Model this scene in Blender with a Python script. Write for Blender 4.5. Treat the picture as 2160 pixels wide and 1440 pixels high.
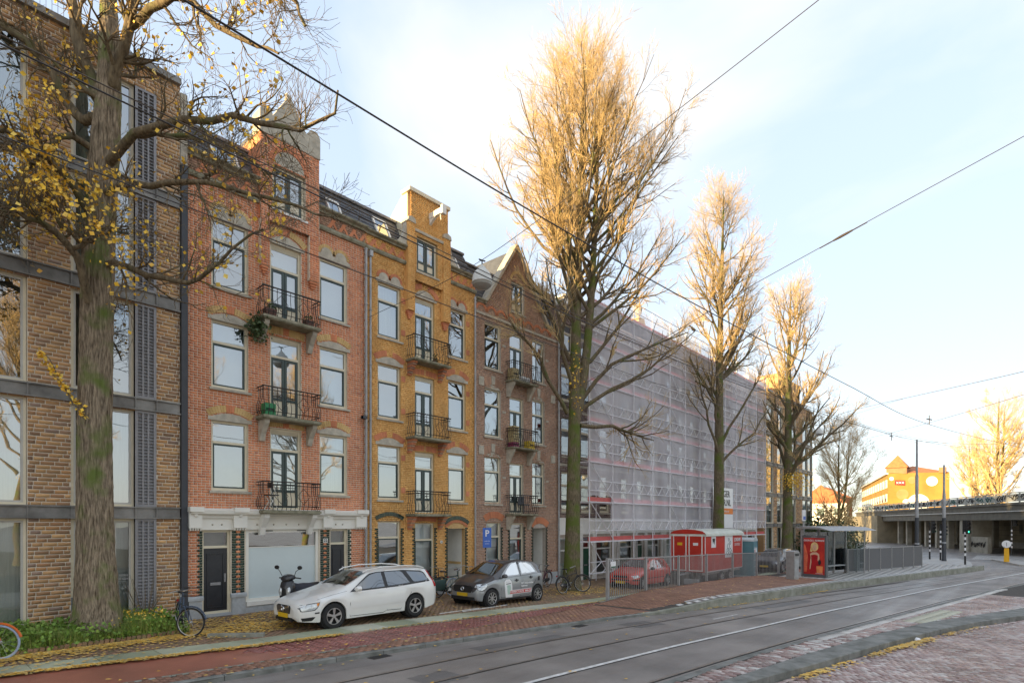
import bpy, math, random
import numpy as np
from math import sin, cos, pi, sqrt, atan2, radians as rad
from mathutils import Vector, Matrix
random.seed(7); RS = np.random.RandomState(11)
for o in list(bpy.data.objects): bpy.data.objects.remove(o)
S = bpy.context.scene; C = S.collection
# ---------- camera ----------
CAMP = (0, 0, 2.65)
cd = bpy.data.cameras.new('camera'); cam = bpy.data.objects.new('camera', cd); C.objects.link(cam)
cam.location = CAMP; cam.rotation_euler = (pi/2, 0, atan2(-.7433, .669))
cd.sensor_fit = 'HORIZONTAL'; cd.sensor_width = 36; cd.lens = 20.0; cd.shift_y = 382/2160; cd.clip_end = 3000; cd.clip_start = .05
S.camera = cam
# ---------- sky, sun, exposure ----------
SUN_AZ, SUN_EL = rad(162), rad(11)         # direction towards the sun in the xy plane, elevation
sd = Vector((cos(SUN_AZ)*cos(SUN_EL), sin(SUN_AZ)*cos(SUN_EL), sin(SUN_EL)))
W = bpy.data.worlds.new('World'); S.world = W; W.use_nodes = True
nt = W.node_tree; nt.nodes.clear(); N = nt.nodes.new; L = nt.links.new
sky = N('ShaderNodeTexSky'); sky.sky_type = 'NISHITA'; sky.sun_disc = False; sky.sun_elevation = SUN_EL
sky.sun_rotation = pi/2 - SUN_AZ; sky.air_density = 1.0; sky.dust_density = .6; sky.ozone_density = 2.0
tc = N('ShaderNodeTexCoord'); mp = N('ShaderNodeMapping'); mp.inputs['Scale'].default_value = (1., 1., 1.7)
mp.inputs['Rotation'].default_value = (0, .25, 4.3)
nz = N('ShaderNodeTexNoise'); nz.inputs['Scale'].default_value = 1.9; nz.inputs['Detail'].default_value = 6; nz.inputs['Roughness'].default_value = .5
nz.inputs['Distortion'].default_value = .25
cr = N('ShaderNodeValToRGB'); cr.color_ramp.elements[0].position = .43; cr.color_ramp.elements[1].position = .70
cr.color_ramp.elements[0].color = (.08,)*3+(1,); cr.color_ramp.elements[1].color = (.75,)*3+(1,)
mx = N('ShaderNodeMix'); mx.data_type = 'RGBA'
CLOUD = (3.4, 3.3, 3.12, 1)
gm = N('ShaderNodeGamma'); gm.inputs['Gamma'].default_value = .2
hs = N('ShaderNodeHueSaturation'); hs.inputs['Saturation'].default_value = 2.0; hs.inputs['Value'].default_value = 2.6; hs.inputs['Hue'].default_value = .515
bg = N('ShaderNodeBackground'); bg.inputs['Strength'].default_value = .11
wo = N('ShaderNodeOutputWorld')
L(tc.outputs['Generated'], mp.inputs['Vector']); L(mp.outputs[0], nz.inputs['Vector']); L(nz.outputs['Fac'], cr.inputs[0])
L(cr.outputs[0], mx.inputs['Factor']); L(sky.outputs[0], gm.inputs['Color']); L(gm.outputs[0], hs.inputs['Color']); L(hs.outputs[0], mx.inputs['A']); mx.inputs['B'].default_value = CLOUD
L(mx.outputs['Result'], bg.inputs['Color']); L(bg.outputs[0], wo.inputs[0])
sl = bpy.data.lights.new('sun', 'SUN'); sl.energy = 4.3; sl.angle = rad(.6); sl.color = (1, .71, .34)
so = bpy.data.objects.new('sun', sl); C.objects.link(so); so.rotation_euler = sd.to_track_quat('Z', 'Y').to_euler(); so.location = (-30, 30, 40)
S.view_settings.view_transform = 'Standard'; S.view_settings.look = 'None'; S.view_settings.gamma = 1; S.view_settings.exposure = 1.76
S.view_settings.use_curve_mapping = False
S.render.engine = 'CYCLES'; S.cycles.transparent_max_bounces = 12; S.cycles.max_bounces = 6
# ---------- materials ----------
MATS = {}
def pm(name, col, rough=.6, var=.15, scale=6., bump=0., bscale=None, metal=0., spec=.5, col2=None, detail=4, coord='Object', stretch=None, coat=0.):
    """principled material whose colour is stirred by noise, with optional relief"""
    if name in MATS: return MATS[name]
    m = bpy.data.materials.new(name); m.use_nodes = True; t = m.node_tree; n = t.nodes; b = n['Principled BSDF']
    b.inputs['Roughness'].default_value = rough; b.inputs['Metallic'].default_value = metal; b.inputs['Specular IOR Level'].default_value = spec
    if coat: b.inputs['Coat Weight'].default_value = coat; b.inputs['Coat Roughness'].default_value = .05
    c = n.new('ShaderNodeTexCoord'); src = c.outputs[coord]
    if stretch:
        q = n.new('ShaderNodeMapping'); q.inputs['Scale'].default_value = stretch; t.links.new(src, q.inputs[0]); src = q.outputs[0]
    x = n.new('ShaderNodeTexNoise'); x.inputs['Scale'].default_value = scale; x.inputs['Detail'].default_value = detail; x.inputs['Roughness'].default_value = .6
    t.links.new(src, x.inputs['Vector'])
    r = n.new('ShaderNodeValToRGB'); e = r.color_ramp.elements; e[0].position = .3; e[1].position = .7
    lo = [max(0, k*(1-var)) for k in col]; hi = list(col2) if col2 else [min(1, k*(1+var)) for k in col]
    e[0].color = lo+[1]; e[1].color = hi+[1]
    t.links.new(x.outputs['Fac'], r.inputs[0]); t.links.new(r.outputs[0], b.inputs['Base Color'])
    if bump:
        y = n.new('ShaderNodeTexNoise'); y.inputs['Scale'].default_value = bscale or scale*4; y.inputs['Detail'].default_value = 5
        t.links.new(src, y.inputs['Vector']); u = n.new('ShaderNodeBump'); u.inputs['Strength'].default_value = bump; u.inputs['Distance'].default_value = .02
        t.links.new(y.outputs['Fac'], u.inputs['Height']); t.links.new(u.outputs[0], b.inputs['Normal'])
    MATS[name] = m; return m
def brickm(name, cols, rough=.85, bump=.35, wet=None):
    """each brick its own shade: random per island and per object, plus fine grain"""
    m = bpy.data.materials.new(name); m.use_nodes = True; t = m.node_tree; n = t.nodes; b = n['Principled BSDF']; b.inputs['Roughness'].default_value = rough
    g = n.new('ShaderNodeNewGeometry'); oi = n.new('ShaderNodeObjectInfo'); a = n.new('ShaderNodeMath'); a.operation = 'ADD'
    fr = n.new('ShaderNodeMath'); fr.operation = 'FRACT'
    t.links.new(g.outputs['Random Per Island'], a.inputs[0]); t.links.new(oi.outputs['Random'], a.inputs[1]); t.links.new(a.outputs[0], fr.inputs[0])
    r = n.new('ShaderNodeValToRGB'); r.color_ramp.interpolation = 'LINEAR'; e = r.color_ramp.elements
    while len(e) < len(cols): e.new(.5)
    for i, k in enumerate(cols): e[i].position = i/(len(cols)-1); e[i].color = tuple(k)+(1,)
    t.links.new(fr.outputs[0], r.inputs[0])
    gp = g.outputs['Position']
    x = n.new('ShaderNodeTexNoise'); x.inputs['Scale'].default_value = 1.1; x.inputs['Detail'].default_value = 6; t.links.new(gp, x.inputs['Vector'])
    mr = n.new('ShaderNodeMapRange'); mr.inputs['From Min'].default_value = .3; mr.inputs['From Max'].default_value = .7; mr.inputs['To Min'].default_value = .8; mr.inputs['To Max'].default_value = 1.18
    t.links.new(x.outputs['Fac'], mr.inputs[0])
    mu = n.new('ShaderNodeMix'); mu.data_type = 'RGBA'; mu.blend_type = 'MULTIPLY'; mu.inputs['Factor'].default_value = 1
    t.links.new(r.outputs[0], mu.inputs['A']); t.links.new(mr.outputs[0], mu.inputs['B']); t.links.new(mu.outputs['Result'], b.inputs['Base Color'])
    if wet:
        w = n.new('ShaderNodeTexNoise'); w.inputs['Scale'].default_value = .7; w.inputs['Detail'].default_value = 3; t.links.new(gp, w.inputs['Vector'])
        wr = n.new('ShaderNodeMapRange'); wr.inputs['From Min'].default_value = .4; wr.inputs['From Max'].default_value = .62; wr.inputs['To Min'].default_value = wet; wr.inputs['To Max'].default_value = rough
        t.links.new(w.outputs['Fac'], wr.inputs[0]); t.links.new(wr.outputs[0], b.inputs['Roughness'])
    y = n.new('ShaderNodeTexNoise'); y.inputs['Scale'].default_value = 60; y.inputs['Detail'].default_value = 4; t.links.new(gp, y.inputs['Vector'])
    u = n.new('ShaderNodeBump'); u.inputs['Strength'].default_value = bump; u.inputs['Distance'].default_value = .01
    t.links.new(y.outputs['Fac'], u.inputs['Height']); t.links.new(u.outputs[0], b.inputs['Normal'])
    MATS[name] = m; return m
def glassm(name, refl=.45, tint=(.55, .65, .68)):
    m = bpy.data.materials.new(name); m.use_nodes = True; t = m.node_tree; n = t.nodes; n.remove(n['Principled BSDF']); out = n['Material Output']
    g = n.new('ShaderNodeBsdfGlossy'); g.inputs['Roughness'].default_value = .012; g.inputs['Color'].default_value = (.93, .97, 1, 1)
    y = n.new('ShaderNodeTexNoise'); y.inputs['Scale'].default_value = .9; y.inputs['Detail'].default_value = 1
    c = n.new('ShaderNodeTexCoord'); t.links.new(c.outputs['Object'], y.inputs['Vector'])
    u = n.new('ShaderNodeBump'); u.inputs['Strength'].default_value = .12; u.inputs['Distance'].default_value = .05; t.links.new(y.outputs['Fac'], u.inputs['Height']); t.links.new(u.outputs[0], g.inputs['Normal'])
    tr = n.new('ShaderNodeBsdfTransparent'); tr.inputs['Color'].default_value = tint+(1,)
    f = n.new('ShaderNodeLayerWeight'); f.inputs['Blend'].default_value = .3
    mr = n.new('ShaderNodeMapRange'); mr.inputs['To Min'].default_value = refl; mr.inputs['To Max'].default_value = 1
    t.links.new(f.outputs['Fresnel'], mr.inputs[0])
    mxs = n.new('ShaderNodeMixShader'); t.links.new(mr.outputs[0], mxs.inputs[0]); t.links.new(tr.outputs[0], mxs.inputs[1]); t.links.new(g.outputs[0], mxs.inputs[2]); t.links.new(mxs.outputs[0], out.inputs[0])
    MATS[name] = m; return m
# ---------- mesh builder ----------
class MB:
    def __init__(s): s.v = []; s.f = []
    def add(s, vs, fs):
        k = len(s.v); s.v.extend(vs); s.f.extend([tuple(i+k for i in q) for q in fs]); return s
    def box(s, x0, x1, y0, y1, z0, z1, M=None):
        vs = [(x0,y0,z0),(x1,y0,z0),(x1,y1,z0),(x0,y1,z0),(x0,y0,z1),(x1,y0,z1),(x1,y1,z1),(x0,y1,z1)]
        if M is not None: vs = [tuple(M @ Vector(p)) for p in vs]
        return s.add(vs, [(0,3,2,1),(4,5,6,7),(0,1,5,4),(1,2,6,5),(2,3,7,6),(3,0,4,7)])
    def quad(s, a, b, c, d): return s.add([a, b, c, d], [(0,1,2,3)])
    def poly(s, pts): return s.add(pts, [tuple(range(len(pts)))])
    def beam(s, p, q, w, h):
        p, q = Vector(p), Vector(q); d = (q-p); l = d.length; d.normalize()
        up = Vector((0,0,1)) if abs(d.z) < .95 else Vector((1,0,0)); x = d.cross(up).normalized(); z = x.cross(d)
        M = Matrix(((x.x,d.x,z.x,p.x),(x.y,d.y,z.y,p.y),(x.z,d.z,z.z,p.z),(0,0,0,1)))
        return s.box(-w/2, w/2, 0, l, -h/2, h/2, M)
    def tube(s, pts, r, n=6, cap=True):
        P = [Vector(p) for p in pts]; m = len(P); rr = r if isinstance(r, (list, tuple)) else [r]*m
        t0 = (P[1]-P[0]).normalized(); a = Vector((0,0,1)) if abs(t0.z) < .9 else Vector((1,0,0)); u = t0.cross(a).normalized(); k = len(s.v)
        for i in range(m):
            t = (P[min(i+1,m-1)]-P[max(i-1,0)]).normalized(); u = (u-t*u.dot(t)).normalized(); w = t.cross(u)
            for j in range(n):
                g = 2*pi*j/n; q = P[i]+(u*cos(g)+w*sin(g))*rr[i]; s.v.append((q.x,q.y,q.z))
        for i in range(m-1):
            for j in range(n):
                a = k+i*n+j; b = k+i*n+(j+1)%n; s.f.append((a,b,b+n,a+n))
        if cap: s.f.append(tuple(k+j for j in range(n-1,-1,-1))); s.f.append(tuple(k+(m-1)*n+j for j in range(n)))
        return s
    def ring(s, c, R, r, n=24, k=6, axis='y'):
        pts = []; b = len(s.v)
        for i in range(n):
            a = 2*pi*i/n
            for j in range(k):
                g = 2*pi*j/k; q = R+r*cos(g); h = r*sin(g); p = {'y':(q*cos(a),h,q*sin(a)),'x':(h,q*cos(a),q*sin(a)),'z':(q*cos(a),q*sin(a),h)}[axis]
                s.v.append((c[0]+p[0],c[1]+p[1],c[2]+p[2]))
        for i in range(n):
            for j in range(k):
                s.f.append((b+i*k+j, b+((i+1)%n)*k+j, b+((i+1)%n)*k+(j+1)%k, b+i*k+(j+1)%k))
        return s
    def lathe(s, prof, c=(0,0,0), n=16, axis='z', cap=True):
        b = len(s.v); m = len(prof)
        for r, h in prof:
            for j in range(n):
                a = 2*pi*j/n; p = {'z':(r*cos(a),r*sin(a),h),'y':(r*cos(a),h,r*sin(a)),'x':(h,r*cos(a),r*sin(a))}[axis]
                s.v.append((c[0]+p[0],c[1]+p[1],c[2]+p[2]))
        for i in range(m-1):
            for j in range(n): s.f.append((b+i*n+j,b+i*n+(j+1)%n,b+(i+1)*n+(j+1)%n,b+(i+1)*n+j))
        if cap: s.f.append(tuple(b+j for j in range(n))); s.f.append(tuple(b+(m-1)*n+j for j in range(n)))
        return s
    def prism(s, poly, lo, hi, axis='y'):
        """extrude a 2D outline: axis y takes (x,z), axis x takes (y,z), axis z takes (x,y)"""
        f = {'y':lambda p,h:(p[0],h,p[1]),'x':lambda p,h:(h,p[0],p[1]),'z':lambda p,h:(p[0],p[1],h)}[axis]; n = len(poly)
        return s.add([f(p,lo) for p in poly]+[f(p,hi) for p in poly], [tuple(range(n)), tuple(range(2*n-1,n-1,-1))]+[(i,(i+1)%n,n+(i+1)%n,n+i) for i in range(n)])
    def loft(s, rings, cap=True):
        b = len(s.v); n = len(rings[0])
        for r in rings: s.v.extend(r)
        for i in range(len(rings)-1):
            for j in range(n): s.f.append((b+i*n+j,b+i*n+(j+1)%n,b+(i+1)*n+(j+1)%n,b+(i+1)*n+j))
        if cap: s.f.append(tuple(b+j for j in range(n))); s.f.append(tuple(b+(len(rings)-1)*n+j for j in range(n)))
        return s
    def ell(s, secs, n=12, axis='x', p=2.0):
        """superellipse sections along x: (x, yc, zc, half width, half height)"""
        rings = []
        for x, yc, zc, a, b in secs:
            rr = []
            for j in range(n):
                t = 2*pi*j/n; cc, ss = cos(t), sin(t); rr.append((x, yc+a*math.copysign(abs(cc)**(2/p),cc), zc+b*math.copysign(abs(ss)**(2/p),ss)))
            rings.append(rr)
        return s.loft(rings)
    def mv(s, M): s.v = [tuple(M @ Vector(p)) for p in s.v]; return s
    def build(s, name, m, parent=None, smooth=False, sharp=35): return mesh_obj(name, s.v, s.f, m, parent, smooth, sharp)
WOFF = {}
def mesh_data(name, v, f, m, smooth=False, sharp=35):
    me = bpy.data.meshes.new(name)
    if isinstance(v, np.ndarray):
        nv = len(v); me.vertices.add(nv); me.vertices.foreach_set('co', v.astype(np.float32).ravel()); k = f.shape[1]; nf = len(f)
        me.loops.add(nf*k); me.loops.foreach_set('vertex_index', f.astype(np.int32).ravel()); me.polygons.add(nf)
        me.polygons.foreach_set('loop_start', np.arange(0, nf*k, k, dtype=np.int32)); me.update(calc_edges=True)
    else: me.from_pydata(v, [], f)
    me.materials.append(m if not isinstance(m, str) else MATS[m])
    if smooth:
        me.polygons.foreach_set('use_smooth', [True]*len(me.polygons))
        if sharp < 180: me.set_sharp_from_angle(angle=rad(sharp))
    me.update(); return me
def link(o, parent=None):
    C.objects.link(o)
    if parent is not None:
        o.parent = parent
        if parent.name in WOFF: o.matrix_parent_inverse = WOFF[parent.name]
    return o
def mesh_obj(name, v, f, m, parent=None, smooth=False, sharp=35):
    return link(bpy.data.objects.new(name, mesh_data(name, v, f, m, smooth, sharp)), parent)
def thing(name, label, cat, loc=(0,0,0), rz=0., group=None, world=False, rx=0., ry=0.):
    """an Empty at the thing's base; world=True when its parts are modelled in world coordinates"""
    o = bpy.data.objects.new(name, None); C.objects.link(o); o.empty_display_size = .2; o.location = loc; o.rotation_euler = (rx, ry, rz)
    o['label'] = label; o['category'] = cat
    if group: o['group'] = group
    if world: WOFF[o.name] = Matrix.Translation(-Vector(loc))
    return o
def tag(o, label, cat, group=None):
    o['label'] = label; o['category'] = cat
    if group: o['group'] = group
    return o
def kind(o, k): o['kind'] = k; return o
def copy_tree(o, parent=None):
    c = o.copy(); C.objects.link(c); c.parent = parent
    if parent is not None: c.matrix_parent_inverse = o.matrix_parent_inverse
    for ch in list(o.children): copy_tree(ch, c)
    return c
def boxes_np(A):
    """A: n x 6 (x0,x1,y0,y1,z0,z1), five faces each (no back, y1 side left open)"""
    x0,x1,y0,y1,z0,z1 = A.T; n = len(A)
    v = np.stack([np.stack(p,1) for p in [(x0,y0,z0),(x1,y0,z0),(x1,y0,z1),(x0,y0,z1),(x0,y1,z0),(x1,y1,z0),(x1,y1,z1),(x0,y1,z1)]],1).reshape(-1,3)
    q = np.array([(0,1,2,3),(1,5,6,2),(4,0,3,7),(3,2,6,7),(4,5,1,0)]); f = (q[None]+8*np.arange(n)[:,None,None]).reshape(-1,4)
    return v, f
def text_mb(txt, size, ext=.0, align='CENTER', bold=0.):
    cu = bpy.data.curves.new('t', 'FONT'); cu.body = txt; cu.size = size; cu.align_x = align; cu.align_y = 'CENTER'; cu.resolution_u = 2; cu.offset = bold; cu.extrude = ext
    o = bpy.data.objects.new('t', cu); C.objects.link(o); dg = bpy.context.evaluated_depsgraph_get(); me = bpy.data.meshes.new_from_object(o.evaluated_get(dg))
    m = MB(); m.v = [tuple(v.co) for v in me.vertices]; m.f = [tuple(p.vertices) for p in me.polygons]
    bpy.data.objects.remove(o); bpy.data.meshes.remove(me); bpy.data.curves.remove(cu); return m
def frameM(o, xd, yd):
    """matrix that lays local x along xd, local y along yd at o"""
    x = Vector(xd).normalized(); y = Vector(yd).normalized(); z = x.cross(y)
    return Matrix(((x.x,y.x,z.x,o[0]),(x.y,y.y,z.y,o[1]),(x.z,y.z,z.z,o[2]),(0,0,0,1)))
def low(x): return -min(max((x-8)*.02, 0), .45)      # parking side ground
def rd(x): return low(x)*.5                          # carriageway
def ip(P, x):
    if x <= P[0][0]: a, b = P[0], P[1]
    elif x >= P[-1][0]: a, b = P[-2], P[-1]
    else:
        for a, b in zip(P, P[1:]):
            if a[0] <= x <= b[0]: break
    return a[1]+(b[1]-a[1])*(x-a[0])/(b[0]-a[0])
# palette
pm('cream', (.70,.63,.47), .45, .06, 3, .05); pm('white', (.80,.79,.74), .5, .07, 2, .08); pm('darkgreen', (.035,.060,.055), .35, .15, 5)
pm('black_paint', (.022,.024,.03), .35, .2, 6); pm('stone', (.46,.42,.34), .85, .25, 5, .3, 30); pm('bluestone', (.40,.42,.43), .8, .18, 6, .2, 40)
pm('iron', (.028,.026,.024), .6, .3, 12); pm('mossy', (.22,.215,.13), .9, .35, 5, .4, 25, col2=(.38,.35,.26)); pm('steelgrey', (.30,.30,.31), .45, .15, 6, metal=.5)
pm('zinc', (.36,.37,.38), .5, .2, 4, metal=.3); pm('slate', (.075,.08,.09), .6, .3, 4, .25, 12); pm('lead', (.2,.2,.21), .6, .2, 4)
pm('mortar', (.70,.62,.50), .95, .12, 8, .2, 50); pm('mortar_y', (.58,.38,.17), .95, .15, 8, .2, 50); pm('mortar_b', (.46,.40,.34), .95, .15, 8, .2, 50); pm('mortar_p', (.07,.06,.05), .95, .3, 12, .3, 50)
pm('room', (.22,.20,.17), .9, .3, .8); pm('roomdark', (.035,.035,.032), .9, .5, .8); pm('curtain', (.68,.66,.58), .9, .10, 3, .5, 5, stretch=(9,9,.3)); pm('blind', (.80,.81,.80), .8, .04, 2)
pm('frosted', (.60,.68,.69), .25, .04, 1.2)
glassm('glass', .36); glassm('glass_dark', .15, (.78,.84,.84)); glassm('glass_car', .22, (.22,.27,.27)); glassm('glass_clear', .10, (.88,.92,.92))
brickm('brick_red', [(0.72,0.265,0.12),(0.6,0.21,0.1),(0.78,0.32,0.16),(0.66,0.24,0.115),(0.75,0.295,0.14),(0.52,0.18,0.1)])
brickm('brick_yellow', [(0.74,0.4,0.125),(0.8,0.46,0.165),(0.68,0.35,0.105),(0.77,0.42,0.135)])
brickm('brick_brown', [(0.42,0.25,0.16),(0.34,0.2,0.14),(0.5,0.3,0.2),(0.4,0.245,0.17)])
brickm('brick_mixed', [(0.5,0.265,0.11),(0.25,0.15,0.09),(0.58,0.34,0.15),(0.37,0.2,0.1),(0.64,0.38,0.17),(0.44,0.245,0.115),(0.29,0.2,0.15)])
brickm('brick_old', [(0.26,0.19,0.17),(0.2,0.15,0.14),(0.32,0.24,0.2)])
brickm('brick_green', [(.018,.045,.032),(.03,.06,.04),(.015,.03,.025),(.05,.075,.04)], rough=.15, bump=.1)
brickm('brick_buff', [(0.598,0.402,0.161),(0.667,0.46,0.207),(0.529,0.333,0.127)])
brickm('brick_terra', [(0.575,0.213,0.1),(0.65,0.25,0.125),(0.5,0.175,0.088)])
brickm('clinker', [(0.34,0.22,0.2),(0.26,0.17,0.155),(0.42,0.29,0.26),(0.5,0.42,0.39),(0.3,0.2,0.18),(0.56,0.51,0.48)], rough=.45, wet=.14)  # the palest shades paint in the sheen of wet bricks
brickm('clinker_white', [(.55,.53,.50),(.66,.64,.60),(.46,.43,.40)], rough=.6)
brickm('path_brick', [(0.317,0.115,0.095),(0.257,0.095,0.081),(0.365,0.142,0.115),(0.29,0.115,0.101)], rough=.55, wet=.2)
brickm('walk_brick', [(0.27,0.169,0.101),(0.203,0.149,0.088),(0.324,0.189,0.121),(0.23,0.176,0.095)], rough=.7)
brickm('verge_brick', [(.30,.16,.10),(.24,.125,.085),(.36,.19,.12)], rough=.7)
brickm('slab', [(0.39,0.403,0.286),(0.312,0.338,0.221),(0.442,0.442,0.351),(0.351,0.39,0.234)], rough=.8)
# ================= GROUND =================
SU = [(-40,17.0),(1.5,13.95),(5.74,13.05),(11.7,12.6),(18.2,12.0),(30,11.9),(60,11.9)]      # parking side of the slab band
SLO = [(-40,16.4),(1.4,13.35),(5.5,12.5),(8.2,12.1),(16.6,11.5),(30,11.4),(60,11.4)]        # cycle path side of the slab band
BL = [(-40,12.6),(2.8,11.1),(4.8,10.9),(7.2,10.6),(9.5,10.5),(16.7,10.75),(28,10.5),(33.2,9.3),(46,5.2),(70,-2.5)]
KB = [(-40,14.6),(3.3,10.39),(7.64,9.8),(14.2,8.8),(17.8,7.9),(21.7,7.15),(28.4,6.2),(46.2,1.85),(62,-2.6),(95,-13)]
KB[0] = (-40,12.0)
WL = [(-40,8.6),(0,6.9),(7,6.35),(12,5.85),(20.4,4.75),(31,3.1),(46.4,-.3),(62,-4.6),(95,-15)]
SR = [(-40,7.6),(0,5.2),(8.8,4.42),(12.2,4.12),(15.6,3.6),(19.8,2.95),(32,1.0),(46,-2.3),(62,-6.6),(95,-17)]
KI = [(-40,7.3),(0,4.95),(9.66,3.8),(12.6,3.4),(16.4,2.75),(19.75,2.0),(25.6,0),(33,-3),(46,-9)]
KO = [(-40,6.95),(0,4.6),(9.7,3.5),(12,3.0),(15.34,2.36),(18.2,1.7),(20.7,1.0),(24,-.25),(32,-3.5),(45,-9.5)]
XS = [-40,-20,-10,-5,0,2,4,6,8,10,12,14,16,18,20,22,24,26,28,30.5,33,36,39,42,46,50,55,60]
def strip(name, A, B, zf, m, x0=-40, x1=60, parent=None):
    xs = [x for x in XS if x0 <= x <= x1]; M = MB()
    for a, b in zip(xs, xs[1:]):
        za, zb = zf(a), zf(b); M.quad((a,ip(B,a),za),(b,ip(B,b),zb),(b,ip(A,b),zb),(a,ip(A,a),za))
    o = M.build(name, m, parent)
    return o if parent else kind(o, 'structure')
def shift(P, d): return [(x, y+d) for x, y in P]
def asphalt(name, col, rough):
    m = pm(name, col, rough, .34, .55, .4, 140, detail=10); n = m.node_tree.nodes; t = m.node_tree.links; b = n['Principled BSDF']
    c = n.new('ShaderNodeTexCoord'); q = n.new('ShaderNodeMapping'); q.inputs['Scale'].default_value = (.12,1.6,1); q.inputs['Rotation'].default_value = (0,0,.11)
    w = n.new('ShaderNodeTexNoise'); w.inputs['Scale'].default_value = .9; w.inputs['Detail'].default_value = 6
    r = n.new('ShaderNodeMapRange'); r.inputs['From Min'].default_value = .35; r.inputs['From Max'].default_value = .7; r.inputs['To Min'].default_value = rough-.16; r.inputs['To Max'].default_value = rough+.2
    t.new(c.outputs['Object'], q.inputs[0]); t.new(q.outputs[0], w.inputs['Vector']); t.new(w.outputs['Fac'], r.inputs[0]); t.new(r.outputs[0], b.inputs['Roughness']); return m
asphalt('asphalt', (.235,.21,.19), .52); asphalt('asphalt_far', (.24,.22,.205), .45); pm('soil', (.06,.045,.03), .95, .4, 6, .6, 30)
pm('kerbstone', (.25,.25,.19), .85, .3, 2.5, .5, 45, col2=(.34,.34,.29)); pm('kerb_dark', (.16,.165,.145), .85, .3, 3, .5, 60, col2=(.27,.27,.25)); pm('roadpaint', (.66,.65,.62), .6, .25, 7, .1, 60); pm('rail', (.34,.30,.26), .35, .25, 5, metal=.7); pm('groove', (.03,.028,.025), .9)
pm('redpath', (.36,.135,.09), .38, .25, 1.2, .25, 70, detail=7)
g = MB().quad((-900,-900,-.66),(1800,-900,-.66),(1800,1200,-.66),(-900,1200,-.66)).build('ground', 'asphalt_far'); kind(g, 'structure')
YB = [(-40,17.3),(60,17.3)]
pave = strip('parking_pavement', YB, SU, lambda x: low(x)-.012, 'mortar_p')
path = strip('cycle_path', SLO, BL, lambda x: low(x)-.042, 'redpath', -40, 46)
verge = strip('verge', BL, KB, lambda x: low(x)*.6-.014, 'mortar_p', -40, 17)
road = strip('road', KB, SR, lambda x: rd(x)-.085, 'asphalt')
plat = strip('tram_platform', BL, KB, lambda x: rd(x)+min(max((x-16)*.06,0),.2)-.012, 'mortar_p', 16, 46)
rstrip = strip('tram_stop_strip', SR, KI, lambda x: rd(x)-.057, 'mortar_p', -40, 46)
front = strip('front_pavement', KO, [(-40,-40),(45,-40)], lambda x: rd(x)-.172, 'mortar_p', -40, 46)
# ---- pavers: every brick a box, the nearest 300 objects of their own ----
def paver_np(cx, cy, ang, l, w, z, h, jw=.0055):
    ca, sa = np.cos(ang), np.sin(ang); n = len(cx); V = []
    for sx, sy, sz in [(-1,-1,0),(1,-1,0),(1,1,0),(-1,1,0),(-1,-1,1),(1,-1,1),(1,1,1),(-1,1,1)]:
        dx = sx*(l/2-(.002 if sz == 0 else jw)); dy = sy*(w/2-(.002 if sz == 0 else jw)); V.append(np.stack([cx+dx*ca-dy*sa, cy+dx*sa+dy*ca, z-(0 if sz else h)+np.zeros(n)],1))
    v = np.stack(V,1).reshape(-1,3); q = np.array([(4,5,6,7),(0,1,5,4),(1,2,6,5),(2,3,7,6),(3,0,4,7)])
    return v, (q[None]+8*np.arange(n)[:,None,None]).reshape(-1,4)
def lay(parent, m, pts, l, w, zf, h=.03, nm='brick', n_ind=300, jit=.003):
    """pts: array of (x, y, angle)"""
    P = np.array(pts); z = np.array([zf(x) for x in P[:,0]])+RS.uniform(-jit,jit,len(P)); ang = P[:,2]+RS.uniform(-.012,.012,len(P))
    X = P[:,0]*.669-P[:,1]*.7433; Z = P[:,0]*.7433+P[:,1]*.669
    vis = (Z > 1) & (np.abs(X/np.maximum(Z,.1)) < .9) & (2.65/np.maximum(Z,.1) < .2825)
    order = np.argsort(np.where(vis, Z, 1e6)); ind = order[:n_ind]; ind = ind[vis[ind]]; rest = np.setdiff1d(np.arange(len(P)), ind)
    v, f = paver_np(np.zeros(1),np.zeros(1),np.zeros(1),l,w,np.zeros(1),h); me = mesh_data(nm, v, f, m)
    for i in ind:
        o = bpy.data.objects.new(nm, me); o.location = (P[i,0],P[i,1],z[i]); o.rotation_euler = (random.uniform(-.012,.012),random.uniform(-.012,.012),ang[i]); link(o, parent)
    v, f = paver_np(P[rest,0],P[rest,1],ang[rest],l,w,z[rest],h); kind(mesh_obj(nm+'_field', v, f, m, parent), 'stuff')
def grid(A, B, x0, x1, l, w, along, ang=0., mg=.05):
    """running bond between the lines A (upper) and B (lower)"""
    out = []
    if along == 'x':
        for j, y in enumerate(np.arange(-1, 18, w)):
            for x in np.arange(x0+(j%2)*l/2, x1, l):
                if ip(B,x)+mg < y < ip(A,x)-mg: out.append((x,y,ang))
    else:
        for i, x in enumerate(np.arange(x0, x1, w)):
            for y in np.arange(-1+(i%2)*l/2, 18, l):
                if ip(B,x)+mg < y < ip(A,x)-mg: out.append((x,y,pi/2))
    return out
def herring(test, x0, x1, y0, y1, l, w, rot):
    out = []; c, s = cos(rot), sin(rot); k = int(max(x1-x0,y1-y0)*1.6/w); mx_, my_ = (x0+x1)/2, (y0+y1)/2
    for i in range(-k, k):
        for j in range(-k//2, k//2):
            for hv in (0, 1):
                if hv == 0: a, b, t = i*w+l/2, i*w+j*2*l+w/2, 0
                else: a, b, t = i*w+w/2, i*w+j*2*l+w+l/2, pi/2
                x, y = mx_+a*c-b*s, my_+a*s+b*c
                if x0 < x < x1 and y0 < y < y1 and test(x,y): out.append((x,y,t+rot))
    return out
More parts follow.
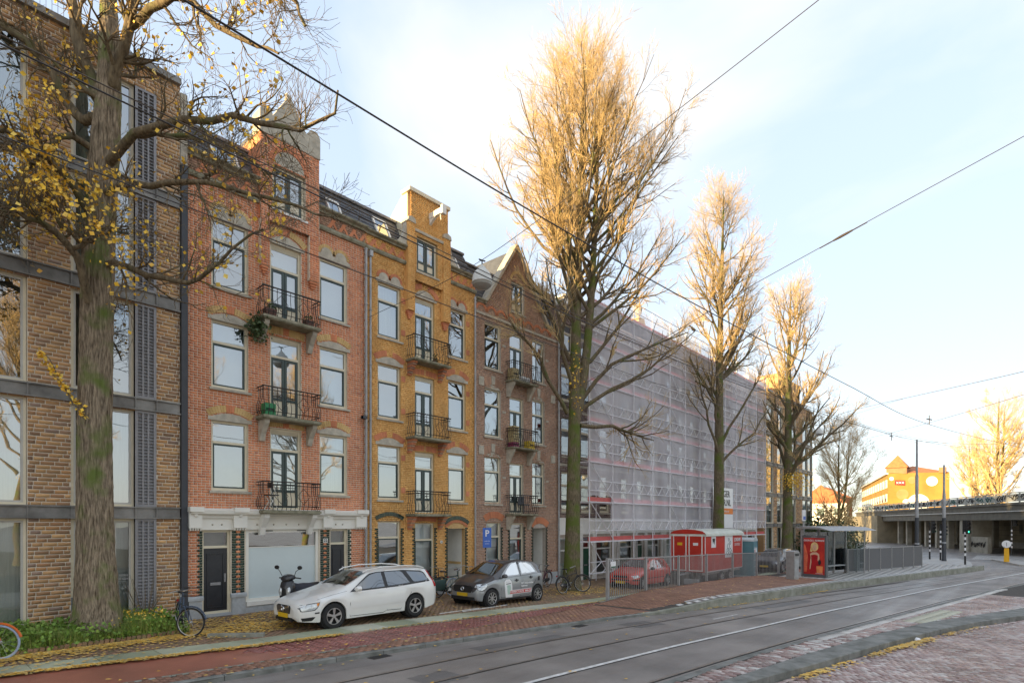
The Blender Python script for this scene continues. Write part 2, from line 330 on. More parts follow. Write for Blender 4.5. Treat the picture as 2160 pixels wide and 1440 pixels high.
lay(front, 'clinker', herring(lambda x,y: y < ip(KO,x)-.14, 6, 27, -1.2, 4.2, .2, .1, .62), .2, .1, lambda x: rd(x)-.15)
lay(rstrip, 'clinker', [p for p in grid(SR, KI, 4, 30, .2, .095, 'y', 0, .09)], .2, .095, lambda x: rd(x)-.035)
lay(path, 'path_brick', herring(lambda x,y: ip(BL,x)+.12 < y < ip(SLO,x)-.1 and x > 5.6+.5*sin(y*3), 5, 21, 9.6, 12.6, .2, .1, .785), .2, .1, lambda x: low(x)-.03)
lay(verge, 'verge_brick', grid(BL, shift(KB,.14), 1, 16.28, .1*2, .1, 'y', 0, .06), .2, .1, lambda x: low(x)*.6)
lay(pave, 'walk_brick', grid(YB, SU, .6, 26, .2, .1, 'y', 0, .05), .2, .1, lambda x: low(x))
lay(plat, 'verge_brick', [p for p in grid(BL, shift(KB,.5), 16.2, 30, .2, .1, 'y', 0, .06)], .2, .1, lambda x: rd(x)+min(max((x-16)*.06,0),.2), n_ind=200)
# platform tiles further along
tl = [(x,y,0) for x in np.arange(30.2, 46, .32) for y in np.arange(0, 9, .32) if ip(KB,x)+.55 < y < ip(BL,x)-.1]
pm('tile_pale', (.40,.385,.36), .6, .15, 3)
lay(plat, 'tile_pale', tl, .305, .305, lambda x: rd(x)+.2, nm='tile', n_ind=150)
# ---- kerbs, each stone its own piece ----
def kerb(name, A, B, x0, x1, top, bot, m, step=1.0, gap=.012, nm='kerb_stone'):
    root = kind(MB().quad((x0,ip(A,x0)-.01,bot(x0)-.02),(x1,ip(A,x1)-.01,bot(x1)-.02),(x1,ip(B,x1)+.01,bot(x1)-.02),(x0,ip(B,x0)+.01,bot(x0)-.02)).build(name, 'mortar_p'), 'structure')
    x = x0
    while x < x1-.1:
        e = min(x+step-gap, x1); j = RS.uniform(-.004,.004); M = MB(); k = 3; b = .018; rings = []
        for i in range(k+1):
            q = x+(e-x)*i/k; za, zb = bot(q)-.05, top(q)+j; ya, yb = ip(A,q), ip(B,q)
            rings.append([(q,yb,za),(q,yb,zb-b),(q,yb+b,zb),(q,ya-b,zb),(q,ya,zb-b),(q,ya,za)])
        M.loft(rings).build(nm, m, root); x += step
    return root
kerb('slab_band', SU, SLO, -6, 40, lambda x: low(x)+.012, lambda x: low(x)-.05, 'slab', .98)
kerb('cycle_path_edging', shift(BL,.05), shift(BL,-.05), -3, 16.8, lambda x: low(x)*.8-.006, lambda x: low(x)-.06, 'kerbstone', .8)
kerb('road_kerb', shift(KB,.14), KB, -4, 15.3, lambda x: low(x)*.6+.01, lambda x: rd(x)-.12, 'kerb_dark', 1.0)
def ptop(x): return rd(x)+min(max((x-16)*.06,0),.2)
kerb('platform_kerb', shift(KB,.16), KB, 15.3, 46.2, lambda x: ptop(x)+.008, lambda x: rd(x)-.12, 'kerbstone', 1.0)
kerb('stop_kerb', KI, KO, 6.5, 30, lambda x: rd(x)-.012, lambda x: rd(x)-.2, 'kerb_dark', 1.0)
kerb('gutter_edging', shift(KO,-.02), shift(KO,-.11), 7, 26, lambda x: rd(x)-.147, lambda x: rd(x)-.19, 'clinker', .24, .01, 'brick')
# ---- rails and paint on the road ----
def line(name, P, off, w, m, x0, x1, dz, parent=road, nm=None):
    xs = [x for x in np.arange(x0, x1+.01, 1.0)]; M = MB()
    for a, b in zip(xs, xs[1:]):
        M.quad((a,ip(P,a)+off-w/2,rd(a)-.085+dz),(b,ip(P,b)+off-w/2,rd(b)-.085+dz),(b,ip(P,b)+off+w/2,rd(b)-.085+dz),(a,ip(P,a)+off+w/2,rd(a)-.085+dz))
    return M.build(name, m, parent)
RL = [(-40,9.95),(0,9.2),(11.4,8.2),(16.6,7.45),(25.9,5.8),(46,1.0),(62,-3.2),(95,-13.6)]
NR = [(-40,7.8),(0,5.55),(8.3,4.85),(11.2,4.55),(15.1,4.05),(19.5,3.35),(26.7,2.25),(46,-1.6),(62,-5.9),(95,-16.3)]
GR = [(x, (ip(RL,x)+ip(WL,x))/2+.02) for x in XS+[62,95]]
for P, off, wd in ((RL,0,.07),(GR,0,.055),(NR,0,.06)):
    line('rail', P, off, wd, 'rail', -20, 60, .006); line('rail_groove', P, off-.055, .035, 'groove', -20, 60, .004)
line('white_rail', WL, 0, .10, 'roadpaint', -20, 60, .005); line('rail_groove', WL, -.08, .03, 'groove', -20, 60, .004)  # rail coloured white to imitate polished steel reflecting the sky
line('edge_band', SR, .12, .2, 'kerb_dark', -20, 46, .008)
line('road_seam', KB, -.42, .4, 'asphalt_far', -20, 15, .004)
M = MB()                                                       # short worn paint stroke on the lane
for i in range(8):
    a, b = 16.3+i*.18, 16.48+i*.18; M.quad((a,6.75-.02*i-.03,rd(a)-.079),(b,6.73-.02*i-.03,rd(b)-.079),(b,6.73-.02*i+.03,rd(b)-.079),(a,6.75-.02*i+.03,rd(a)-.079))
M.build('paint_stroke', 'roadpaint', road)
# hatch on the platform edge and white line
def slab_on(P, d0, d1, x0, x1, sk, zf, M):
    M.quad((x0,ip(P,x0)+d0,zf(x0)),(x1,ip(P,x1)+d0,zf(x1)),(x1+sk,ip(P,x1+sk)+d1,zf(x1+sk)),(x0+sk,ip(P,x0+sk)+d1,zf(x0+sk)))
for i in range(62):
    x = 17.2+i*.45; M = MB(); slab_on(KB, .2, .42, x, x+.24, .12, lambda q: ptop(q)+.006, M); M.build('hatch_mark', 'roadpaint', plat)
M = MB()
for i in range(27): slab_on(KB, .52, .6, 18+i, 19+i, 0, lambda q: ptop(q)+.006, M)
M.build('platform_line', 'roadpaint', plat)
M = MB()
for i in range(27):
    slab_on(KB, .17, .53, 18+i, 19+i, 0, lambda q: ptop(q)+.002, M)
M.build('platform_edge_paving', 'asphalt_far', plat)
# white stones on the stop strip
ws = []
for x in np.arange(13.4, 33, .115):
    if x > 15.2 or RS.rand() < .6: ws.append((x, ip(SR,x)-.16 if x < 15 else ip(SR,x)-.14, pi/2))
for x in np.arange(10.8, 30, .13):
    if RS.rand() < .38: ws.append((x, ip(KI,x)+.12+RS.choice([0,.2]), pi/2))
lay(rstrip, 'clinker_white', ws, .22, .09, lambda x: rd(x)-.027, nm='white_brick')
# tactile tiles
tt = [(19.6+i*.3, ip(SR,19.6+i*.3)-.55-j*.3, -.13) for i in range(12) for j in range(2)]
pm('tactile', (.48,.47,.36), .7, .1, 4); lay(rstrip, 'tactile', tt, .285, .285, lambda x: rd(x)-.02, nm='tactile_tile')
# junction beyond: island, crossing bars
isl = MB().prism([(43.5,4.5),(50,5.9),(56,5.4),(57.2,3.9),(53,2.9),(47,2.4),(44,2.6)], -.5, -.17, 'z').build('traffic_island', 'tile_pale'); kind(isl, 'structure')
isl2 = MB().prism([(52,.2),(58.5,1.9),(59.5,1.2),(55,-.8),(52,-1)], -.5, -.2, 'z').build('traffic_island', 'tile_pale'); kind(isl2, 'structure')
jn = MB().quad((42,-30,-.325),(140,-60,-.325),(140,30,-.325),(42,16,-.325)).build('junction', 'asphalt_far'); kind(jn, 'structure')
for i in range(7):
    a = 60+i*1.1; MB().quad((a,-3.2,-.318),(a+.55,-3.2,-.318),(a+.55,3.2,-.318),(a,3.2,-.318)).build('crossing_bar', 'roadpaint', jn)
# parking bay lines
for (xa,ya,xb,yb) in ((11.2,13.0,12.9,13.05),(12.0,12.85,14.2,13.0)):
    MB().beam((xa,ya,low(xa)+.004),(xb,yb,low(xb)+.004),.07,.008).build('bay_line', 'roadpaint', pave)
MB().beam((5.1,14.05,.03),(6.0,13.2,.03),.16,.1).build('bay_kerb', 'kerbstone', pave)

# repairs and covers in the carriageway
asphalt('asphalt_patch', (.15,.14,.132), .6)
for x0, x1, d0, d1 in ((8.6,11.2,-1.0,-.5),(13.5,14.6,-1.35,-.6),(19.5,23.0,-1.2,-.75),(6.2,7.0,-2.6,-1.9)):
    M = MB()
    for i in range(6):
        a, b = x0+(x1-x0)*i/6, x0+(x1-x0)*(i+1)/6; j0, j1 = .03*sin(i*2.3), .03*sin((i+1)*2.3); M.quad((a,ip(KB,a)+d0+j0,rd(a)-.0825),(b,ip(KB,b)+d0+j1,rd(b)-.0825),(b,ip(KB,b)+d1-j1,rd(b)-.0825),(a,ip(KB,a)+d1-j0,rd(a)-.0825))
    M.build('road_patch', 'asphalt_patch', road)
for x in (6.6,12.4): MB().box(x,x+.45,ip(KB,x)-.3,ip(KB,x)-.04,rd(x)-.09,rd(x)-.079).build('drain_grate', 'groove', road)
# ================= BUILDINGS =================
FY = 17.0
def sub(iv, a, b):
    out = []
    for p, q in iv:
        if b <= p or a >= q: out.append((p,q)); continue
        if a > p: out.append((p,a))
        if b < q: out.append((b,q))
    return out
def hole_at(h, z):
    xa, xb, za, zb = h[:4]; rise = h[4] if len(h) > 4 else 0
    if za <= z <= zb: return xa, xb
    if rise and zb < z < zb+rise:
        w = (xb-xa)/2; R = (w*w+rise*rise)/(2*rise); d = z-(zb+rise-R); t = sqrt(max(R*R-d*d,0)); c = (xa+xb)/2; return c-t, c+t
    return None
def brick_wall(par, m, x0, x1, z0, z1, y, holes=(), bw=.21, bh=.072, j=.010, prot=.012, n_ind=0, span=None, nm='brick', style='cross'):
    B = []; nrow = int(round((z1-z0)/bh)); bh = (z1-z0)/nrow
    for i in range(nrow):
        za = z0+i*bh; zc = za+bh/2; e = (x0,x1) if span is None else span(zc)
        if e is None: continue
        iv = [e]
        for h in holes:
            t = hole_at(h, zc)
            if t: iv = sub(iv, *t)
        x = x0-bw+((i*.37)%1)*bw*.0
        if style == 'cross':
            st = [bw] if i % 2 == 0 else [bw/2]; off = (0, bw*.25, bw*.5, bw*.75)[i % 4] if i % 2 == 0 else 0
        elif style == 'flemish': st = [bw, bw/2]; off = (i % 2)*bw*.75
        else: st = [bw*f for f in (1,1,.5,1,.75)]; off = (i*.29 % 1)*bw
        x = math.floor((x0-2*bw)/bw)*bw+off; k = 0
        while x < x1:
            w = st[k % len(st)]; k += 1
            for p, q in iv:
                a, b = max(x,p), min(x+w,q)
                if b-a > .03: B.append((a+j/2, b-j/2, za+j/2, za+bh-j/2, 1 if b-a > w-.001 and abs(w-bw) < .001 else 0))
            x += w
    if not B: return
    B = np.array(B); n = len(B); pr = RS.uniform(.6,1.25,n)*prot
    A = np.stack([B[:,0],B[:,1],y-pr,np.full(n,y+.004),B[:,2],B[:,3]],1)
    ind = np.array([], int)
    if n_ind:
        Z = (B[:,0]*.7433+y*.669); X = B[:,0]*.669-y*.7433; v = 1102-1200*(B[:,2]-2.65)/Z
        ok = (np.abs(X/Z) < .9) & (v > 0) & (B[:,4] > 0); cand = np.where(ok)[0]; ind = cand[np.argsort(Z[cand])][:n_ind]
        hh = bh-j; v_, f_ = boxes_np(np.array([[-(bw-j)/2,(bw-j)/2,-prot,.004,-hh/2,hh/2]])); me = mesh_data(nm, v_, f_, m)
        for i in ind:
            o = bpy.data.objects.new(nm, me); o.location = ((B[i,0]+B[i,1])/2, y+random.uniform(-.003,.002), (B[i,2]+B[i,3])/2); link(o, par)
    rest = np.setdiff1d(np.arange(n), ind); v_, f_ = boxes_np(A[rest]); kind(mesh_obj('brickwork', v_, f_, m, par), 'stuff')
def backing(par, m, x0, x1, z0, z1, y, holes=(), rev=.16, name='wall', span=None):
    M = MB(); H = [h[:4] for h in holes]
    xs = sorted({x0,x1}|{min(max(v,x0),x1) for h in H for v in h[:2]}); zs = sorted({z0,z1}|{min(max(v,z0),z1) for h in H for v in h[2:4]})
    for a, b in zip(xs, xs[1:]):
        for c, d in zip(zs, zs[1:]):
            mx_, mz_ = (a+b)/2, (c+d)/2
            if b-a < 1e-5 or d-c < 1e-5 or any(h[0] < mx_ < h[1] and h[2] < mz_ < h[3] for h in H): continue
            M.quad((a,y,c),(b,y,c),(b,y,d),(a,y,d))
    for a, b, c, d in H:
        M.quad((a,y,c),(a,y,d),(a,y+rev,d),(a,y+rev,c)).quad((b,y,c),(b,y+rev,c),(b,y+rev,d),(b,y,d)).quad((a,y,d),(b,y,d),(b,y+rev,d),(a,y+rev,d)).quad((a,y,c),(a,y+rev,c),(b,y+rev,c),(b,y,c))
    return M.build(name, m, par)
def frame(M, x0, x1, z0, z1, y0, y1, w):
    M.box(x0,x1,y0,y1,z0,z0+w).box(x0,x1,y0,y1,z1-w,z1).box(x0,x0+w,y0,y1,z0+w,z1-w).box(x1-w,x1,y0,y1,z0+w,z1-w)
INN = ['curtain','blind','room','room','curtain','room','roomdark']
def window(par, x0, x1, z0, z1, y=FY, tr=None, sash='darkgreen', fr='cream', inner=None, glass='glass', sill='stone', vent=False, doors=False, w=.065):
    yo = y+.075; M = MB(); frame(M, x0, x1, z0, z1, yo, yo+.09, w)
    if tr: M.box(x0+w,x1-w,yo-.012,yo+.085,tr-.035,tr+.035)
    win = M.build('balcony_door' if doors else 'window', fr, par)
    a, b = x0+w, x1-w; zt = tr-.035 if tr else z1-w; S_ = MB(); s = .045
    if doors:
        c = (a+b)/2; s = .07; zb = z0+.06; zl = zb+(zt-zb)*.30
        for p, q in ((a,c-.006),(c+.006,b)):
            frame(S_, p, q, zb, zt, yo+.012, yo+.062, s); S_.box(p+s,q-s,yo+.012,yo+.062,zl-.04,zl+.04)
            MB().box(p+s,q-s,yo+.03,yo+.045,zb+s,zl-.04).build('door_panel', 'cream', win); MB().quad((p+s,yo+.04,zl+.04),(q-s,yo+.04,zl+.04),(q-s,yo+.04,zt-s),(p+s,yo+.04,zt-s)).build('pane', glass, win)
        S_.build('door_leaf', sash, win)
    else:
        if sash: frame(S_, a, b, z0+w, zt, yo+.014, yo+.064, s); S_.build('sash', sash, win)
        MB().quad((a,yo+.045,z0+w),(b,yo+.045,z0+w),(b,yo+.045,zt),(a,yo+.045,zt)).build('pane', glass, win)
    if tr:
        z2 = z1-w
        if vent:
            z2 = z1-w-.11; V = MB()
            for k in range(4): V.box(a,b,yo+.03-.006*k,yo+.05,z2+.012+k*.026,z2+.032+k*.026)
            V.build('vent_grille', fr, win)
        MB().quad((a,yo+.045,tr+.035),(b,yo+.045,tr+.035),(b,yo+.045,z2),(a,yo+.045,z2)).build('pane', glass, win)
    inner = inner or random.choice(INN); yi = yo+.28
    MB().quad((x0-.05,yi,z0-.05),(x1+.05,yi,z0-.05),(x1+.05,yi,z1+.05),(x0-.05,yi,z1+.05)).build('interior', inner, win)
    if sill: MB().prism([(yo+.02,z0-.005),(y-.06,z0-.02),(y-.06,z0-.085),(yo+.02,z0-.085)], x0-.06, x1+.09, 'x').build('sill', sill, win)
    return win
def seg(xc, half, z, rise, n=10):
    R = (half*half+rise*rise)/(2*rise); c = z+rise-R; t = math.asin(min(1,half/R)); return [(xc+R*sin(-t+2*t*i/n), c+R*cos(-t+2*t*i/n)) for i in range(n+1)], R, c, t
def arch(par, xc, half, z, rise, th, y, m, n=15, prot=.018, nm='arch', skip=None, pat=None):
    _, R, c, t = seg(xc, half, z, rise); MM = {}
    for i in range(n):
        if skip and skip(i): continue
        a0 = -t+2*t*(i+.06)/n; a1 = -t+2*t*(i+.94)/n; k = pat(i) if pat else m; M = MM.setdefault(k, MB())
        M.prism([(xc+R*sin(a0),c+R*cos(a0)),(xc+R*sin(a1),c+R*cos(a1)),(xc+(R+th)*sin(a1),c+(R+th)*cos(a1)),(xc+(R+th)*sin(a0),c+(R+th)*cos(a0))], y-prot, y+.005)
    root = None
    for k, M in MM.items(): root = kind(M.build(nm, k, par), 'stuff')
    return root
def lintel(par, x0, x1, z, y, m='stone', h=.11, rise=.12, ov=.1, prot=.03):
    p, *_ = seg((x0+x1)/2, (x1-x0)/2-.02, z+h, rise, 10)
    MB().prism([(x0-ov,z),(x1+ov,z),(x1+ov,z+h)]+p[::-1]+[(x0-ov,z+h)], y-prot, y+.02).build('lintel', m, par)
def trefoil(par, x0, x1, z, y, m='stone', ring='brick_buff'):
    h = .10; w = (x1-x0); r = w*.205; pts = [(x1+.1,z+h)]
    for c in (x1-w*.24, x0+w*.24):
        pts += [(c+r*cos(pi*i/8), z+h+.06+r*sin(pi*i/8)) for i in range(9)]
    MB().prism([(x0-.1,z),(x1+.1,z)]+pts+[(x0-.1,z+h)], y-.03, y+.02).build('lintel', m, par)
    for c in (x0+w*.24, x1-w*.24): arch(par, c, r+.015, z+h+.07, r*.97, .10, y, ring, 11, .02)
def balcony(par, x0, x1, zt, y=FY, dep=.5, rh=.84, brk='stone', style=0, th=.12):
    bal = MB().prism([(x0,zt-th),(x1,zt-th),(x1,zt),(x0,zt)], y-dep, y-.005).box(x0-.03,x1+.03,y-dep-.03,y-.004,zt-th+.03,zt-.02).build('balcony', 'mossy', par)
    R = MB(); r = .011; yf = y-dep+.03
    R.tube([(x0-.04,yf,zt+rh),(x1+.04,yf,zt+rh)], .022, 6)
    for xx in (x0+.01,x1-.01): R.tube([(xx,yf,zt+rh),(xx,y-.01,zt+rh)], .018, 5)
    for hz in (.12, rh-.1):
        R.tube([(x0,yf,zt+hz),(x1,yf,zt+hz)], r, 4)
        for xx in (x0+.01,x1-.01): R.tube([(xx,yf,zt+hz),(xx,y-.01,zt+hz)], r, 4)
    def bar(fx, fy, ox, oy):
        P = []
        for k in range(7):
            q = k/6; bul = (.07*sin(pi*min(1,q/.55)) if q < .55 else -.01*sin(pi*(q-.55)/.45)) if style != 2 else 0
            P.append((fx+ox*bul, fy+oy*bul, zt+q*(rh-.02)))
        R.tube(P, r*.9, 4); R.lathe([(.002,-.016),(.018,-.008),(.018,.008),(.002,.016)], (fx,fy,zt+rh-.1), 6)
    n = max(5, int((x1-x0)/.135))
    for i in range(n+1): bar(x0+(x1-x0)*i/n, yf, 0, -1)
    for i in range(1,4):
        for sx, ox in ((x0+.01,-1),(x1-.01,1)): bar(sx, yf+(dep-.05)*i/4, ox, 0)
    for c in (.3,.7):                                            # diamond ornament
        cx_ = x0+(x1-x0)*c; hw = (x1-x0)*.12; zm = zt+rh*.5
        for sx in (-1,1): R.tube([(cx_,yf,zm+.24),(cx_+sx*hw,yf,zm),(cx_,yf,zm-.24)], r*.8, 4)
    R.build('railing', 'iron', bal)
    for cx_ in (x0+.13, x1-.13):
        if brk == 'corbel':
            for k in range(7):
                d = (dep-.12)*(1-k/7.5); MB().box(cx_-.085,cx_+.085,y-d,y-.004,zt-th-.07*(k+1)+.008,zt-th-.07*k).build('corbel_brick', 'brick_terra' if k % 2 == 0 else 'brick_brown', bal)
        else:
            MB().prism([(y-dep+.07,zt-th),(y-.004,zt-th),(y-.004,zt-th-.62),(y-.12,zt-th-.62),(y-.2,zt-th-.4),(y-dep+.09,zt-th-.1)], cx_-.075, cx_+.075, 'x').build('bracket', brk, bal)
    return bal
def pipe(par, x, z0, z1, y=FY, m='zinc', r=.045, off=.09):
    M = MB().tube([(x,y-off,z0),(x,y-off,z1)], r, 8)
    for z in np.arange(z0+.6, z1, 1.9): M.lathe([(r+.002,-.03),(r+.016,-.02),(r+.016,.02),(r+.002,.03)], (x,y-off,z), 8)
    return M.build('drainpipe', m, par, True)
def slates(par, x0, x1, p0, p1, w=.25, h=.17, holes=(), m='slate'):
    dy, dz = p1[0]-p0[0], p1[1]-p0[1]; Ln = sqrt(dy*dy+dz*dz); V = []; F = []; k = 0
    ny, nz_ = -dz/Ln, dy/Ln
    for i in range(int(Ln/h)):
        for x in np.arange(x0+(i % 2)*w/2-w/2, x1, w):
            a, b = max(x+.004,x0), min(x+w-.004,x1)
            if b-a < .03: continue
            t0, t1 = i*h/Ln, min(1,(i+1.25)*h/Ln); zc = p0[1]+dz*(t0+t1)/2
            if any(q[0] < (a+b)/2 < q[1] and q[2] < zc < q[3] for q in holes): continue
            lo, hi = .028, .008; c = []
            for t, e in ((t0,lo),(t1,hi)):
                for xx in (a,b): c.append((xx, p0[0]+dy*t+ny*e, p0[1]+dz*t+nz_*e))
            V += [c[0],c[1],c[3],c[2],(c[0][0],c[0][1]-ny*.02,c[0][2]-nz_*.02),(c[1][0],c[1][1]-ny*.02,c[1][2]-nz_*.02)]; F += [(k,k+1,k+2,k+3),(k+4,k+5,k+1,k)]; k += 6
    if V: kind(mesh_obj('slates', V, F, m, par), 'stuff')
def mansard(par, x0, x1, z0, zt=14.1, y=FY, dep=10, holes=()):
    MB().prism([(y+.15,z0),(y+.75,zt),(y+dep,zt),(y+dep,z0)], x0, x1, 'x').build('roof', 'slate', par)
    slates(par, x0, x1, (y+.15,z0), (y+.75,zt), holes=holes); MB().box(x0,x1,y+.66,y+.9,zt-.02,zt+.07).build('ridge_cap', 'lead', par)
def skylight(par, x0, x1, z0, z1, y=FY, zb=12.75, zt=14.1):
    f = lambda z: y+.15+.6*(z-zb)/(zt-zb)-.09; M = MB()
    for a, b, c, d in ((x0,x1,z0,z0+.07),(x0,x1,z1-.07,z1),(x0,x0+.06,z0,z1),(x1-.06,x1,z0,z1)): M.add([(a,f(c),c),(b,f(c),c),(b,f(d),d),(a,f(d),d),(a,f(c)+.14,c),(b,f(c)+.14,c),(b,f(d)+.14,d),(a,f(d)+.14,d)], [(0,1,2,3),(0,4,5,1),(1,5,6,2),(2,6,7,3),(3,7,4,0)])
    o = M.build('skylight', 'white', par); MB().quad((x0,f(z0)+.03,z0),(x1,f(z0)+.03,z0),(x1,f(z1)+.03,z1),(x0,f(z1)+.03,z1)).build('pane', 'glass', o)
def body(par, m, x0, x1, z1, y=FY, dep=10):
    """side walls, back wall and floor of the house behind its front"""
    MB().quad((x0,y,-.7),(x0,y,z1),(x0,y+dep,z1),(x0,y+dep,-.7)).quad((x1,y,-.7),(x1,y+dep,-.7),(x1,y+dep,z1),(x1,y,z1)).quad((x0,y+dep,-.7),(x0,y+dep,z1),(x1,y+dep,z1),(x1,y+dep,-.7)).quad((x0,y,z1),(x1,y,z1),(x1,y+dep,z1),(x0,y+dep,z1)).build('shell', m, par)
def cornice(par, x0, x1, z, y=FY, m='stone', h=.16, out=.16, nm='cornice'):
    MB().prism([(y,z),(y-out*.35,z),(y-out*.5,z+h*.35),(y-out*.9,z+h*.6),(y-out,z+h*.75),(y-out,z+h),(y,z+h+.03)], x0, x1, 'x').build(nm, m, par)
def green_pillar(par, x0, x1, z0, z1, y=FY, core='brick_red', bh=.072):
    """glazed toothing: dark green headers, alternating with body brick in the middle"""
    for i in range(int((z1-z0)/bh)):
        za = z0+i*bh+.006; zb = za+bh-.012; w = x1-x0; full = i % 2 == 0; segs = [(x0,x0+w*.33),(x0+w*.67,x1)] if full else [(x0,x0+w*.48),(x0+w*.52,x1)]
        for a, b in segs: GP.append((a+.005,b-.005,y-.022,y+.004,za,zb))
        if full: CP.append((x0+w*.33+.005,x0+w*.67-.005,y-.016,y+.004,za,zb))
def flush_pillars(par, core):
    global GP, CP
    if GP: v, f = boxes_np(np.array(GP)); kind(mesh_obj('glazed_bricks', v, f, MATS['brick_green'], par), 'stuff')
    if CP: v, f = boxes_np(np.array(CP)); kind(mesh_obj('pillar_bricks', v, f, MATS[core], par), 'stuff')
    GP = []; CP = []
GP = []; CP = []
def toothed(par, x, z0, z1, side, y=FY, bh=.072):
    for i in range(int((z1-z0)/bh)):
        w = .13 if i % 2 else .07; a, b = (x-w, x) if side < 0 else (x, x+w); GP.append((a,b,y-.022,y+.004,z0+i*bh+.006,z0+(i+1)*bh-.006))
def panel_door(par, x0, x1, z0, z1, y, m='black_paint', tr=None, fr='cream', slot=True, glass='glass_dark'):
    M = MB(); w = .07; frame(M, x0-w, x1+w, z0, (tr or z1)+w, y+.05, y+.15, w)
    if tr: M.box(x0,x1,y+.05,y+.15,z1,z1+.07)
    d = M.build('door', fr, par); L_ = MB().box(x0,x1,y+.08,y+.13,z0,z1); frame(L_, x0+.09, x1-.09, z0+.16, z1-.14, y+.062, y+.085, .03); L_.build('door_leaf', m, d)
    if tr: MB().quad((x0,y+.1,z1+.07),(x1,y+.1,z1+.07),(x1,y+.1,tr),(x0,y+.1,tr)).build('pane', glass, d); MB().quad((x0,y+.3,z1),(x1,y+.3,z1),(x1,y+.3,tr+.1),(x0,y+.3,tr+.1)).build('interior', 'room', d)
    if slot: MB().box((x0+x1)/2-.14,(x0+x1)/2+.14,y+.055,y+.08,z0+.80,z0+.88).build('letter_slot', 'steelgrey', d)
    MB().box(x1-.09,x1-.045,y+.045,y+.08,z0+.88,z0+1.12).box(x1-.075,x1-.06,y+.0,y+.05,z0+.98,z0+1.0).build('door_handle', 'steelgrey', d)
    MB().box(x0-w,x1+w,y-.1,y+.1,z0-.07,z0).build('threshold', 'bluestone', d); return d
# ---------- modern block (used twice) ----------
pm('corten', (.20,.19,.175), .55, .35, 1.6, .1, metal=.4, col2=(.33,.32,.30)); pm('louvre', (.27,.265,.275), .5, .08, 4, metal=.3); pm('pipe_dark', (.045,.05,.06), .5, .15, 4); pm('grey_panel', (.16,.18,.22), .5, .1, 3); pm('alu', (.52,.50,.45), .45, .08, 4)
def modern(par, segs, floors, y, n_ind, top, bands, bw=.27, bh=.095, detail=True, x_lo=None):
    x0, x1 = segs[0][1], segs[-1][2]
    holes = [(a,b,z0,z1) for k,a,b in segs if k in 'wl' for z0, z1 in floors]
    backing(par, 'mortar', x0, x1, -.7, top, y, holes, .2)
    blocks = list(holes)+[(x0,x1,z0,z1) for z0, z1 in bands]
    brick_wall(par, 'brick_mixed', x0, x1, -.09, top, y, blocks, bw, bh, .019, .008, n_ind, style='wild')
    for z0, z1 in bands:
        for k, a, b in segs:
            M = MB().box(a+.012,b-.012,y-.03,y+.01,z0,z1).box(a,b,y-.075,y-.01,z1-.02,z1+.015).box(a,b,y-.075,y-.01,z0-.015,z0+.02).box(a-.012,a+.012,y-.07,y-.02,z0,z1)
            for sx in (a+.05,b-.05):
                for zz in (z0+.05,z1-.05): M.lathe([(.001,-.012),(.014,-.01),(.014,0)], (sx,y-.03,zz), 6, 'y')
            M.build('steel_band', 'corten', par)
    for fi, (z0, z1) in enumerate(floors):
        for k, a, b in segs:
            if k == 'w':
                if fi == 0 and detail and a > 2.5:
                    window(par, a, b-.5, .85, z1, y, None, 'alu', 'cream', 'roomdark', 'glass_dark', None); MB().box(a,b-.5,y+.05,y+.1,z0,.85).build('panel', 'grey_panel', par)
                    window(par, b-.5, b, z0, z1, y, None, 'alu', 'cream', 'curtain', 'glass_dark', None)
                else: window(par, a+.01, b-.01, z0+.01, z1-.01, y, None, 'alu', 'cream', 'curtain' if fi < 2 else random.choice(['room','curtain','room']), 'glass_dark' if fi == 0 else 'glass', None, w=.05)
            elif k == 'l':
                Lv = MB(); frame(Lv, a, b, z0+.01, z1-.01, y-.015, y+.05, .06); nn = int((z1-z0-.2)/.082)
                Lv.box(a+.06,b-.06,y+.04,y+.06,z0,z1); c3 = (b-a-.12)/3
                for q in range(1,3): Lv.box(a+.06+q*c3-.02,a+.06+q*c3+.02,y-.008,y+.04,z0+.07,z1-.07)
                for q in range(nn):
                    zz = z0+.09+q*(z1-z0-.18)/nn; Lv.add([(a+.06,y-.005,zz),(b-.06,y-.005,zz),(b-.06,y+.035,zz+.045),(a+.06,y+.035,zz+.045),(a+.06,y-.005,zz+.012),(b-.06,y-.005,zz+.012),(b-.06,y+.035,zz+.057),(a+.06,y+.035,zz+.057)], [(0,1,2,3),(4,7,6,5),(0,4,5,1)])
                Lv.build('louvre_panel', 'louvre', par)
    MB().box(x0,x1,y-.12,y+.35,top,top+.16).build('coping', 'corten', par)
B0 = thing('brick_apartment_block', 'brown brick modern apartment block with steel floor bands behind the yellow-leaved tree', 'building', (1,17,0), world=True)
FL = [(0.02,2.76),(3.06,5.56),(5.87,8.32),(8.67,11.12),(11.45,13.9)]; BD = [(2.77,3.05),(5.57,5.86),(8.34,8.66),(11.13,11.44)]
modern(B0, [('b',-5,-2.2),('w',-2.2,-1.0),('b',-1.0,.95),('w',.95,2.26),('b',2.26,3.07),('w',3.07,4.39),('l',4.39,4.87),('b',4.87,5.44)], FL, FY, 300, 14.45, BD)
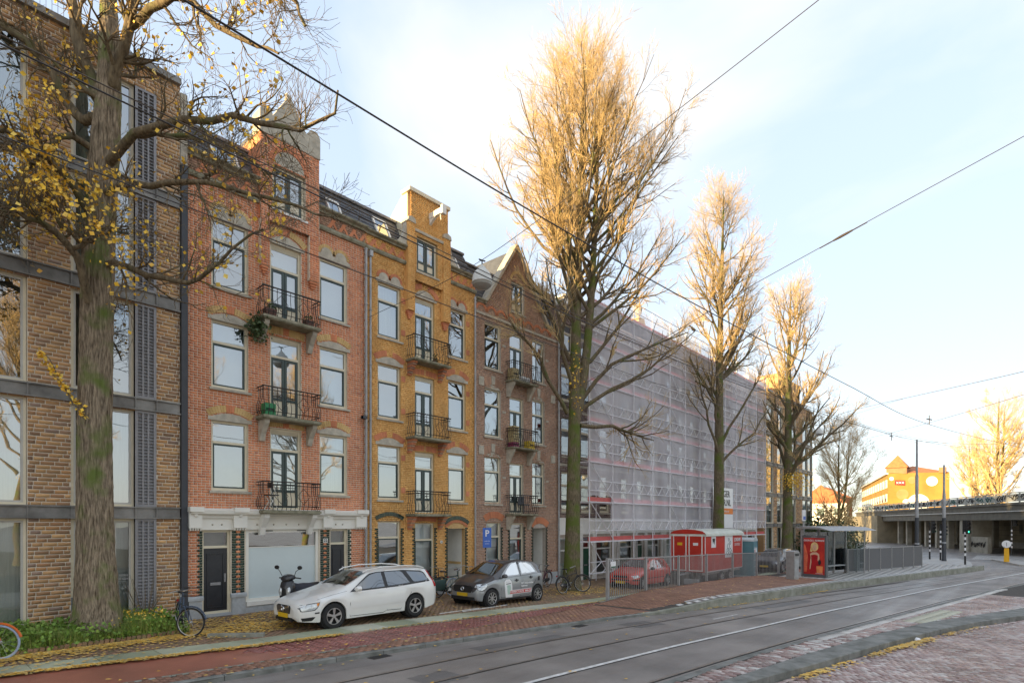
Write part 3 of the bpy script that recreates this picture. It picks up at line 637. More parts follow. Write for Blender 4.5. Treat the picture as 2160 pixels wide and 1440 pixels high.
MB().quad((-60,FY,-.7),(-5,FY,-.7),(-5,FY,14.45),(-60,FY,14.45)).quad((-60,FY,14.45),(5.44,FY,14.45),(5.44,FY+12,14.45),(-60,FY+12,14.45)).quad((5.44,FY,-.7),(5.44,FY+12,-.7),(5.44,FY+12,14.45),(5.44,FY,14.45)).quad((-60,FY+12,-.7),(-60,FY+12,14.45),(5.44,FY+12,14.45),(5.44,FY+12,-.7)).quad((-60,FY,-.7),(-60,FY,14.45),(-60,FY+12,14.45),(-60,FY+12,-.7)).build('shell', 'brick_mixed', B0)  # includes an unseen stretch, extended far left to keep the street in shade
R_ = MB(); R_.tube([(-5,FY-.05,14.95),(5.4,FY-.05,14.95)], .016, 5)
for x in np.arange(-5, 5.41, .11): R_.tube([(x,FY-.05,14.6),(x,FY-.05,14.95)], .006, 3, False)
R_.build('roof_railing', 'zinc', B0)
MB().box(5.45,5.61,FY-.09,FY+.3,-.1,12.35).build('downpipe_casing', 'pipe_dark', B0); MB().box(5.45,5.62,FY-.02,FY+.1,12.35,14.3).build('gap_panel', 'stone', B0)
# ---------- red house ----------
X0, X1 = 5.62, 11.26
B1 = thing('red_brick_house', 'red brick house with buff arches, pointed stone gable and white shop cornice', 'house', (8.4,17,0), world=True)
CL, CC, CR = (6.24,7.26), (7.92,8.91), (9.55,10.56); RZ = [(3.58,5.55,4.94),(6.49,8.39,7.78),(9.34,11.28,10.7)]; DZ = [(3.05,5.53,4.88),(5.84,8.36,7.74),(8.78,11.17,10.45)]
h1 = [(a,b,z0,z1) for a,b in (CL,CR) for z0,z1,_ in RZ]+[CC+(z0,z1) for z0,z1,_ in DZ]
gf = [(6.0,6.76,.05,2.5),(7.2,9.52,.2,2.5),(9.93,10.56,.05,2.5)]
backing(B1, 'mortar', X0, X1, -.1, 12.2, FY, h1+gf, .2); body(B1, 'brick_red', X0, X1, 12.2)
brick_wall(B1, 'brick_red', X0, X1, 3.05, 12.2, FY, h1+[(5.9,9.4,2.4,3.06)], .21, .0715, .0145, .007, 300)
brick_wall(B1, 'brick_red', X0, 5.93, .62, 2.5, FY, (), .21, .072, .0145, .007, style='flemish'); brick_wall(B1, 'brick_red', 10.7, X1, .62, 2.5, FY, (), .21, .072, .0145, .007, style='flemish')
inn1 = {0:['room','curtain'],1:['blind','blind'],2:['room','blind']}
for r, (z0,z1,t) in enumerate(RZ):
    for k, (a,b) in enumerate((CL,CR)):
        window(B1, a, b, z0, z1, FY, t, inner=inn1[r][k])
        if r < 2: lintel(B1, a, b, z1, FY); arch(B1, (a+b)/2, (b-a)/2+.06, z1+.10, .17, .19, FY, 'brick_buff', 17, .022, pat=lambda i: 'brick_terra' if 7 <= i <= 9 else 'brick_buff')
        else: trefoil(B1, a, b, z1, FY)
    z0, z1, t = DZ[r]; window(B1, CC[0], CC[1], z0, z1, FY, t, doors=True, vent=True, sill=None, inner='curtain' if r == 0 else 'blind')
    if r < 2:
        arch(B1, 8.415, .58, z1+.02, .05, .22, FY, 'brick_buff', 19, .022, pat=lambda i: 'brick_terra' if 8 <= i <= 10 else 'brick_buff')
lintel(B1, CC[0], CC[1], 11.17, FY+.0, rise=.2, h=.1); arch(B1, 8.415, .56, 11.28, .24, .2, FY, 'brick_buff', 19, .03, pat=lambda i: 'brick_terra' if 8 <= i <= 10 else 'brick_buff')
BA = [balcony(B1, 7.5, 9.28, z, FY, .52, .84, 'stone' if i else 'white') for i, z in enumerate((3.03,5.83,8.77))]
for a, b in ((X0,7.55),(9.47,X1)): MB().prism([(FY,12.16),(FY-.07,12.16),(FY-.1,12.22),(FY-.1,12.3),(FY,12.3)], a, b, 'x').build('string_course', 'mossy', B1)
brick_wall(B1, 'brick_brown', X0, X1, 12.3, 12.72, FY+.02, [(7.7,9.3,12,13)], .21, .07, .011, .012); M = MB()
for k in range(14):
    xx = X0+.2+k*.4
    if not 7.4 < xx < 9.6: M.prism([(xx,12.36),(xx+.2,12.66),(xx+.32,12.66),(xx+.12,12.36)], FY-.004, FY+.02); M.prism([(xx+.2,12.66),(xx+.4,12.36),(xx+.32,12.36),(xx+.14,12.62)], FY-.005, FY+.02)
M.build('zigzag_frieze', 'brick_terra', B1); cornice(B1, X0, 7.55, 12.72, FY, 'mossy', .16, .2); cornice(B1, 9.47, X1, 12.72, FY, 'mossy', .16, .2)
backing(B1, 'mortar', X0, 7.7, 12.2, 12.75, FY+.03); backing(B1, 'mortar', 9.3, X1, 12.2, 12.75, FY+.03)
mansard(B1, X0, X1, 12.85, 14.0, holes=[(7.4,9.6,12,16)]); skylight(B1, 6.35, 7.1, 12.95, 13.75, FY, 12.85, 14.0); skylight(B1, 10.0, 10.5, 12.95, 13.6, FY, 12.85, 14.0)
gx0, gx1 = 7.56, 9.46; yg = FY-.14                              # gable bay
def gsp(z):
    if z < 14.35: return (gx0,gx1)
    return None
gh = [(7.93,8.99,12.16,13.5),(7.97,8.95,13.55,13.6,.46)]
brick_wall(B1, 'brick_red', gx0, gx1, 11.75, 14.35, yg, gh, .21, .0715, .0145, .007, span=gsp); backing(B1, 'mortar', gx0, gx1, 11.75, 14.36, yg, gh[:1], .14)
for sx0, sx1 in ((7.56,7.86),(9.1,9.46)):                        # pilasters running down to corbels
    brick_wall(B1, 'brick_red', sx0+.02, sx1-.02, 10.35, 11.75, yg, (), .21, .0715, .0145, .007); MB().box(sx0+.02,sx1-.02,yg+.004,FY,10.35,11.75).build('pilaster', 'mortar', B1)
    for k in range(3): MB().box(sx0+.05+.03*k,sx1-.05-.03*k,yg+.03*k+.02,FY,10.28-.075*k,10.345-.075*k).build('corbel_brick', 'brick_red', B1)
MB().box(gx0,gx0+.02,yg+.006,FY+1.6,11.75,14.35).box(gx1-.02,gx1,yg+.006,FY+1.6,11.75,14.35).box(gx0+.02,gx1-.02,FY+.25,FY+1.6,13.6,14.35).build('gable_shell', 'brick_red', B1)
window(B1, 7.95, 8.97, 12.17, 13.48, yg+.02, None, inner='blind', doors=True, sill='white')
p, *_ = seg(8.46, .47, 13.56, .45, 14); MB().prism([(8.93,13.53)]+p[::-1]+[(7.99,13.53)], yg-.005, yg+.03).build('tympanum', 'stone', B1); arch(B1, 8.46, .49, 13.58, .45, .16, yg, 'brick_terra', 21, .025)
pin = [(gx0-.02,14.3),(gx1+.02,14.3),(gx1+.02,14.95),(gx1-.08,15.12),(gx1-.3,15.12),(gx1-.42,14.95),(9.0,14.9),(8.5,15.75),(8.42,15.75),(7.92,14.9),(gx0+.36,14.95),(gx0+.3,15.12),(gx0+.08,15.12),(gx0-.02,14.95)]
MB().prism(pin, yg-.03, yg+.5).build('gable_coping', 'stone', B1); MB().box(gx0,gx1,yg+.5,FY+1.6,14.35,14.5).build('gable_roof', 'slate', B1)
MB().lathe([(.03,0),(.09,.05),(.05,.1),(.08,.17),(.02,.26)], (8.46,yg+.15,15.72), 8).build('finial', 'stone', B1)
# shop front
pm('shopwhite', (.80,.78,.71), .5, .06, 1.5, .06)
M = MB().box(X0+.02,X1-.02,FY-.06,FY,2.45,2.78).prism([(FY,2.78),(FY-.12,2.78),(FY-.14,2.84),(FY-.24,2.9),(FY-.26,3.0),(FY-.1,3.06),(FY,3.06)], X0+.02, X1-.02, 'x'); M.build('shop_cornice', 'shopwhite', B1)
for cx_, w in ((5.78,.32),(6.98,.38),(9.77,.34),(11.02,.4)):
    MB().box(cx_-w/2,cx_+w/2,FY-.17,FY-.05,2.5,2.95).box(cx_-w/2-.02,cx_+w/2+.02,FY-.29,FY-.05,2.95,3.085).lathe([(.01,-.05),(.055,-.03),(.055,.0)], (cx_,FY-.17,2.86), 12, 'y').build('console', 'shopwhite', B1)
    for k in range(5): MB().box(cx_-w/2+.02+k*w/5,cx_-w/2+.055+k*w/5,FY-.14,FY-.03,2.44,2.5).build('dentil', 'shopwhite', B1)
for x in (6.25,6.5,7.5,8.0,8.4,8.8,9.3,10.1,10.35): MB().lathe([(.002,-.03),(.022,-.02),(.028,0)], (x,FY-.06,2.6), 8, 'y').build('stud', 'stone', B1)
panel_door(B1, 6.06, 6.70, .08, 1.93, FY+.02, 'black_paint', 2.38); panel_door(B1, 9.98, 10.5, .08, 1.93, FY+.02, 'black_paint', 2.38, slot=False)
M = MB(); frame(M, 7.2, 9.52, .32, 2.45, FY+.03, FY+.14, .09); sw = M.build('shop_window', 'shopwhite', B1); MB().quad((7.29,FY+.09,1.93),(9.43,FY+.09,1.93),(9.43,FY+.09,2.36),(7.29,FY+.09,2.36)).build('pane', 'glass', sw)
MB().quad((7.29,FY+.09,.41),(9.43,FY+.09,.41),(9.43,FY+.09,1.91),(7.29,FY+.09,1.91)).build('frosted_pane', 'frosted', sw); MB().box(7.29,9.43,FY+.075,FY+.11,1.905,1.93).build('glazing_bar', 'white', sw); MB().quad((7.2,FY+.6,.3),(9.5,FY+.6,.3),(9.5,FY+.6,2.5),(7.2,FY+.6,2.5)).build('interior', 'roomdark', sw)
for x in (7.85,8.95): MB().box(x-.16,x+.16,FY+.02,FY+.04,2.395,2.42).build('vent_slot', 'black_paint', sw)
MB().box(7.2,9.52,FY-.05,FY+.1,.2,.33).build('shop_sill', 'white', B1); MB().box(7.16,9.55,FY-.02,FY+.05,-.1,.21).build('plinth', 'bluestone', B1)
for a, b in ((X0+.02,5.98),(6.78,7.16),(9.56,9.91),(10.58,X1-.02)): MB().box(a,b,FY-.07,FY,-.15,.5).prism([(FY,.5),(FY-.1,.5),(FY-.1,.57),(FY-.05,.62),(FY,.62)], a-.03, b+.03, 'x').build('plinth', 'bluestone', B1)
green_pillar(B1, 6.79, 7.15, .62, 2.44); green_pillar(B1, 9.57, 9.90, .62, 2.44); toothed(B1, 6.0, .62, 2.44, -1); toothed(B1, 10.58, .62, 2.44, 1); flush_pillars(B1, 'brick_red')
np_ = MB().box(9.66,9.82,FY-.04,FY-.02,2.0,2.14).build('number_plate', 'white', B1); text_mb('22', .13, .002, bold=.004).mv(frameM((9.74,FY-.043,2.07),(1,0,0),(0,0,1))).build('number', 'black_paint', np_)
pipe(B1, 11.24, .1, 12.1, FY, 'zinc', .045, .1)
M = MB().box(11.0,11.16,FY-.3,FY-.14,6.2,6.3).tube([(11.08,FY-.14,6.25),(11.2,FY,6.25)], .02, 6).lathe([(.05,0),(.055,.1)], (11.0,FY-.24,6.25), 8, 'x'); M.build('security_camera', 'pipe_dark', B1)
# ---------- yellow house ----------
X0, X1 = 11.26, 16.59
B2 = thing('yellow_brick_house', 'ochre yellow brick house with white-capped square gable, hoist beam and three balconies', 'house', (13.9,17,0), world=True)
CL, CC, CR = (11.79,12.78), (13.44,14.38), (15.1,16.05); RZ = [(3.49,5.43,4.82),(6.39,8.33,7.72),(9.28,11.2,10.6)]; DZ = [(3.0,5.32,4.7),(5.85,8.2,7.6),(8.72,11.15,10.52)]
gfh = [(11.79,12.78,.35,2.72),(13.44,14.38,.35,2.66),(15.06,16.02,-.3,2.42,.24)]
h2 = [(a,b,z0,z1) for a,b in (CL,CR) for z0,z1,_ in RZ]+[CC+(z0,z1) for z0,z1,_ in DZ]
backing(B2, 'mortar_y', X0, X1, -.4, 12.2, FY, h2+gfh, .2); body(B2, 'brick_yellow', X0, X1, 12.2)
brick_wall(B2, 'brick_yellow', X0, X1, -.2, 12.2, FY, h2+gfh, .21, .066, .007, .008, 300)
for r, (z0,z1,t) in enumerate(RZ):
    for k, (a,b) in enumerate((CL,CR)):
        window(B2, a, b, z0, z1, FY, t, inner=['room','curtain','room','room','curtain','room'][r*2+k])
        if r < 2: lintel(B2, a, b, z1, FY, rise=.16); arch(B2, (a+b)/2, (b-a)/2+.08, z1+.09, .2, .2, FY, 'brick_terra', 22, .02, skip=lambda i: 9 <= i <= 12)
        else: trefoil(B2, a, b, z1, FY, 'stone', 'brick_terra')
        for zz in (z0+.25, z1-.5): MB().box(b+.02,b+.2,FY-.016,FY,zz,zz+.2).build('quoin_bricks', 'brick_terra', B2)
    z0, z1, t = DZ[r]; window(B2, CC[0], CC[1], z0, z1, FY, t, doors=True, vent=True, sill=None, inner=['blind','room','room'][r])
    if r < 2: arch(B2, 13.91, .56, z1+.02, .04, .2, FY, 'brick_terra', 21, .02, pat=lambda i: 'brick_buff' if i == 10 else 'brick_terra')
lintel(B2, CC[0], CC[1], 11.15, FY, rise=.22, h=.1); arch(B2, 13.91, .56, 11.26, .27, .19, FY, 'brick_terra', 20, .022, skip=lambda i: 8 <= i <= 11)
BB = [balcony(B2, 13.03, 14.76, z, FY, .52, .84, 'corbel', 1, .1) for z in (2.98,5.83,8.7)]
for a, b in ((X0,12.97),(15.07,X1)): MB().prism([(FY,12.16),(FY-.07,12.16),(FY-.1,12.22),(FY-.1,12.28),(FY,12.28)], a, b, 'x').build('string_course', 'mossy', B2)
backing(B2, 'mortar_y', X0, 13.3, 12.2, 12.72, FY+.02); backing(B2, 'mortar_y', 14.7, X1, 12.2, 12.72, FY+.02); brick_wall(B2, 'brick_yellow', X0, X1, 12.28, 12.7, FY+.015, [(13.3,14.7,12,13)], .21, .066, .007, .008); M = MB()
for k in range(13):
    xx = X0+.15+k*.4
    if not 12.8 < xx < 14.9: M.prism([(xx,12.34),(xx+.2,12.62),(xx+.34,12.62),(xx+.14,12.34)], FY-.006, FY+.02); M.prism([(xx+.2,12.62),(xx+.4,12.34),(xx+.34,12.34),(xx+.14,12.58)], FY-.007, FY+.02)
M.build('zigzag_frieze', 'brick_terra', B2); cornice(B2, X0, 12.97, 12.7, FY, 'mossy', .14, .18); cornice(B2, 15.07, X1, 12.7, FY, 'mossy', .14, .18)
mansard(B2, X0, X1, 12.82, 14.0, holes=[(12.9,15.2,12,16)]); skylight(B2, 11.9, 12.5, 12.95, 13.75, FY, 12.82, 14.0); skylight(B2, 15.4, 15.9, 12.95, 13.6, FY, 12.82, 14.0)
yg = FY-.13; gh = [(13.42,14.44,12.08,13.38)]
backing(B2, 'mortar_y', 13.12, 14.97, 11.7, 15.0, yg, gh, .14); brick_wall(B2, 'brick_yellow', 13.12, 14.97, 11.7, 14.92, yg, gh, .21, .066, .007, .008)
window(B2, 13.44, 14.42, 12.09, 13.36, yg+.02, None, inner='blind', doors=True, sill='stone')
for a, b in ((12.98,13.3),(14.7,15.06)):
    MB().box(a,b,yg-.06,yg+.3,10.5,13.75).build('pilaster', 'brick_yellow', B2); brick_wall(B2, 'brick_yellow', a, b, 10.5, 13.75, yg-.06, (), .21, .066, .007, .008)
    MB().prism([(a-.03,13.75),(b+.03,13.75),(b,13.9),((a+b)/2,13.97),(a,13.9)], yg-.09, yg+.32).build('pilaster_cap', 'stone', B2)
    for k in range(4): MB().box(a+.02+.03*k,b-.02-.03*k,yg+.02*k,FY,10.42-.07*k,10.49-.07*k).build('corbel_brick', 'brick_terra', B2)
MB().prism([(FY+.02,12.8),(FY+.02,14.93),(FY+.3,14.93),(FY+1.5,14.0),(FY+1.5,12.8)], 13.1, 14.98, 'x').build('gable_shell', 'cream', B2); MB().box(13.04,15.03,yg-.08,FY+.32,14.92,15.05).build('gable_coping', 'cream', B2)
MB().box(13.3,14.7,yg-.05,yg,13.5,13.6).build('string_course', 'stone', B2)
for s_, a in ((-1,12.98),(1,15.06)):                             # scroll-shaped stone wings
    q = [(a,12.84)]+[(a+s_*(.62-.55*sin(pi/2*i/6)), 12.84+.85*(1-cos(pi/2*i/6))) for i in range(7)]+[(a,13.7)]; MB().prism(q, yg+.02, yg+.18).build('gable_wing', 'stone', B2)
M = MB().box(14.0,14.14,yg-.75,yg+.3,14.22,14.42).box(13.97,14.17,yg-.82,yg-.72,14.16,14.48).tube([(14.07,yg-.6,14.22),(14.07,yg-.6,14.1),(14.1,yg-.6,14.05),(14.07,yg-.6,14.02)], .02, 5).prism([(yg,14.0),(yg,14.22),(yg-.35,14.22)], 14.02, 14.12, 'x'); M.build('hoist_beam', 'white', B2)
window(B2, 11.79, 12.78, .4, 2.72, FY, 2.12, inner='room', glass='glass', sill='bluestone'); window(B2, 13.44, 14.38, .4, 2.66, FY, 2.0, inner='blind', glass='glass_clear', sill='bluestone')
arch(B2, 12.285, .56, 2.74, .16, .14, FY, 'brick_green', 18, .04); arch(B2, 15.54, .56, 2.46, .2, .1, FY, 'brick_terra', 26, .03); arch(B2, 15.54, .6, 2.58, .2, .15, FY, 'brick_green', 18, .045); arch(B2, 13.91, .55, 2.68, .04, .2, FY, 'brick_terra', 21, .02)
for x, s_ in ((11.79,-1),(12.78,1),(13.44,-1),(14.38,1),(15.06,-1),(16.02,1)): toothed(B2, x, .3, 2.5, s_)
flush_pillars(B2, 'brick_yellow')
pr = MB(); pr.quad((15.06,FY+.2,-.3),(15.06,FY+.2,2.7),(15.06,FY+1.3,2.7),(15.06,FY+1.3,-.3)).quad((16.02,FY+.2,-.3),(16.02,FY+1.3,-.3),(16.02,FY+1.3,2.7),(16.02,FY+.2,2.7)).quad((15.06,FY+.2,2.66),(16.02,FY+.2,2.66),(16.02,FY+1.3,2.66),(15.06,FY+1.3,2.66)).quad((15.06,FY+.0,-.05),(16.02,FY+.0,-.05),(16.02,FY+1.3,-.05),(15.06,FY+1.3,-.05)); pr.build('porch', 'white', B2)
panel_door(B2, 15.16, 15.72, 0, 1.75, FY+1.1, 'black_paint', 2.5, 'white'); MB().box(16.0,16.018,FY+.25,FY+1.2,.95,1.05).build('tile_border', 'brick_buff', B2); MB().box(15.8,16.02,FY+1.15,FY+1.2,-.05,2.66).build('porch_wall', 'white', B2)
for a, b in ((X0+.02,11.66),(12.92,13.3),(14.52,14.94),(16.14,X1-.02)): MB().box(a,b,FY-.04,FY,-.25,.28).build('plinth', 'bluestone', B2)
MB().lathe([(.001,-.03),(.06,-.025),(.06,0)], (14.72,FY-.02,1.9), 14, 'y').build('house_number', 'white', B2); text_mb('20', .08, .002).mv(frameM((14.72,FY-.052,1.9),(1,0,0),(0,0,1))).build('number', 'black_paint', B2)
pipe(B2, 11.42, -.05, 12.0, FY, 'zinc', .04, .1); pipe(B2, 16.5, -.1, 12.0, FY, 'zinc', .04, .1)
MB().box(11.36,11.48,FY-.18,FY-.02,11.9,12.1).build('rainwater_head', 'zinc', B2)
# ---------- brown house ----------
X0, X1 = 16.59, 22.3
B3 = thing('brown_brick_house', 'brown brick house with triangular gable and cluttered balconies beside the scaffolding', 'house', (19.4,17,-.2), world=True)
CL, CC, CR = (17.15,18.15), (18.73,19.67), (20.3,21.19); RZ = [(3.48,5.49,4.85),(6.35,8.39,7.7),(9.25,11.19,10.55)]; DZ = [(3.05,5.32,4.75),(6.02,8.26,7.65),(8.95,11.12,10.5)]
gfh = [(17.3,18.15,.3,2.68),(18.73,19.67,.3,2.62),(20.35,21.3,-.4,2.4,.22)]
h3 = [(a,b,z0,z1) for a,b in (CL,CR) for z0,z1,_ in RZ]+[CC+(z0,z1) for z0,z1,_ in DZ]
backing(B3, 'mortar_b', X0, X1, -.5, 12.0, FY, h3+gfh, .2); body(B3, 'brick_brown', X0, X1, 12.0)
brick_wall(B3, 'brick_brown', X0, X1, -.3, 12.0, FY, h3+gfh, .21, .072, .0145, .007, 200)
for r, (z0,z1,t) in enumerate(RZ):
    for k, (a,b) in enumerate((CL,CR)):
        window(B3, a, b, z0, z1, FY, t, inner=['room','room','blind','curtain','room','blind'][r*2+k])
        if r < 2:
            arch(B3, (a+b)/2, (b-a)/2+.02, z1, .2, .3, FY, 'brick_terra', 17, .02, pat=lambda i: 'brick_brown'); MB().prism([((a+b)/2-.09,z1+.2),((a+b)/2+.09,z1+.2),((a+b)/2+.12,z1+.55),((a+b)/2-.12,z1+.55)], FY-.04, FY+.01).build('keystone', 'stone', B3)
            p, *_ = seg((a+b)/2, (b-a)/2, z1, .2, 10); MB().prism([(b,z1-.01)]+p[::-1]+[(a,z1-.01)], FY-.006, FY+.03).build('tympanum', 'stone', B3)
            for xx in ((X0+.2,X0+.5) if k == 0 else (X1-.62,X1-.3),): MB().box(xx[0],xx[1],FY-.035,FY,z1+.05,z1+.42).build('corner_stone', 'stone', B3)
        MB().box(b+.1,b+.3,FY-.02,FY,z0+1.1,z0+1.2).build('stone_block', 'stone', B3)
    z0, z1, t = DZ[r]; window(B3, CC[0], CC[1], z0, z1, FY, t, doors=True, sill=None, inner=['blind','room','room'][r])
for i in range(9): arch(B3, 16.95+i*.62, .24, 11.62, .2, .11, FY, 'brick_terra', 9, .03, nm='frieze_arch')
MB().box(X0,X1,FY-.05,FY,11.42,11.52).build('string_course', 'stone', B3)
BC = [balcony(B3, 18.45, 20.1, z, FY, .5, .82, 'stone', 1, .09) for z in (3.05,5.98,8.92)]
ax, az = 19.15, 15.0
def gs3(z):
    q = (az-z)/(az-12.0); return (ax-1.95*q, ax+2.15*q) if z < az-.05 else None
gh = [(18.85,19.72,12.1,13.45)]
brick_wall(B3, 'brick_brown', 17.2, 21.3, 12.0, 14.95, FY, gh, .21, .072, .0145, .007, span=gs3)
M = MB().prism([(17.2,12.0),(18.85,12.0),(18.85,13.45),(ax,13.6),(ax,az)], FY+.002, FY+.25).prism([(19.72,12.0),(21.3,12.0),(ax,az),(ax,13.6),(19.72,13.45)], FY+.002, FY+.25); M.build('gable_wall', 'mortar_b', B3)
window(B3, 18.85, 19.72, 12.1, 13.45, FY, None, inner='room', doors=True, fr='white'); arch(B3, 19.285, .42, 13.5, .36, .12, FY, 'brick_buff', 13, .03)
for a, b in (((17.1,11.95),(ax,az+.1)),((ax,az+.1),(21.45,11.95))):
    MB().beam((a[0],FY+.08,a[1]),(b[0],FY+.08,b[1]),.4,.12).build('gable_coping', 'stone', B3)
MB().prism([(17.2,12.0),(21.3,12.0),(ax,az-.05)], FY+.25, FY+5).build('gable_roof', 'slate', B3)
mansard(B3, X0, X1, 12.0, 13.7, holes=[(17.5,20.9,11,16)]); cornice(B3, X0, 17.2, 11.9, FY, 'mossy', .14, .16); cornice(B3, 21.2, X1, 11.9, FY, 'mossy', .14, .16)
window(B3, 17.3, 18.15, .35, 2.68, FY, 2.05, inner='blind', glass='glass_dark', sill='bluestone'); window(B3, 18.73, 19.67, .35, 2.62, FY, 1.95, inner='curtain', sill='bluestone')
arch(B3, 17.72, .5, 2.7, .16, .28, FY, 'brick_terra', 15, .02); arch(B3, 20.82, .52, 2.42, .2, .3, FY, 'brick_terra', 17, .025)
for x, s_ in ((17.3,-1),(18.15,1),(18.73,-1),(19.67,1),(20.35,-1),(21.3,1)): toothed(B3, x, .3, 2.5, s_)
flush_pillars(B3, 'brick_brown')
pr = MB().quad((20.35,FY+.2,-.6),(20.35,FY+.2,2.66),(20.35,FY+1.2,2.66),(20.35,FY+1.2,-.6)).quad((21.3,FY+.2,-.6),(21.3,FY+1.2,-.6),(21.3,FY+1.2,2.66),(21.3,FY+.2,2.66)).quad((20.35,FY+.2,2.6),(21.3,FY+.2,2.6),(21.3,FY+1.2,2.6),(20.35,FY+1.2,2.6)).quad((20.35,FY,-.2),(21.3,FY,-.2),(21.3,FY+1.2,-.2),(20.35,FY+1.2,-.2)); pr.build('porch', 'white', B3)
panel_door(B3, 20.45, 21.0, -.15, 1.75, FY+1.0, 'black_paint', 2.45, 'white')
for a, b in ((X0+.02,17.15),(18.3,18.6),(19.8,20.2),(21.45,X1-.02)): MB().box(a,b,FY-.05,FY,-.45,.28).build('plinth', 'bluestone', B3)
pipe(B3, 22.2, -.2, 12.0, FY, 'zinc', .045, .1)
# ---------- row behind the scaffold ----------
pm('dgreen_door', (.02,.09,.055), .35, .1, 4)
def row_house(x0, w, lab, var):
    B = thing('terraced_house', lab, 'house', (x0+w/2,17.2,-.45), world=True, group='houses behind the scaffold'); y = FY+.2; x1 = x0+w; u = w/5.66
    cols = [(x0+.5*u,x0+1.5*u),(x0+2.2*u,x0+3.2*u),(x0+3.95*u,x0+4.95*u)]; fl = [(3.2,5.2),(6.0,8.0),(8.8,10.7),(11.3,12.7)]
    hs_ = [(a,b,z0,z1) for a,b in cols for z0,z1 in fl]
    gfh = [(x0+.35*u,x0+1.9*u,-.1,1.9),(x0+2.35*u,x0+3.1*u,-.42,1.95),(x0+3.6*u,x0+5.2*u,-.1,1.9)]
    backing(B, 'mortar_b', x0, x1, -.7, 13.4, y, hs_+gfh, .18); body(B, 'brick_old', x0, x1, 13.4, y); brick_wall(B, 'brick_old', x0, x1, 2.9, 13.4, y, hs_, .42, .144, .014, .012)
    for i, (z0,z1) in enumerate(fl):
        for a, b in cols: window(B, a, b, z0, z1, y, z0+(z1-z0)*.68, sash='cream', inner=random.choice(['room','blind','curtain']), sill='stone')
        MB().box(x0,x1,y-.03,y,z1+.3,z1+.42).build('string_course', 'stone', B)
    MB().box(x0+.02,x1-.02,y-.1,y,2.05,2.9).build('fascia', 'white', B)
    for a in (x0+.02,x0+2.0*u,x0+3.2*u,x1-.4): MB().box(a,a+.3,y-.06,y,-.6,2.05).build('pilaster', 'white', B)
    window(B, gfh[0][0], gfh[0][1], gfh[0][2], 1.9, y, 1.25, sash=None, fr='white', inner='curtain', glass='glass_dark'); window(B, gfh[2][0], gfh[2][1], gfh[2][2], 1.9, y, 1.25, sash=None, fr='white', inner=('room','curtain')[var % 2], glass='glass_dark')
    panel_door(B, gfh[1][0]+.07, gfh[1][1]-.07, -.42, 1.3, y, 'dgreen_door', 1.9, 'white', glass='glass')
    cornice(B, x0, x1, 13.4, y, 'white', .2, .3)
    if var in (1,3):
        cx_ = x0+w/2; MB().prism([(cx_-1.2,13.5),(cx_+1.2,13.5),(cx_+1.1,14.2),(cx_+.5,14.5),(cx_+.3,15.0),(cx_-.3,15.0),(cx_-.5,14.5),(cx_-1.1,14.2)], y-.05, y+.5).build('gable', 'brick_buff', B)
        MB().lathe([(.12,0),(.1,.15),(.2,.3),(.24,.6),(.17,.85),(.03,.95)], (cx_,y+.2,15.0), 10).build('finial', 'stone', B)
    else: MB().box(x0+1,x1-1,y+.2,y+2.5,13.5,14.15).box(x0+.9,x1-.9,y+.05,y+2.5,14.15,14.25).build('dormer', 'white', B)
    MB().prism([(y+.1,13.6),(y+1.2,14.6),(y+8,14.6),(y+9,13.6)], x0, x1, 'x').build('roof', 'slate', B)
W4 = 28.3/5
for i, lab in enumerate(['dark brick terraced house behind the net next to the brown house','dark brick house with stepped gable, second behind the scaffold net','dark brick house in the middle of the netted row','dark brick house with urn on its gable behind the net','dark brick house at the far end of the net by the glass block']): row_house(22.3+i*W4, W4-.004, lab, i)
# ---------- far modern block ----------
B5 = thing('brick_apartment_block', 'brick and glass apartment block with steel bands beyond the scaffold', 'building', (58,17,-.45), world=True)
FL5 = [(-.4,2.3),(2.6,5.0),(5.3,7.7),(8.0,10.4),(10.7,13.3)]; BD5 = [(2.31,2.59),(5.01,5.29),(7.71,7.99),(10.41,10.69)]
sg = []; x = 51.0
for k, w in (('b',.7),('w',1.9),('b',1.0),('w',1.6),('b',2.6),('w',1.6),('b',2.2),('w',1.8),('w',1.8)): sg.append((k,x,x+w)); x += w
modern(B5, sg, FL5, FY-.3, 0, 14.2, BD5, .4, .14, False)
MB().quad((51,FY-.3,-.7),(51,FY-.3,14.2),(51,FY+12,14.2),(51,FY+12,-.7)).quad((x,FY-.3,-.7),(x,FY+12,-.7),(x,FY+12,14.2),(x,FY-.3,14.2)).quad((51,FY-.3,14.2),(x,FY-.3,14.2),(x,FY+12,14.2),(51,FY+12,14.2)).quad((51,FY+12,-.7),(51,FY+12,14.2),(x,FY+12,14.2),(x,FY+12,-.7)).build('shell', 'brick_mixed', B5)
MB().box(52.5,58,FY+1.5,FY+8,14.2,16.0).build('roof_house', 'white', B5); MB().box(58.5,x-.5,FY+.8,FY+8,14.2,17.2).build('roof_house', 'brick_mixed', B5)
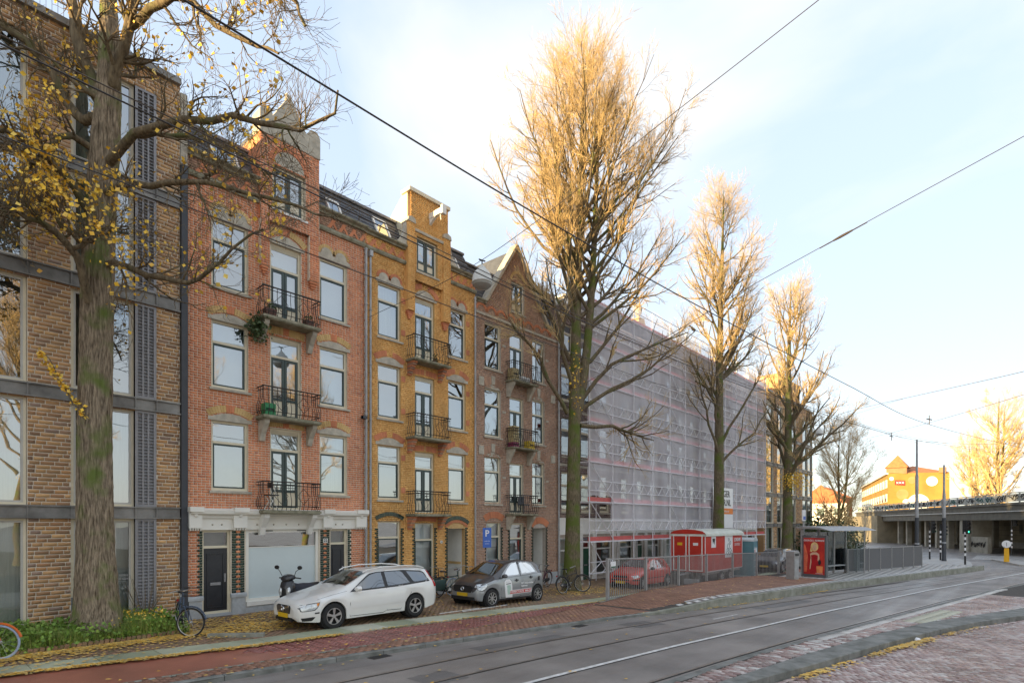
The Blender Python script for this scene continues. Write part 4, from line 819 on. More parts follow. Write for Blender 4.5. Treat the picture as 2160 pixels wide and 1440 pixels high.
# ================= TREES =================
def barkm(name, c1, c2, moss, mossamt, scale=3., bump=.9, st=(5,5,.9)):
    m = pm(name, c1, .95, .3, scale, bump, scale*2.2, col2=c2, stretch=st, spec=.15); t = m.node_tree; n = t.nodes; b = n['Principled BSDF']
    src = b.inputs['Base Color'].links[0].from_socket; g = n.new('ShaderNodeNewGeometry'); x = n.new('ShaderNodeTexNoise'); x.inputs['Scale'].default_value = 1.7; x.inputs['Detail'].default_value = 7
    t.links.new(g.outputs['Position'], x.inputs['Vector']); r = n.new('ShaderNodeMapRange'); r.inputs['From Min'].default_value = .62-mossamt; r.inputs['From Max'].default_value = .8-mossamt; t.links.new(x.outputs['Fac'], r.inputs[0])
    k = n.new('ShaderNodeMix'); k.data_type = 'RGBA'; k.inputs['B'].default_value = moss+(1,); t.links.new(r.outputs[0], k.inputs['Factor']); t.links.new(src, k.inputs['A']); t.links.new(k.outputs['Result'], b.inputs['Base Color']); return m
barkm('bark_near', (.085,.06,.04), (.42,.34,.24), (.14,.18,.05), .12, 5, 1., (7,7,.8)); barkm('bark_mossy', (.09,.07,.045), (.27,.22,.14), (.115,.145,.035), .17, 6, 1., (6,6,1.))
barkm('bark_branch', (.115,.09,.06), (.24,.19,.12), (.12,.13,.05), .10, 3); pm('twig', (.60,.44,.22), .9, .3, 3, spec=.1); pm('twig_dark', (.19,.15,.10), .9, .3, 3, spec=.1)
brickm('leaf_yellow', [(.88,.52,.03),(.92,.62,.06),(.80,.44,.03),(.90,.66,.14),(.72,.40,.05)], rough=.6, bump=.1); brickm('leaf_fallen', [(.82,.46,.05),(.88,.58,.12),(.66,.36,.06),(.78,.60,.22),(.42,.24,.08)], rough=.7, bump=.1)
def unit(a): return a/np.maximum(np.linalg.norm(a,axis=-1,keepdims=True),1e-9)
def tubes_np(P, R, n=3):
    m, k, _ = P.shape; T = np.empty_like(P); T[:,1:-1] = P[:,2:]-P[:,:-2]; T[:,0] = P[:,1]-P[:,0]; T[:,-1] = P[:,-1]-P[:,-2]; T = unit(T); D = unit(P[:,-1]-P[:,0])
    ref = np.where(np.abs(D[:,2:3]) < .9, np.array([[0,0,1.]]), np.array([[1.,0,0]])); ref = ref[:,None,:]+np.zeros_like(P); U = unit(np.cross(T,ref)); V = np.cross(T,U)
    a = 2*pi*np.arange(n)/n; pts = P[:,:,None,:]+R[:,:,None,None]*(U[:,:,None,:]*np.cos(a)[None,None,:,None]+V[:,:,None,:]*np.sin(a)[None,None,:,None])
    idx = np.arange(m*k*n).reshape(m,k,n); A = idx[:,:-1,:]; B = np.roll(idx,-1,2)[:,:-1,:]; C_ = np.roll(idx,-1,2)[:,1:,:]; D_ = idx[:,1:,:]
    return pts.reshape(-1,3), np.stack([A,B,C_,D_],-1).reshape(-1,4)
def join(parts):
    V = []; F = []; k = 0
    for v, f in parts: V.append(v); F.append(f+k); k += len(v)
    return np.concatenate(V), np.concatenate(F)
def spawn(P, R, m, rng, t0=.25, t1=1., ang=(.5,.9), ln=None, k=4, trop=.1, gnarl=.15, rr=.55, rend=.4, flat=None):
    n, kk, _ = P.shape; t = np.sort(rng.uniform(t0,t1,(n,m)),1)*(kk-1); i = np.minimum(t.astype(int),kk-2); f = (t-i)[...,None]; ar = np.arange(n)[:,None]
    p0 = P[ar,i]*(1-f)+P[ar,i+1]*f; tan = unit(P[ar,i+1]-P[ar,i]); r0 = (R[ar,i]*(1-f[...,0])+R[ar,i+1]*f[...,0])*rr
    rv = rng.normal(size=(n,m,3)); perp = unit(rv-tan*(rv*tan).sum(-1,keepdims=True)); a = rng.uniform(ang[0],ang[1],(n,m))[...,None]; d = tan*np.cos(a)+perp*np.sin(a)
    L_ = ln(p0, t/(kk-1)) if callable(ln) else np.full((n,m),ln)*rng.uniform(.6,1.3,(n,m))
    Q = [p0]; st = L_[...,None]/(k-1)
    for q in range(k-1):
        Q.append(Q[-1]+d*st); d = unit(d+np.array([0,0,trop])+gnarl*rng.normal(size=d.shape))
    Q = np.stack(Q,2).reshape(n*m,k,3); s = np.linspace(1,rend,k)[None,:]; return Q, np.maximum(r0.reshape(-1,1)*s,.0035)
def leaves_np(pts, size, rng):
    n = len(pts); a = unit(rng.normal(size=(n,3))+np.array([0,0,-.3])); b = unit(np.cross(a,rng.normal(size=(n,3)))); c = np.cross(a,b); s = (size*rng.uniform(.6,1.25,n))[:,None]
    v = np.stack([pts,pts+a*s*.5+b*s*.42+c*s*.12,pts+a*s,pts+a*s*.5-b*s*.42+c*s*.12],1).reshape(-1,3); k = 4*np.arange(n)[:,None]; return v, np.concatenate([k+np.array([[0,1,2]]),k+np.array([[0,2,3]])])
def poplar(root, base, H_, env, seed, n1=46, fork=True, zc=.3, lean=(0,0), r0=.3, dens=1., mossy=True, limbs=(), topz=None):
    """columnar bare elm: leader (sometimes double), ascending branches out to the envelope, fine twigs"""
    rng = np.random.RandomState(seed); b = np.array(base,float); k = 24; s = np.linspace(0,1,k)
    P = np.stack([b[0]+lean[0]*s+.12*np.sin(s*7+seed)*s,b[1]+lean[1]*s+.1*np.cos(s*6+seed)*s,b[2]+H_*s],1); R = r0*(1-s)**.8*(1+.35*np.exp(-s*30))+.012
    stems = [(P,R)]
    if fork:
        j = int(k*.30); q = np.linspace(0,1,18); p0 = P[j]; off = np.array([.62,-.35,0]); P2 = p0+off*(1-np.exp(-q*5))[:,None]+np.array([.35,-.3,0])*q[:,None]+np.stack([0*q,0*q,q*H_*.62],1); stems.append((P2,R[j]*.8*(1-q)**.8+.012))
    tv = [tubes_np(p[None],r[None],14) for p, r in stems]; v, f = join(tv); mesh_obj('trunk', v, f, 'bark_mossy', root, True, 180)
    prim = []
    def ln(p0, t):
        h = (p0[...,2]-b[2])/H_; rad_ = np.interp(h+.10, [e[0] for e in env], [e[1] for e in env]); return np.maximum(rad_,.5)*rng.uniform(1.15,1.75,h.shape)
    for i, (p, r) in enumerate(stems):
        c = int(n1*(1 if i == 0 else .55)); Q, RR = spawn(p[None], r[None], c, rng, zc if i == 0 else .28, .97, (.55,.95), ln, 8, .13, .085, .5, .18); prim.append((Q,RR))
    LP = []
    for L_ in limbs:                                              # explicit low limbs
        A = np.array(L_,float); t = np.linspace(0,len(A)-1,8); Q = np.stack([np.interp(t,np.arange(len(A)),A[:,i]) for i in range(3)],1); LP.append(Q+rng.normal(size=Q.shape)*.05)
    if LP: Q = np.stack(LP); prim.append((Q,np.tile(np.linspace(.10,.02,8),(len(LP),1))))
    P1 = np.concatenate([q for q,_ in prim]); R1 = np.concatenate([r for _,r in prim])
    P2, R2 = spawn(P1, R1, int(10*dens), rng, .2, 1., (.4,.85), lambda p,t: (1.75-1.15*t)*rng.uniform(.5,1.2,t.shape)*(.6+.06*H_/1.6), 5, .16, .12, .6, .3)
    v, f = join([tubes_np(P1,R1,5),tubes_np(P2,R2,4)]); mesh_obj('branches', v, f, 'bark_branch' if mossy else 'twig', root, True, 180)
    kp = rng.rand(len(P2)) < .80; P2, R2 = P2[kp], R2[kp]
    P3, R3 = spawn(P2, R2, int(8*dens), rng, .15, 1., (.35,.8), .62, 4, .2, .16, .6, .45); P4, R4 = spawn(P3, R3, 4, rng, .2, 1., (.35,.8), .32, 3, .2, .15, .85, .7)
    v, f = join([tubes_np(P3,R3,3),tubes_np(P4,R4,3)]); kind(mesh_obj('twigs', v, f, 'twig', root), 'stuff'); return P1, P3
T1 = thing('bare_tree', 'tallest bare tree, mossy trunk with a black bicycle leaning on it', 'tree', (19.67,14.31,-.25), world=True, group='bare street trees')
ENV = [(0,0),(.25,3.2),(.4,4.3),(.55,4.3),(.7,3.9),(.82,3.1),(.92,2.0),(1.02,.7),(1.2,.2)]
lim1 = [[(19.9,14.2,7.3),(21.0,13.4,8.2),(22.4,12.6,9.2),(24.0,11.9,10.4),(25.4,11.5,11.6)],[(19.9,14.1,7.6),(20.9,13.3,9.3),(21.8,12.4,10.0),(23.2,11.7,10.6),(24.2,11.2,11.2)],[(19.5,14.3,7.2),(18.5,14.5,8.3),(17.6,14.6,9.6),(16.9,14.7,9.9),(16.4,14.9,10.6)],[(19.6,14.2,8.4),(18.7,14.0,9.8),(18.0,13.8,11.2),(17.3,13.8,12.9)],[(19.8,14.2,9.0),(21.2,13.5,10.5),(22.4,12.8,12.6),(23.2,12.2,14.4)],[(19.7,14.4,9.5),(18.5,14.7,11.6),(17.8,14.9,12.4),(17.2,15.0,13.6)],[(20.0,14.0,6.7),(21.4,13.2,6.9),(22.6,12.5,6.4),(23.1,12.3,6.3)]]
p1_, p3_ = poplar(T1, (19.67,14.31,-.3), 23.4, ENV, 3, 54, True, .47, (.5,-.25), .33, 1., True, lim1)
rg = np.random.RandomState(5); sel = p3_[rg.choice(len(p3_),4000)][:,3]; sel = sel[(sel[:,2] > 6) & (sel[:,2] < 10.5) & (np.abs(sel[:,0]-19.7) < 1.6)][:130]; v, f = leaves_np(sel, .09, rg); kind(mesh_obj('leaves', v, f, 'leaf_yellow', T1), 'stuff')
v, f = leaves_np(np.array([19.55,14.0,8.4])+rg.normal(size=(90,3))*np.array([.16,.16,.8]), .10, rg); kind(mesh_obj('leaves', v, f, 'leaf_yellow', T1), 'stuff')
T2 = thing('bare_tree', 'bare tree rising behind the red site trailer, sunlit orange at its top', 'tree', (35.2,14.3,-.45), world=True, group='bare street trees')
ENV2 = [(0,0),(.3,3.4),(.42,4.2),(.55,3.6),(.68,3.0),(.8,2.9),(.92,2.0),(1.02,.8),(1.2,.3)]
lim2 = [[(35.3,14.2,6.4),(36.6,13.4,7.6),(38.2,12.8,9.0),(39.6,12.4,10.6)],[(35.1,14.3,7.0),(34.0,14.4,9.0),(33.2,14.6,11.0),(32.4,14.8,12.6)],[(35.3,14.1,7.8),(36.4,13.2,10),(37.6,12.7,11.6),(38.2,12.3,13.4)],[(35.2,14.3,8.8),(34.2,14.2,10.4),(33.6,14.0,12.8)]]
poplar(T2, (35.2,14.3,-.5), 24.0, ENV2, 9, 44, False, .43, (.3,-.2), .36, .95, True, lim2)
T3 = thing('bare_tree', 'bare tree with a ball of yellow leaves on its trunk behind the bus shelter', 'tree', (49.2,14.3,-.45), world=True, group='bare street trees')
ENV3 = [(0,0),(.25,4.8),(.4,4.6),(.55,3.8),(.7,3.4),(.85,2.9),(.95,1.8),(1.05,.7),(1.2,.3)]
poplar(T3, (49.2,14.3,-.5), 22.6, ENV3, 21, 40, False, .28, (.3,-.2), .42, .95, True, [[(49.3,14.2,6.8),(51.5,13.0,8.2),(53.6,12.2,10.2),(55.2,11.8,12)],[(49.3,14.1,7.6),(51,12.8,9.8),(52.8,12,11.6)]])
v, f = leaves_np(np.array([49.0,13.8,6.0])+rg.normal(size=(700,3))*np.array([.5,.5,.38]), .13, rg); kind(mesh_obj('leaves', v, f, 'leaf_yellow', T3), 'stuff')
T4 = thing('bare_tree', 'small bare many-stemmed tree left of the railway viaduct', 'tree', (57.5,12.4,-.45), world=True)
ENV4 = [(0,0),(.1,1.2),(.3,2.6),(.6,3.0),(.85,2.2),(1.1,.6)]
poplar(T4, (57.5,12.4,-.5), 11.5, ENV4, 33, 30, True, .12, (.2,-.1), .16, .9, False)
# far trees beyond the viaduct, lit by the low sun
FT = thing('bare_tree', 'wide bare tree glowing orange behind the viaduct, left of the other', 'tree', (97,2,-.3), world=True, group='trees beyond the viaduct')
ENV5 = [(0,0),(.2,2.6),(.4,4.4),(.65,4.2),(.85,3.0),(1.1,.8)]
poplar(FT, (97,2.5,-.5), 19.5, ENV5, 41, 40, True, .2, (0,0), .35, .9, False)
for x, y, sc, rz, lab in ((104,-4.5,.86,1.2,'bare tree glowing orange behind the viaduct at the right edge'),(120,6,.9,2.3,'farther bare tree between the mural house and the orange trees'),(88,24,.62,.7,'low bare tree in front of the far orange roofs')):
    o = copy_tree(FT); o.location = (x,y,-.3); o.rotation_euler = (0,0,rz); o.scale = (sc,)*3; o['label'] = lab
for x, y, sc, rz, lab in ((6,-13,.8,.5,'bare tree across the street mirrored in the red house windows'),(15,-14,.75,2.,'bare tree across the street mirrored in the yellow house windows'),(-6,-13,.78,3.,'bare tree across the street mirrored in the modern block windows'),(27,-16,.8,4.,'bare tree across the street mirrored in the brown house windows')):
    o = copy_tree(T1); o.location = (x,y,-.3); o.rotation_euler = (0,0,rz); o.scale = (sc,)*3; o['label'] = lab; o['group'] = 'trees across the street'
# ---- near elm with yellow leaves ----
TL = {'A':[(3.46,15.14,8.47),(3.82,14.29,8.1),(4.14,13.49,7.83),(4.4,12.9,7.73),(4.59,12.39,7.93),(4.83,11.83,8.23),(5.12,11.2,8.51)],'B':[(3.11,15.38,7.5),(2.9,15.16,8.1),(2.72,15.07,8.42),(2.3,14.93,8.71),(1.93,14.9,8.8),(1.57,14.85,8.87),(1.16,14.85,8.97)],'B2':[(2.75,15.03,8.37),(2.9,14.72,8.62),(3.18,14.11,8.67),(3.38,13.73,8.73)],'C':[(3.46,15.14,10.82),(3.65,14.63,11.11),(4.0,13.94,11.18),(4.37,13.08,11.15),(4.72,12.25,10.99),(5.04,11.44,10.74),(5.28,10.73,10.36),(5.49,10.2,10.21),(5.63,9.74,10.34),(5.69,9.52,10.71)],'C2':[(3.65,14.63,11.16),(4.1,14.28,11.25),(4.7,14.06,11.38),(5.18,13.98,11.47),(5.78,13.61,11.27),(6.12,13.38,11.0),(6.67,13.07,10.89)],'D':[(3.49,15.1,10.08),(3.76,14.36,10.06),(4.07,13.57,9.85),(4.43,12.72,9.77),(4.7,11.97,9.38),(5.12,11.2,9.07),(5.53,10.45,8.77),(5.85,9.95,8.54)],'D2':[(4.49,12.65,9.77),(4.65,12.32,9.98),(4.78,12.18,10.27)],'E':[(3.1,15.54,9.55),(2.79,15.44,10.11),(2.36,15.31,10.37),(1.98,15.29,10.57),(1.61,15.25,10.51),(1.19,15.13,10.46)],'F':[(3.05,16.19,11.95),(2.63,16.51,12.96),(2.25,16.78,13.53),(1.79,16.99,13.78),(1.35,17.19,13.92)],'S1':[(3.3,15.62,12.35),(3.03,16.06,13.61),(2.95,16.31,14.68),(2.89,16.52,15.76)],'S3':[(3.52,15.22,12.59),(3.67,14.91,13.36),(3.75,14.67,14.01),(3.79,14.48,14.75),(3.96,14.13,15.69)],'S3b':[(3.7,14.87,13.68),(3.93,14.02,13.79),(4.13,13.19,13.63),(4.35,12.5,13.16),(4.62,11.76,12.46),(4.91,11.14,11.92),(5.12,10.6,11.62)],'H':[(3.86,14.4,14.96),(4.26,12.76,14.66),(4.7,11.07,13.57),(4.99,10.15,12.47),(5.13,9.7,11.68)],'I':[(3.07,15.58,11.14),(2.56,15.54,10.87),(2.14,15.41,10.21),(1.83,15.3,9.44),(1.61,15.25,8.65)],'J':[(3.1,15.54,8.81),(2.69,15.84,9.29),(2.39,16.03,9.75),(2.03,16.28,10.01),(1.6,16.61,10.15)],'T':[(3.3,15.62,-0.04),(3.3,15.62,0.41),(3.28,15.64,1.6),(3.26,15.66,3.21),(3.26,15.66,4.82),(3.28,15.64,6.43),(3.3,15.61,8.05),(3.35,15.57,9.66),(3.42,15.49,11.27),(3.47,15.43,12.35),(3.48,15.42,13.64),(3.49,15.56,14.8),(3.49,15.7,16.32),(3.47,15.73,17.52)],'G':[(3.02,15.41,5.02),(2.72,15.52,5.56),(2.5,15.68,5.96),(2.32,15.81,6.36)]}
T0 = thing('elm_tree', 'big near elm with rugged mossy trunk and yellow leaves in front of the modern block', 'tree', (3.3,15.6,0), world=True)
rng = np.random.RandomState(17)
def resamp(A, k):
    A = np.array(A,float); t = np.linspace(0,len(A)-1,k); i = np.minimum(t.astype(int),len(A)-2); f = t-i
    P_ = np.vstack([2*A[0]-A[1],A,2*A[-1]-A[-2]]); a, b, c, d = P_[i],P_[i+1],P_[i+2],P_[i+3]; f = f[:,None]
    return .5*((2*b)+(-a+c)*f+(2*a-5*b+4*c-d)*f*f+(-a+3*b-3*c+d)*f**3)
K, NT = 190, 72; Pt = resamp(TL['T'],K); zz = Pt[:,2]; rt = np.interp(zz,[-.1,.25,.8,2,5,9,11.5,13,15],[.60,.50,.42,.35,.315,.295,.265,.21,.14])
th = np.arange(NT)*2*pi/NT; V = np.zeros((K,NT,3))
for i in range(K):
    w = .45*np.sin(zz[i]*1.3)+.35*np.sin(zz[i]*3.1+1)+.2*np.sin(zz[i]*7.3); ridge = np.abs(np.sin(th*9+w*1.6+.5*np.sin(zz[i]*2.1+th*2)))*.9+.5*np.abs(np.sin(th*15-w*1.1+zz[i]*.7))
    root_ = .16*np.exp(-max(zz[i],0)*1.8)*np.maximum(0,np.sin(th*5+.6)); rr_ = rt[i]*(1+.055*(ridge-.75)*1.7+root_)+rng.uniform(-.006,.006,NT); V[i] = Pt[i]+np.stack([rr_*np.cos(th),rr_*np.sin(th),np.zeros(NT)],1)
ix = np.arange(K*NT).reshape(K,NT); F_ = np.stack([ix[:-1],np.roll(ix,-1,1)[:-1],np.roll(ix,-1,1)[1:],ix[1:]],-1).reshape(-1,4); mesh_obj('trunk', V.reshape(-1,3), F_, 'bark_near', T0, True, 180)
RB = {'A':(.085,.018),'B':(.11,.025),'B2':(.05,.015),'C':(.115,.018),'C2':(.065,.015),'D':(.09,.018),'D2':(.04,.012),'E':(.11,.03),'F':(.12,.05),'S1':(.17,.09),'S3':(.15,.06),'S3b':(.10,.02),'H':(.09,.02),'I':(.09,.02),'J':(.10,.03),'G':(.02,.006)}
mains = []; PR = []; RR_ = []
for k_, (ra, rb) in RB.items():
    A_ = np.array(TL[k_]); j_ = np.argmin(np.abs(zz-(A_[0][2]-.15))); TLk = [tuple(Pt[j_])]+TL[k_] if k_ not in ('B2','C2','D2','S3b','H','G') else TL[k_]
    P_ = resamp(TLk,14); P_[1:] += rng.normal(size=(13,3))*.035; R_a = np.linspace(ra,rb,14)
    v, f = tubes_np(P_[None],R_a[None],9); mesh_obj('limb', v, f, 'bark_branch', T0, True, 180)
    if k_ != 'G': PR.append(P_); RR_.append(R_a)
PR = np.stack(PR); RR_ = np.stack(RR_)
Q2, R2 = spawn(PR, RR_, 17, rng, .15, 1., (.5,1.15), lambda p,t: (1.5-.8*t)*rng.uniform(.45,1.25,t.shape), 7, .10, .20, .42, .25); Q3, R3 = spawn(Q2, R2, 6, rng, .15, 1., (.4,1.), .62, 5, .08, .22, .62, .4); Q4, R4 = spawn(Q3, R3, 3, rng, .2, 1., (.4,.95), .30, 4, .05, .2, .75, .6)
v, f = tubes_np(Q2,R2,5); mesh_obj('branches', v, f, 'bark_branch', T0, True, 180); v, f = join([tubes_np(Q3,R3,4),tubes_np(Q4,R4,3)]); kind(mesh_obj('twigs', v, f, 'twig_dark', T0), 'stuff')
E3 = np.concatenate([Q4[:,2],Q4[:,3],Q3[:,3]]); X_ = E3[:,0]*.669-E3[:,1]*.7433; Z_ = E3[:,0]*.7433+E3[:,1]*.669; U_ = 1080+1200*X_/Z_; V_ = 1102-1200*(E3[:,2]-2.65)/Z_
wgt = np.exp(-(((U_-150)/95)**2+((V_-310)/170)**2))*1.0+.11*(U_ < 600)+.12*np.exp(-(((U_-330)/90)**2+((V_-560)/60)**2)); keep = E3[rng.rand(len(E3)) < wgt*1.7]
v, f = leaves_np(keep, .098, rng); kind(mesh_obj('leaves', v, f, 'leaf_yellow', T0), 'stuff')
gpt = resamp(TL['G'],60); v, f = leaves_np(gpt[rng.randint(0,60,150)]+rng.normal(size=(150,3))*.035, .09, rng); kind(mesh_obj('leaves', v, f, 'leaf_yellow', T0), 'stuff')
# ================= VEHICLES =================
def paint(name, col, rough=.28, met=0.): return pm(name, col, rough, .05, 1.2, metal=met, coat=1.)
paint('paint_white', (.76,.76,.73)); paint('paint_silver', (.30,.315,.325), .32, .3); paint('paint_char', (.055,.052,.055), .45, .2); paint('paint_red', (.55,.045,.03), .35); paint('paint_dark', (.035,.038,.045), .3, .3)
pm('tyre', (.018,.018,.019), .85, .2, 20); pm('rim', (.50,.50,.50), .3, .08, 6, metal=.8); pm('black_plastic', (.018,.018,.019), .5, .2, 10); pm('plate_yellow', (.75,.48,.02), .5, .03, 4); pm('lamp_red', (.45,.015,.015), .25, .1, 8); pm('lamp_amber', (.75,.25,.02), .25, .1, 8); pm('chrome', (.75,.75,.76), .15, .03, 5, metal=1.); pm('headlamp', (.62,.66,.68), .12, .25, 14, metal=.3, coat=1.); pm('well', (.01,.01,.01), .95)
def I(P, x): return float(np.interp(x, [p[0] for p in P], [p[1] for p in P]))
def wheel(root, x, y, z, r, w, spokes, side):
    t = MB().lathe([(r*.66,-w/2),(r*.72,-w/2-.004),(r*.93,-w/2),(r*.985,-w*.36),(r,-w*.2),(r,w*.2),(r*.985,w*.36),(r*.93,w/2),(r*.66,w/2)], (0,0,0), 32, 'y', False); o = t.build('wheel', 'tyre', root, True); o.location = (x,y,z)
    s = side; R_ = MB(); yy = s*(w/2-.035); f = s*.03
    R_.ring((0,yy+f,0), r*.64, r*.035, 32, 6); R_.lathe([(.001,yy+f*1.0),(r*.13,yy+f*1.0),(r*.17,yy+f*.4),(r*.17,yy-f)], (0,0,0), 14, 'y')
    for k in range(spokes):
        a = 2*pi*k/spokes+.3
        for d in ((-.10,.10) if spokes == 5 else (0,)):
            p = (r*.12*cos(a),yy+f*.5,r*.12*sin(a)); q = (r*.63*cos(a+d),yy+f*.75,r*.63*sin(a+d)); R_.beam(p, q, .02 if s else 0, .04 if spokes == 5 else .032)
    R_.build('rim', 'rim', o, True); MB().lathe([(.001,yy-f*1.4),(r*.66,yy-f*1.4),(r*.66,yy-f*1.8)], (0,0,0), 24, 'y').build('brake_disc', 'well', o)
    return o
class Car:
    def __init__(s, root, L, W, zc, zs, wt, zb, xw, rw, body, top=None, gc=.945):
        s.root, s.L, s.W, s.zc, s.zs, s.wt, s.zb, s.xw, s.rw = root, L, W, zc, zs, wt, zb, xw, rw
        s.plan = [(0,.60),(.03,.72),(.08,.81),(.16,.885),(.32,.95),(.6,.985),(1.2,1.),(L-1.2,1.),(L-.5,.985),(L-.22,.95),(L-.08,.86),(L-.03,.80),(L,.70)]
        xs = sorted(set([0,.015,.03,.055,.08,.12,.16,.22]+[round(v,3) for v in np.arange(.28,L-.2,.055)]+[L-.2,L-.14,L-.09,L-.055,L-.03,L-.015,L]+[x+d for x in xw for d in np.arange(-rw-.07,rw+.071,.025)])); xs = [x for x in xs if 0 <= x <= L]
        rings = []
        for x in xs:
            h = s.sec(x); rings.append([(x,-p[0],p[1]) for p in h]+[(x,p[0],p[1]) for p in h[::-1][1:]])
        n = len(rings[0]); M = MB()
        for r in rings: M.v.extend(r)
        tops = MB(); tops.v = list(M.v)
        for i in range(len(rings)-1):
            for j in range(n-1):
                q = (i*n+j,i*n+j+1,(i+1)*n+j+1,(i+1)*n+j); hood = top and 5 <= j < n-6; (tops if hood else M).f.append(q)
        M.f.append(tuple(range(n))); M.f.append(tuple((len(rings)-1)*n+j for j in range(n-1,-1,-1)))
        s.body = M.build('body', body, root, True, 40)
        if top: s.top = tops.build('roof_and_bonnet', top, root, True, 40)
        M = MB()                                                  # dark floor pan and wheel wells
        M.box(.15,L-.15,-W*.40,W*.40,I(zb,L/2)+.03,I(zb,L/2)+.12)
        for x in xw:
            for sy in (-1,1): M.lathe([(rw+.045,-.14),(rw+.045,.14),(.05,.14)], (x,sy*(W/2-.20),rw), 20, 'y')
        M.build('underbody', 'well', root)
    def sec(s, x):
        W2 = s.W/2; h = W2*I(s.plan,x); zb = I(s.zb,x); zs = I(s.zs,x); zc = max(I(s.zc,x),zs+.012); R = s.rw+.05
        for xw in s.xw:
            d = abs(x-xw)
            if d < R: zb = max(zb, s.rw+sqrt(R*R-d*d)*.99)
        zb = min(zb, zs-.06); wt = min(I(s.wt,x), h*.93); m = zs-zb
        return [(h*.80,zb-.0),(h*.955 if zb < .4 else h*.985,zb+.012),(h*.99,zb+.25*m),(h*1.0,zb+.5*m),(h*.992,zb+.8*m),(h*.955,zs),(wt,zs+(zc-zs)*.90),(wt*.84,zs+(zc-zs)*.965),(wt*.5,zs+(zc-zs)*.992),(0,zc)]
    def y(s, x, z):
        h = s.sec(x)[1:]
        for a, b in zip(h, h[1:]):
            if a[1] <= z <= b[1]: return a[0]+(b[0]-a[0])*(z-a[1])/max(b[1]-a[1],1e-6)
        return h[0][0] if z < h[0][1] else h[-1][0]
    def patch(s, name, m, poly, off=.008, sides=(-1,1), n=10, parent=None, lab=None):
        """a panel hugging the side of the body, outline in (x, z)"""
        xs = [p[0] for p in poly]; zs = [p[1] for p in poly]
        for sd in sides:
            M = MB(); x0, x1 = min(xs), max(xs); cols = []
            for i in range(n+1):
                x = x0+(x1-x0)*(i/n); x = min(max(x,x0+1e-4),x1-1e-4); hit = []
                for a, b in zip(poly, poly[1:]+poly[:1]):
                    if (a[0]-x)*(b[0]-x) <= 0 and a[0] != b[0]: hit.append(a[1]+(b[1]-a[1])*(x-a[0])/(b[0]-a[0]))
                lo, hi = min(hit), max(hit); cols.append([(x,sd*(s.y(x,lo+(hi-lo)*k/4)+off),lo+(hi-lo)*k/4) for k in range(5)])
            for c in cols: M.v.extend(c)
            for i in range(n):
                for k in range(4): M.f.append((i*5+k,(i+1)*5+k,(i+1)*5+k+1,i*5+k+1))
            o = M.build(name, m, parent or s.root, True, 60)
            if lab: o['label'] = lab
    def screen(s, name, m, xa, xb, f=.93, off=.007):
        M = MB(); n = 12
        for i in range(n+1):
            x = xa+(xb-xa)*i/n; sec = s.sec(x)[6:][::-1]; ys = [p[0] for p in sec]; zz = [p[1] for p in sec]; sl = (I(s.zc,x+.02)-I(s.zc,x-.02))/.04; nn = sqrt(1+sl*sl)
            for k in range(-6,7):
                y = sec[-1][0]*f*k/6; z = float(np.interp(abs(y),ys,zz)); M.v.append((x-off*sl/nn,y,z+off/nn))
        for i in range(n):
            for k in range(12): M.f.append((i*13+k,(i+1)*13+k,(i+1)*13+k+1,i*13+k+1))
        M.build(name, m, s.root, True, 60)
    def seam(s, pts, r=.007, name='panel_gap', m='black_plastic', off=.001, sides=(-1,1)):
        for sd in sides: MB().tube([(x,sd*(s.y(x,z)+off),z) for x, z in pts], r, 4).build(name, m, s.root)
    def wheels(s, w, spokes):
        for x in s.xw:
            for sd in (-1,1): wheel(s.root, x, sd*(s.W/2-w/2-.005), s.rw, s.rw, w, spokes, sd)
    def plate(s, x, z, w=.5): MB().box(x,x+.02,-w/2,w/2,z-.055,z+.055).build('number_plate', 'plate_yellow', s.root)
    def mirror(s, x, z, m):
        for sd in (-1,1):
            yy = s.y(x,z); o = MB().ell([(x-.10,sd*(yy+.13),z+.03,.01,.01),(x-.085,sd*(yy+.13),z+.03,.075,.055),(x-.02,sd*(yy+.135),z+.035,.095,.075),(x+.04,sd*(yy+.135),z+.035,.09,.07)], 12).build('wing_mirror', m, s.root, True); MB().beam((x,sd*yy,z-.02),(x,sd*(yy+.08),z+.0),.05,.025).build('mirror_arm', 'black_plastic', o)
def rotx(root, x): root.rotation_euler = (0, 0, atan2(0,1)); return root
# ---- white estate car ----
V1 = thing('estate_car', 'white estate car with roof rails parked in front of the red house', 'car', (6.72,13.69,.0), -.005); V1.scale = (.965,)*3
c = Car(V1, 4.52, 1.77, [(0,.60),(.04,.69),(.12,.76),(.5,.86),(1.1,.975),(1.32,1.03),(1.45,1.10),(2.05,1.395),(2.4,1.445),(3.0,1.455),(3.8,1.425),(4.12,1.385),(4.2,1.34),(4.40,1.0),(4.47,.93),(4.5,.85),(4.52,.6)],
  [(0,.54),(.06,.62),(.3,.73),(.9,.82),(1.3,.875),(1.6,.90),(3.0,.95),(4.0,1.0),(4.35,1.0),(4.47,.88),(4.52,.57)], [(0,.42),(.3,.55),(.9,.64),(1.3,.69),(1.6,.67),(2.1,.605),(3,.60),(4.0,.575),(4.3,.63),(4.45,.66),(4.52,.5)], [(0,.34),(.08,.25),(.5,.2),(4.0,.2),(4.35,.27),(4.52,.42)], (.93,3.57), .325, 'paint_white')
c.wheels(.205, 5); c.screen('windscreen', 'glass_car', 1.40, 2.06); c.screen('rear_window', 'glass_car', 4.19, 4.37)
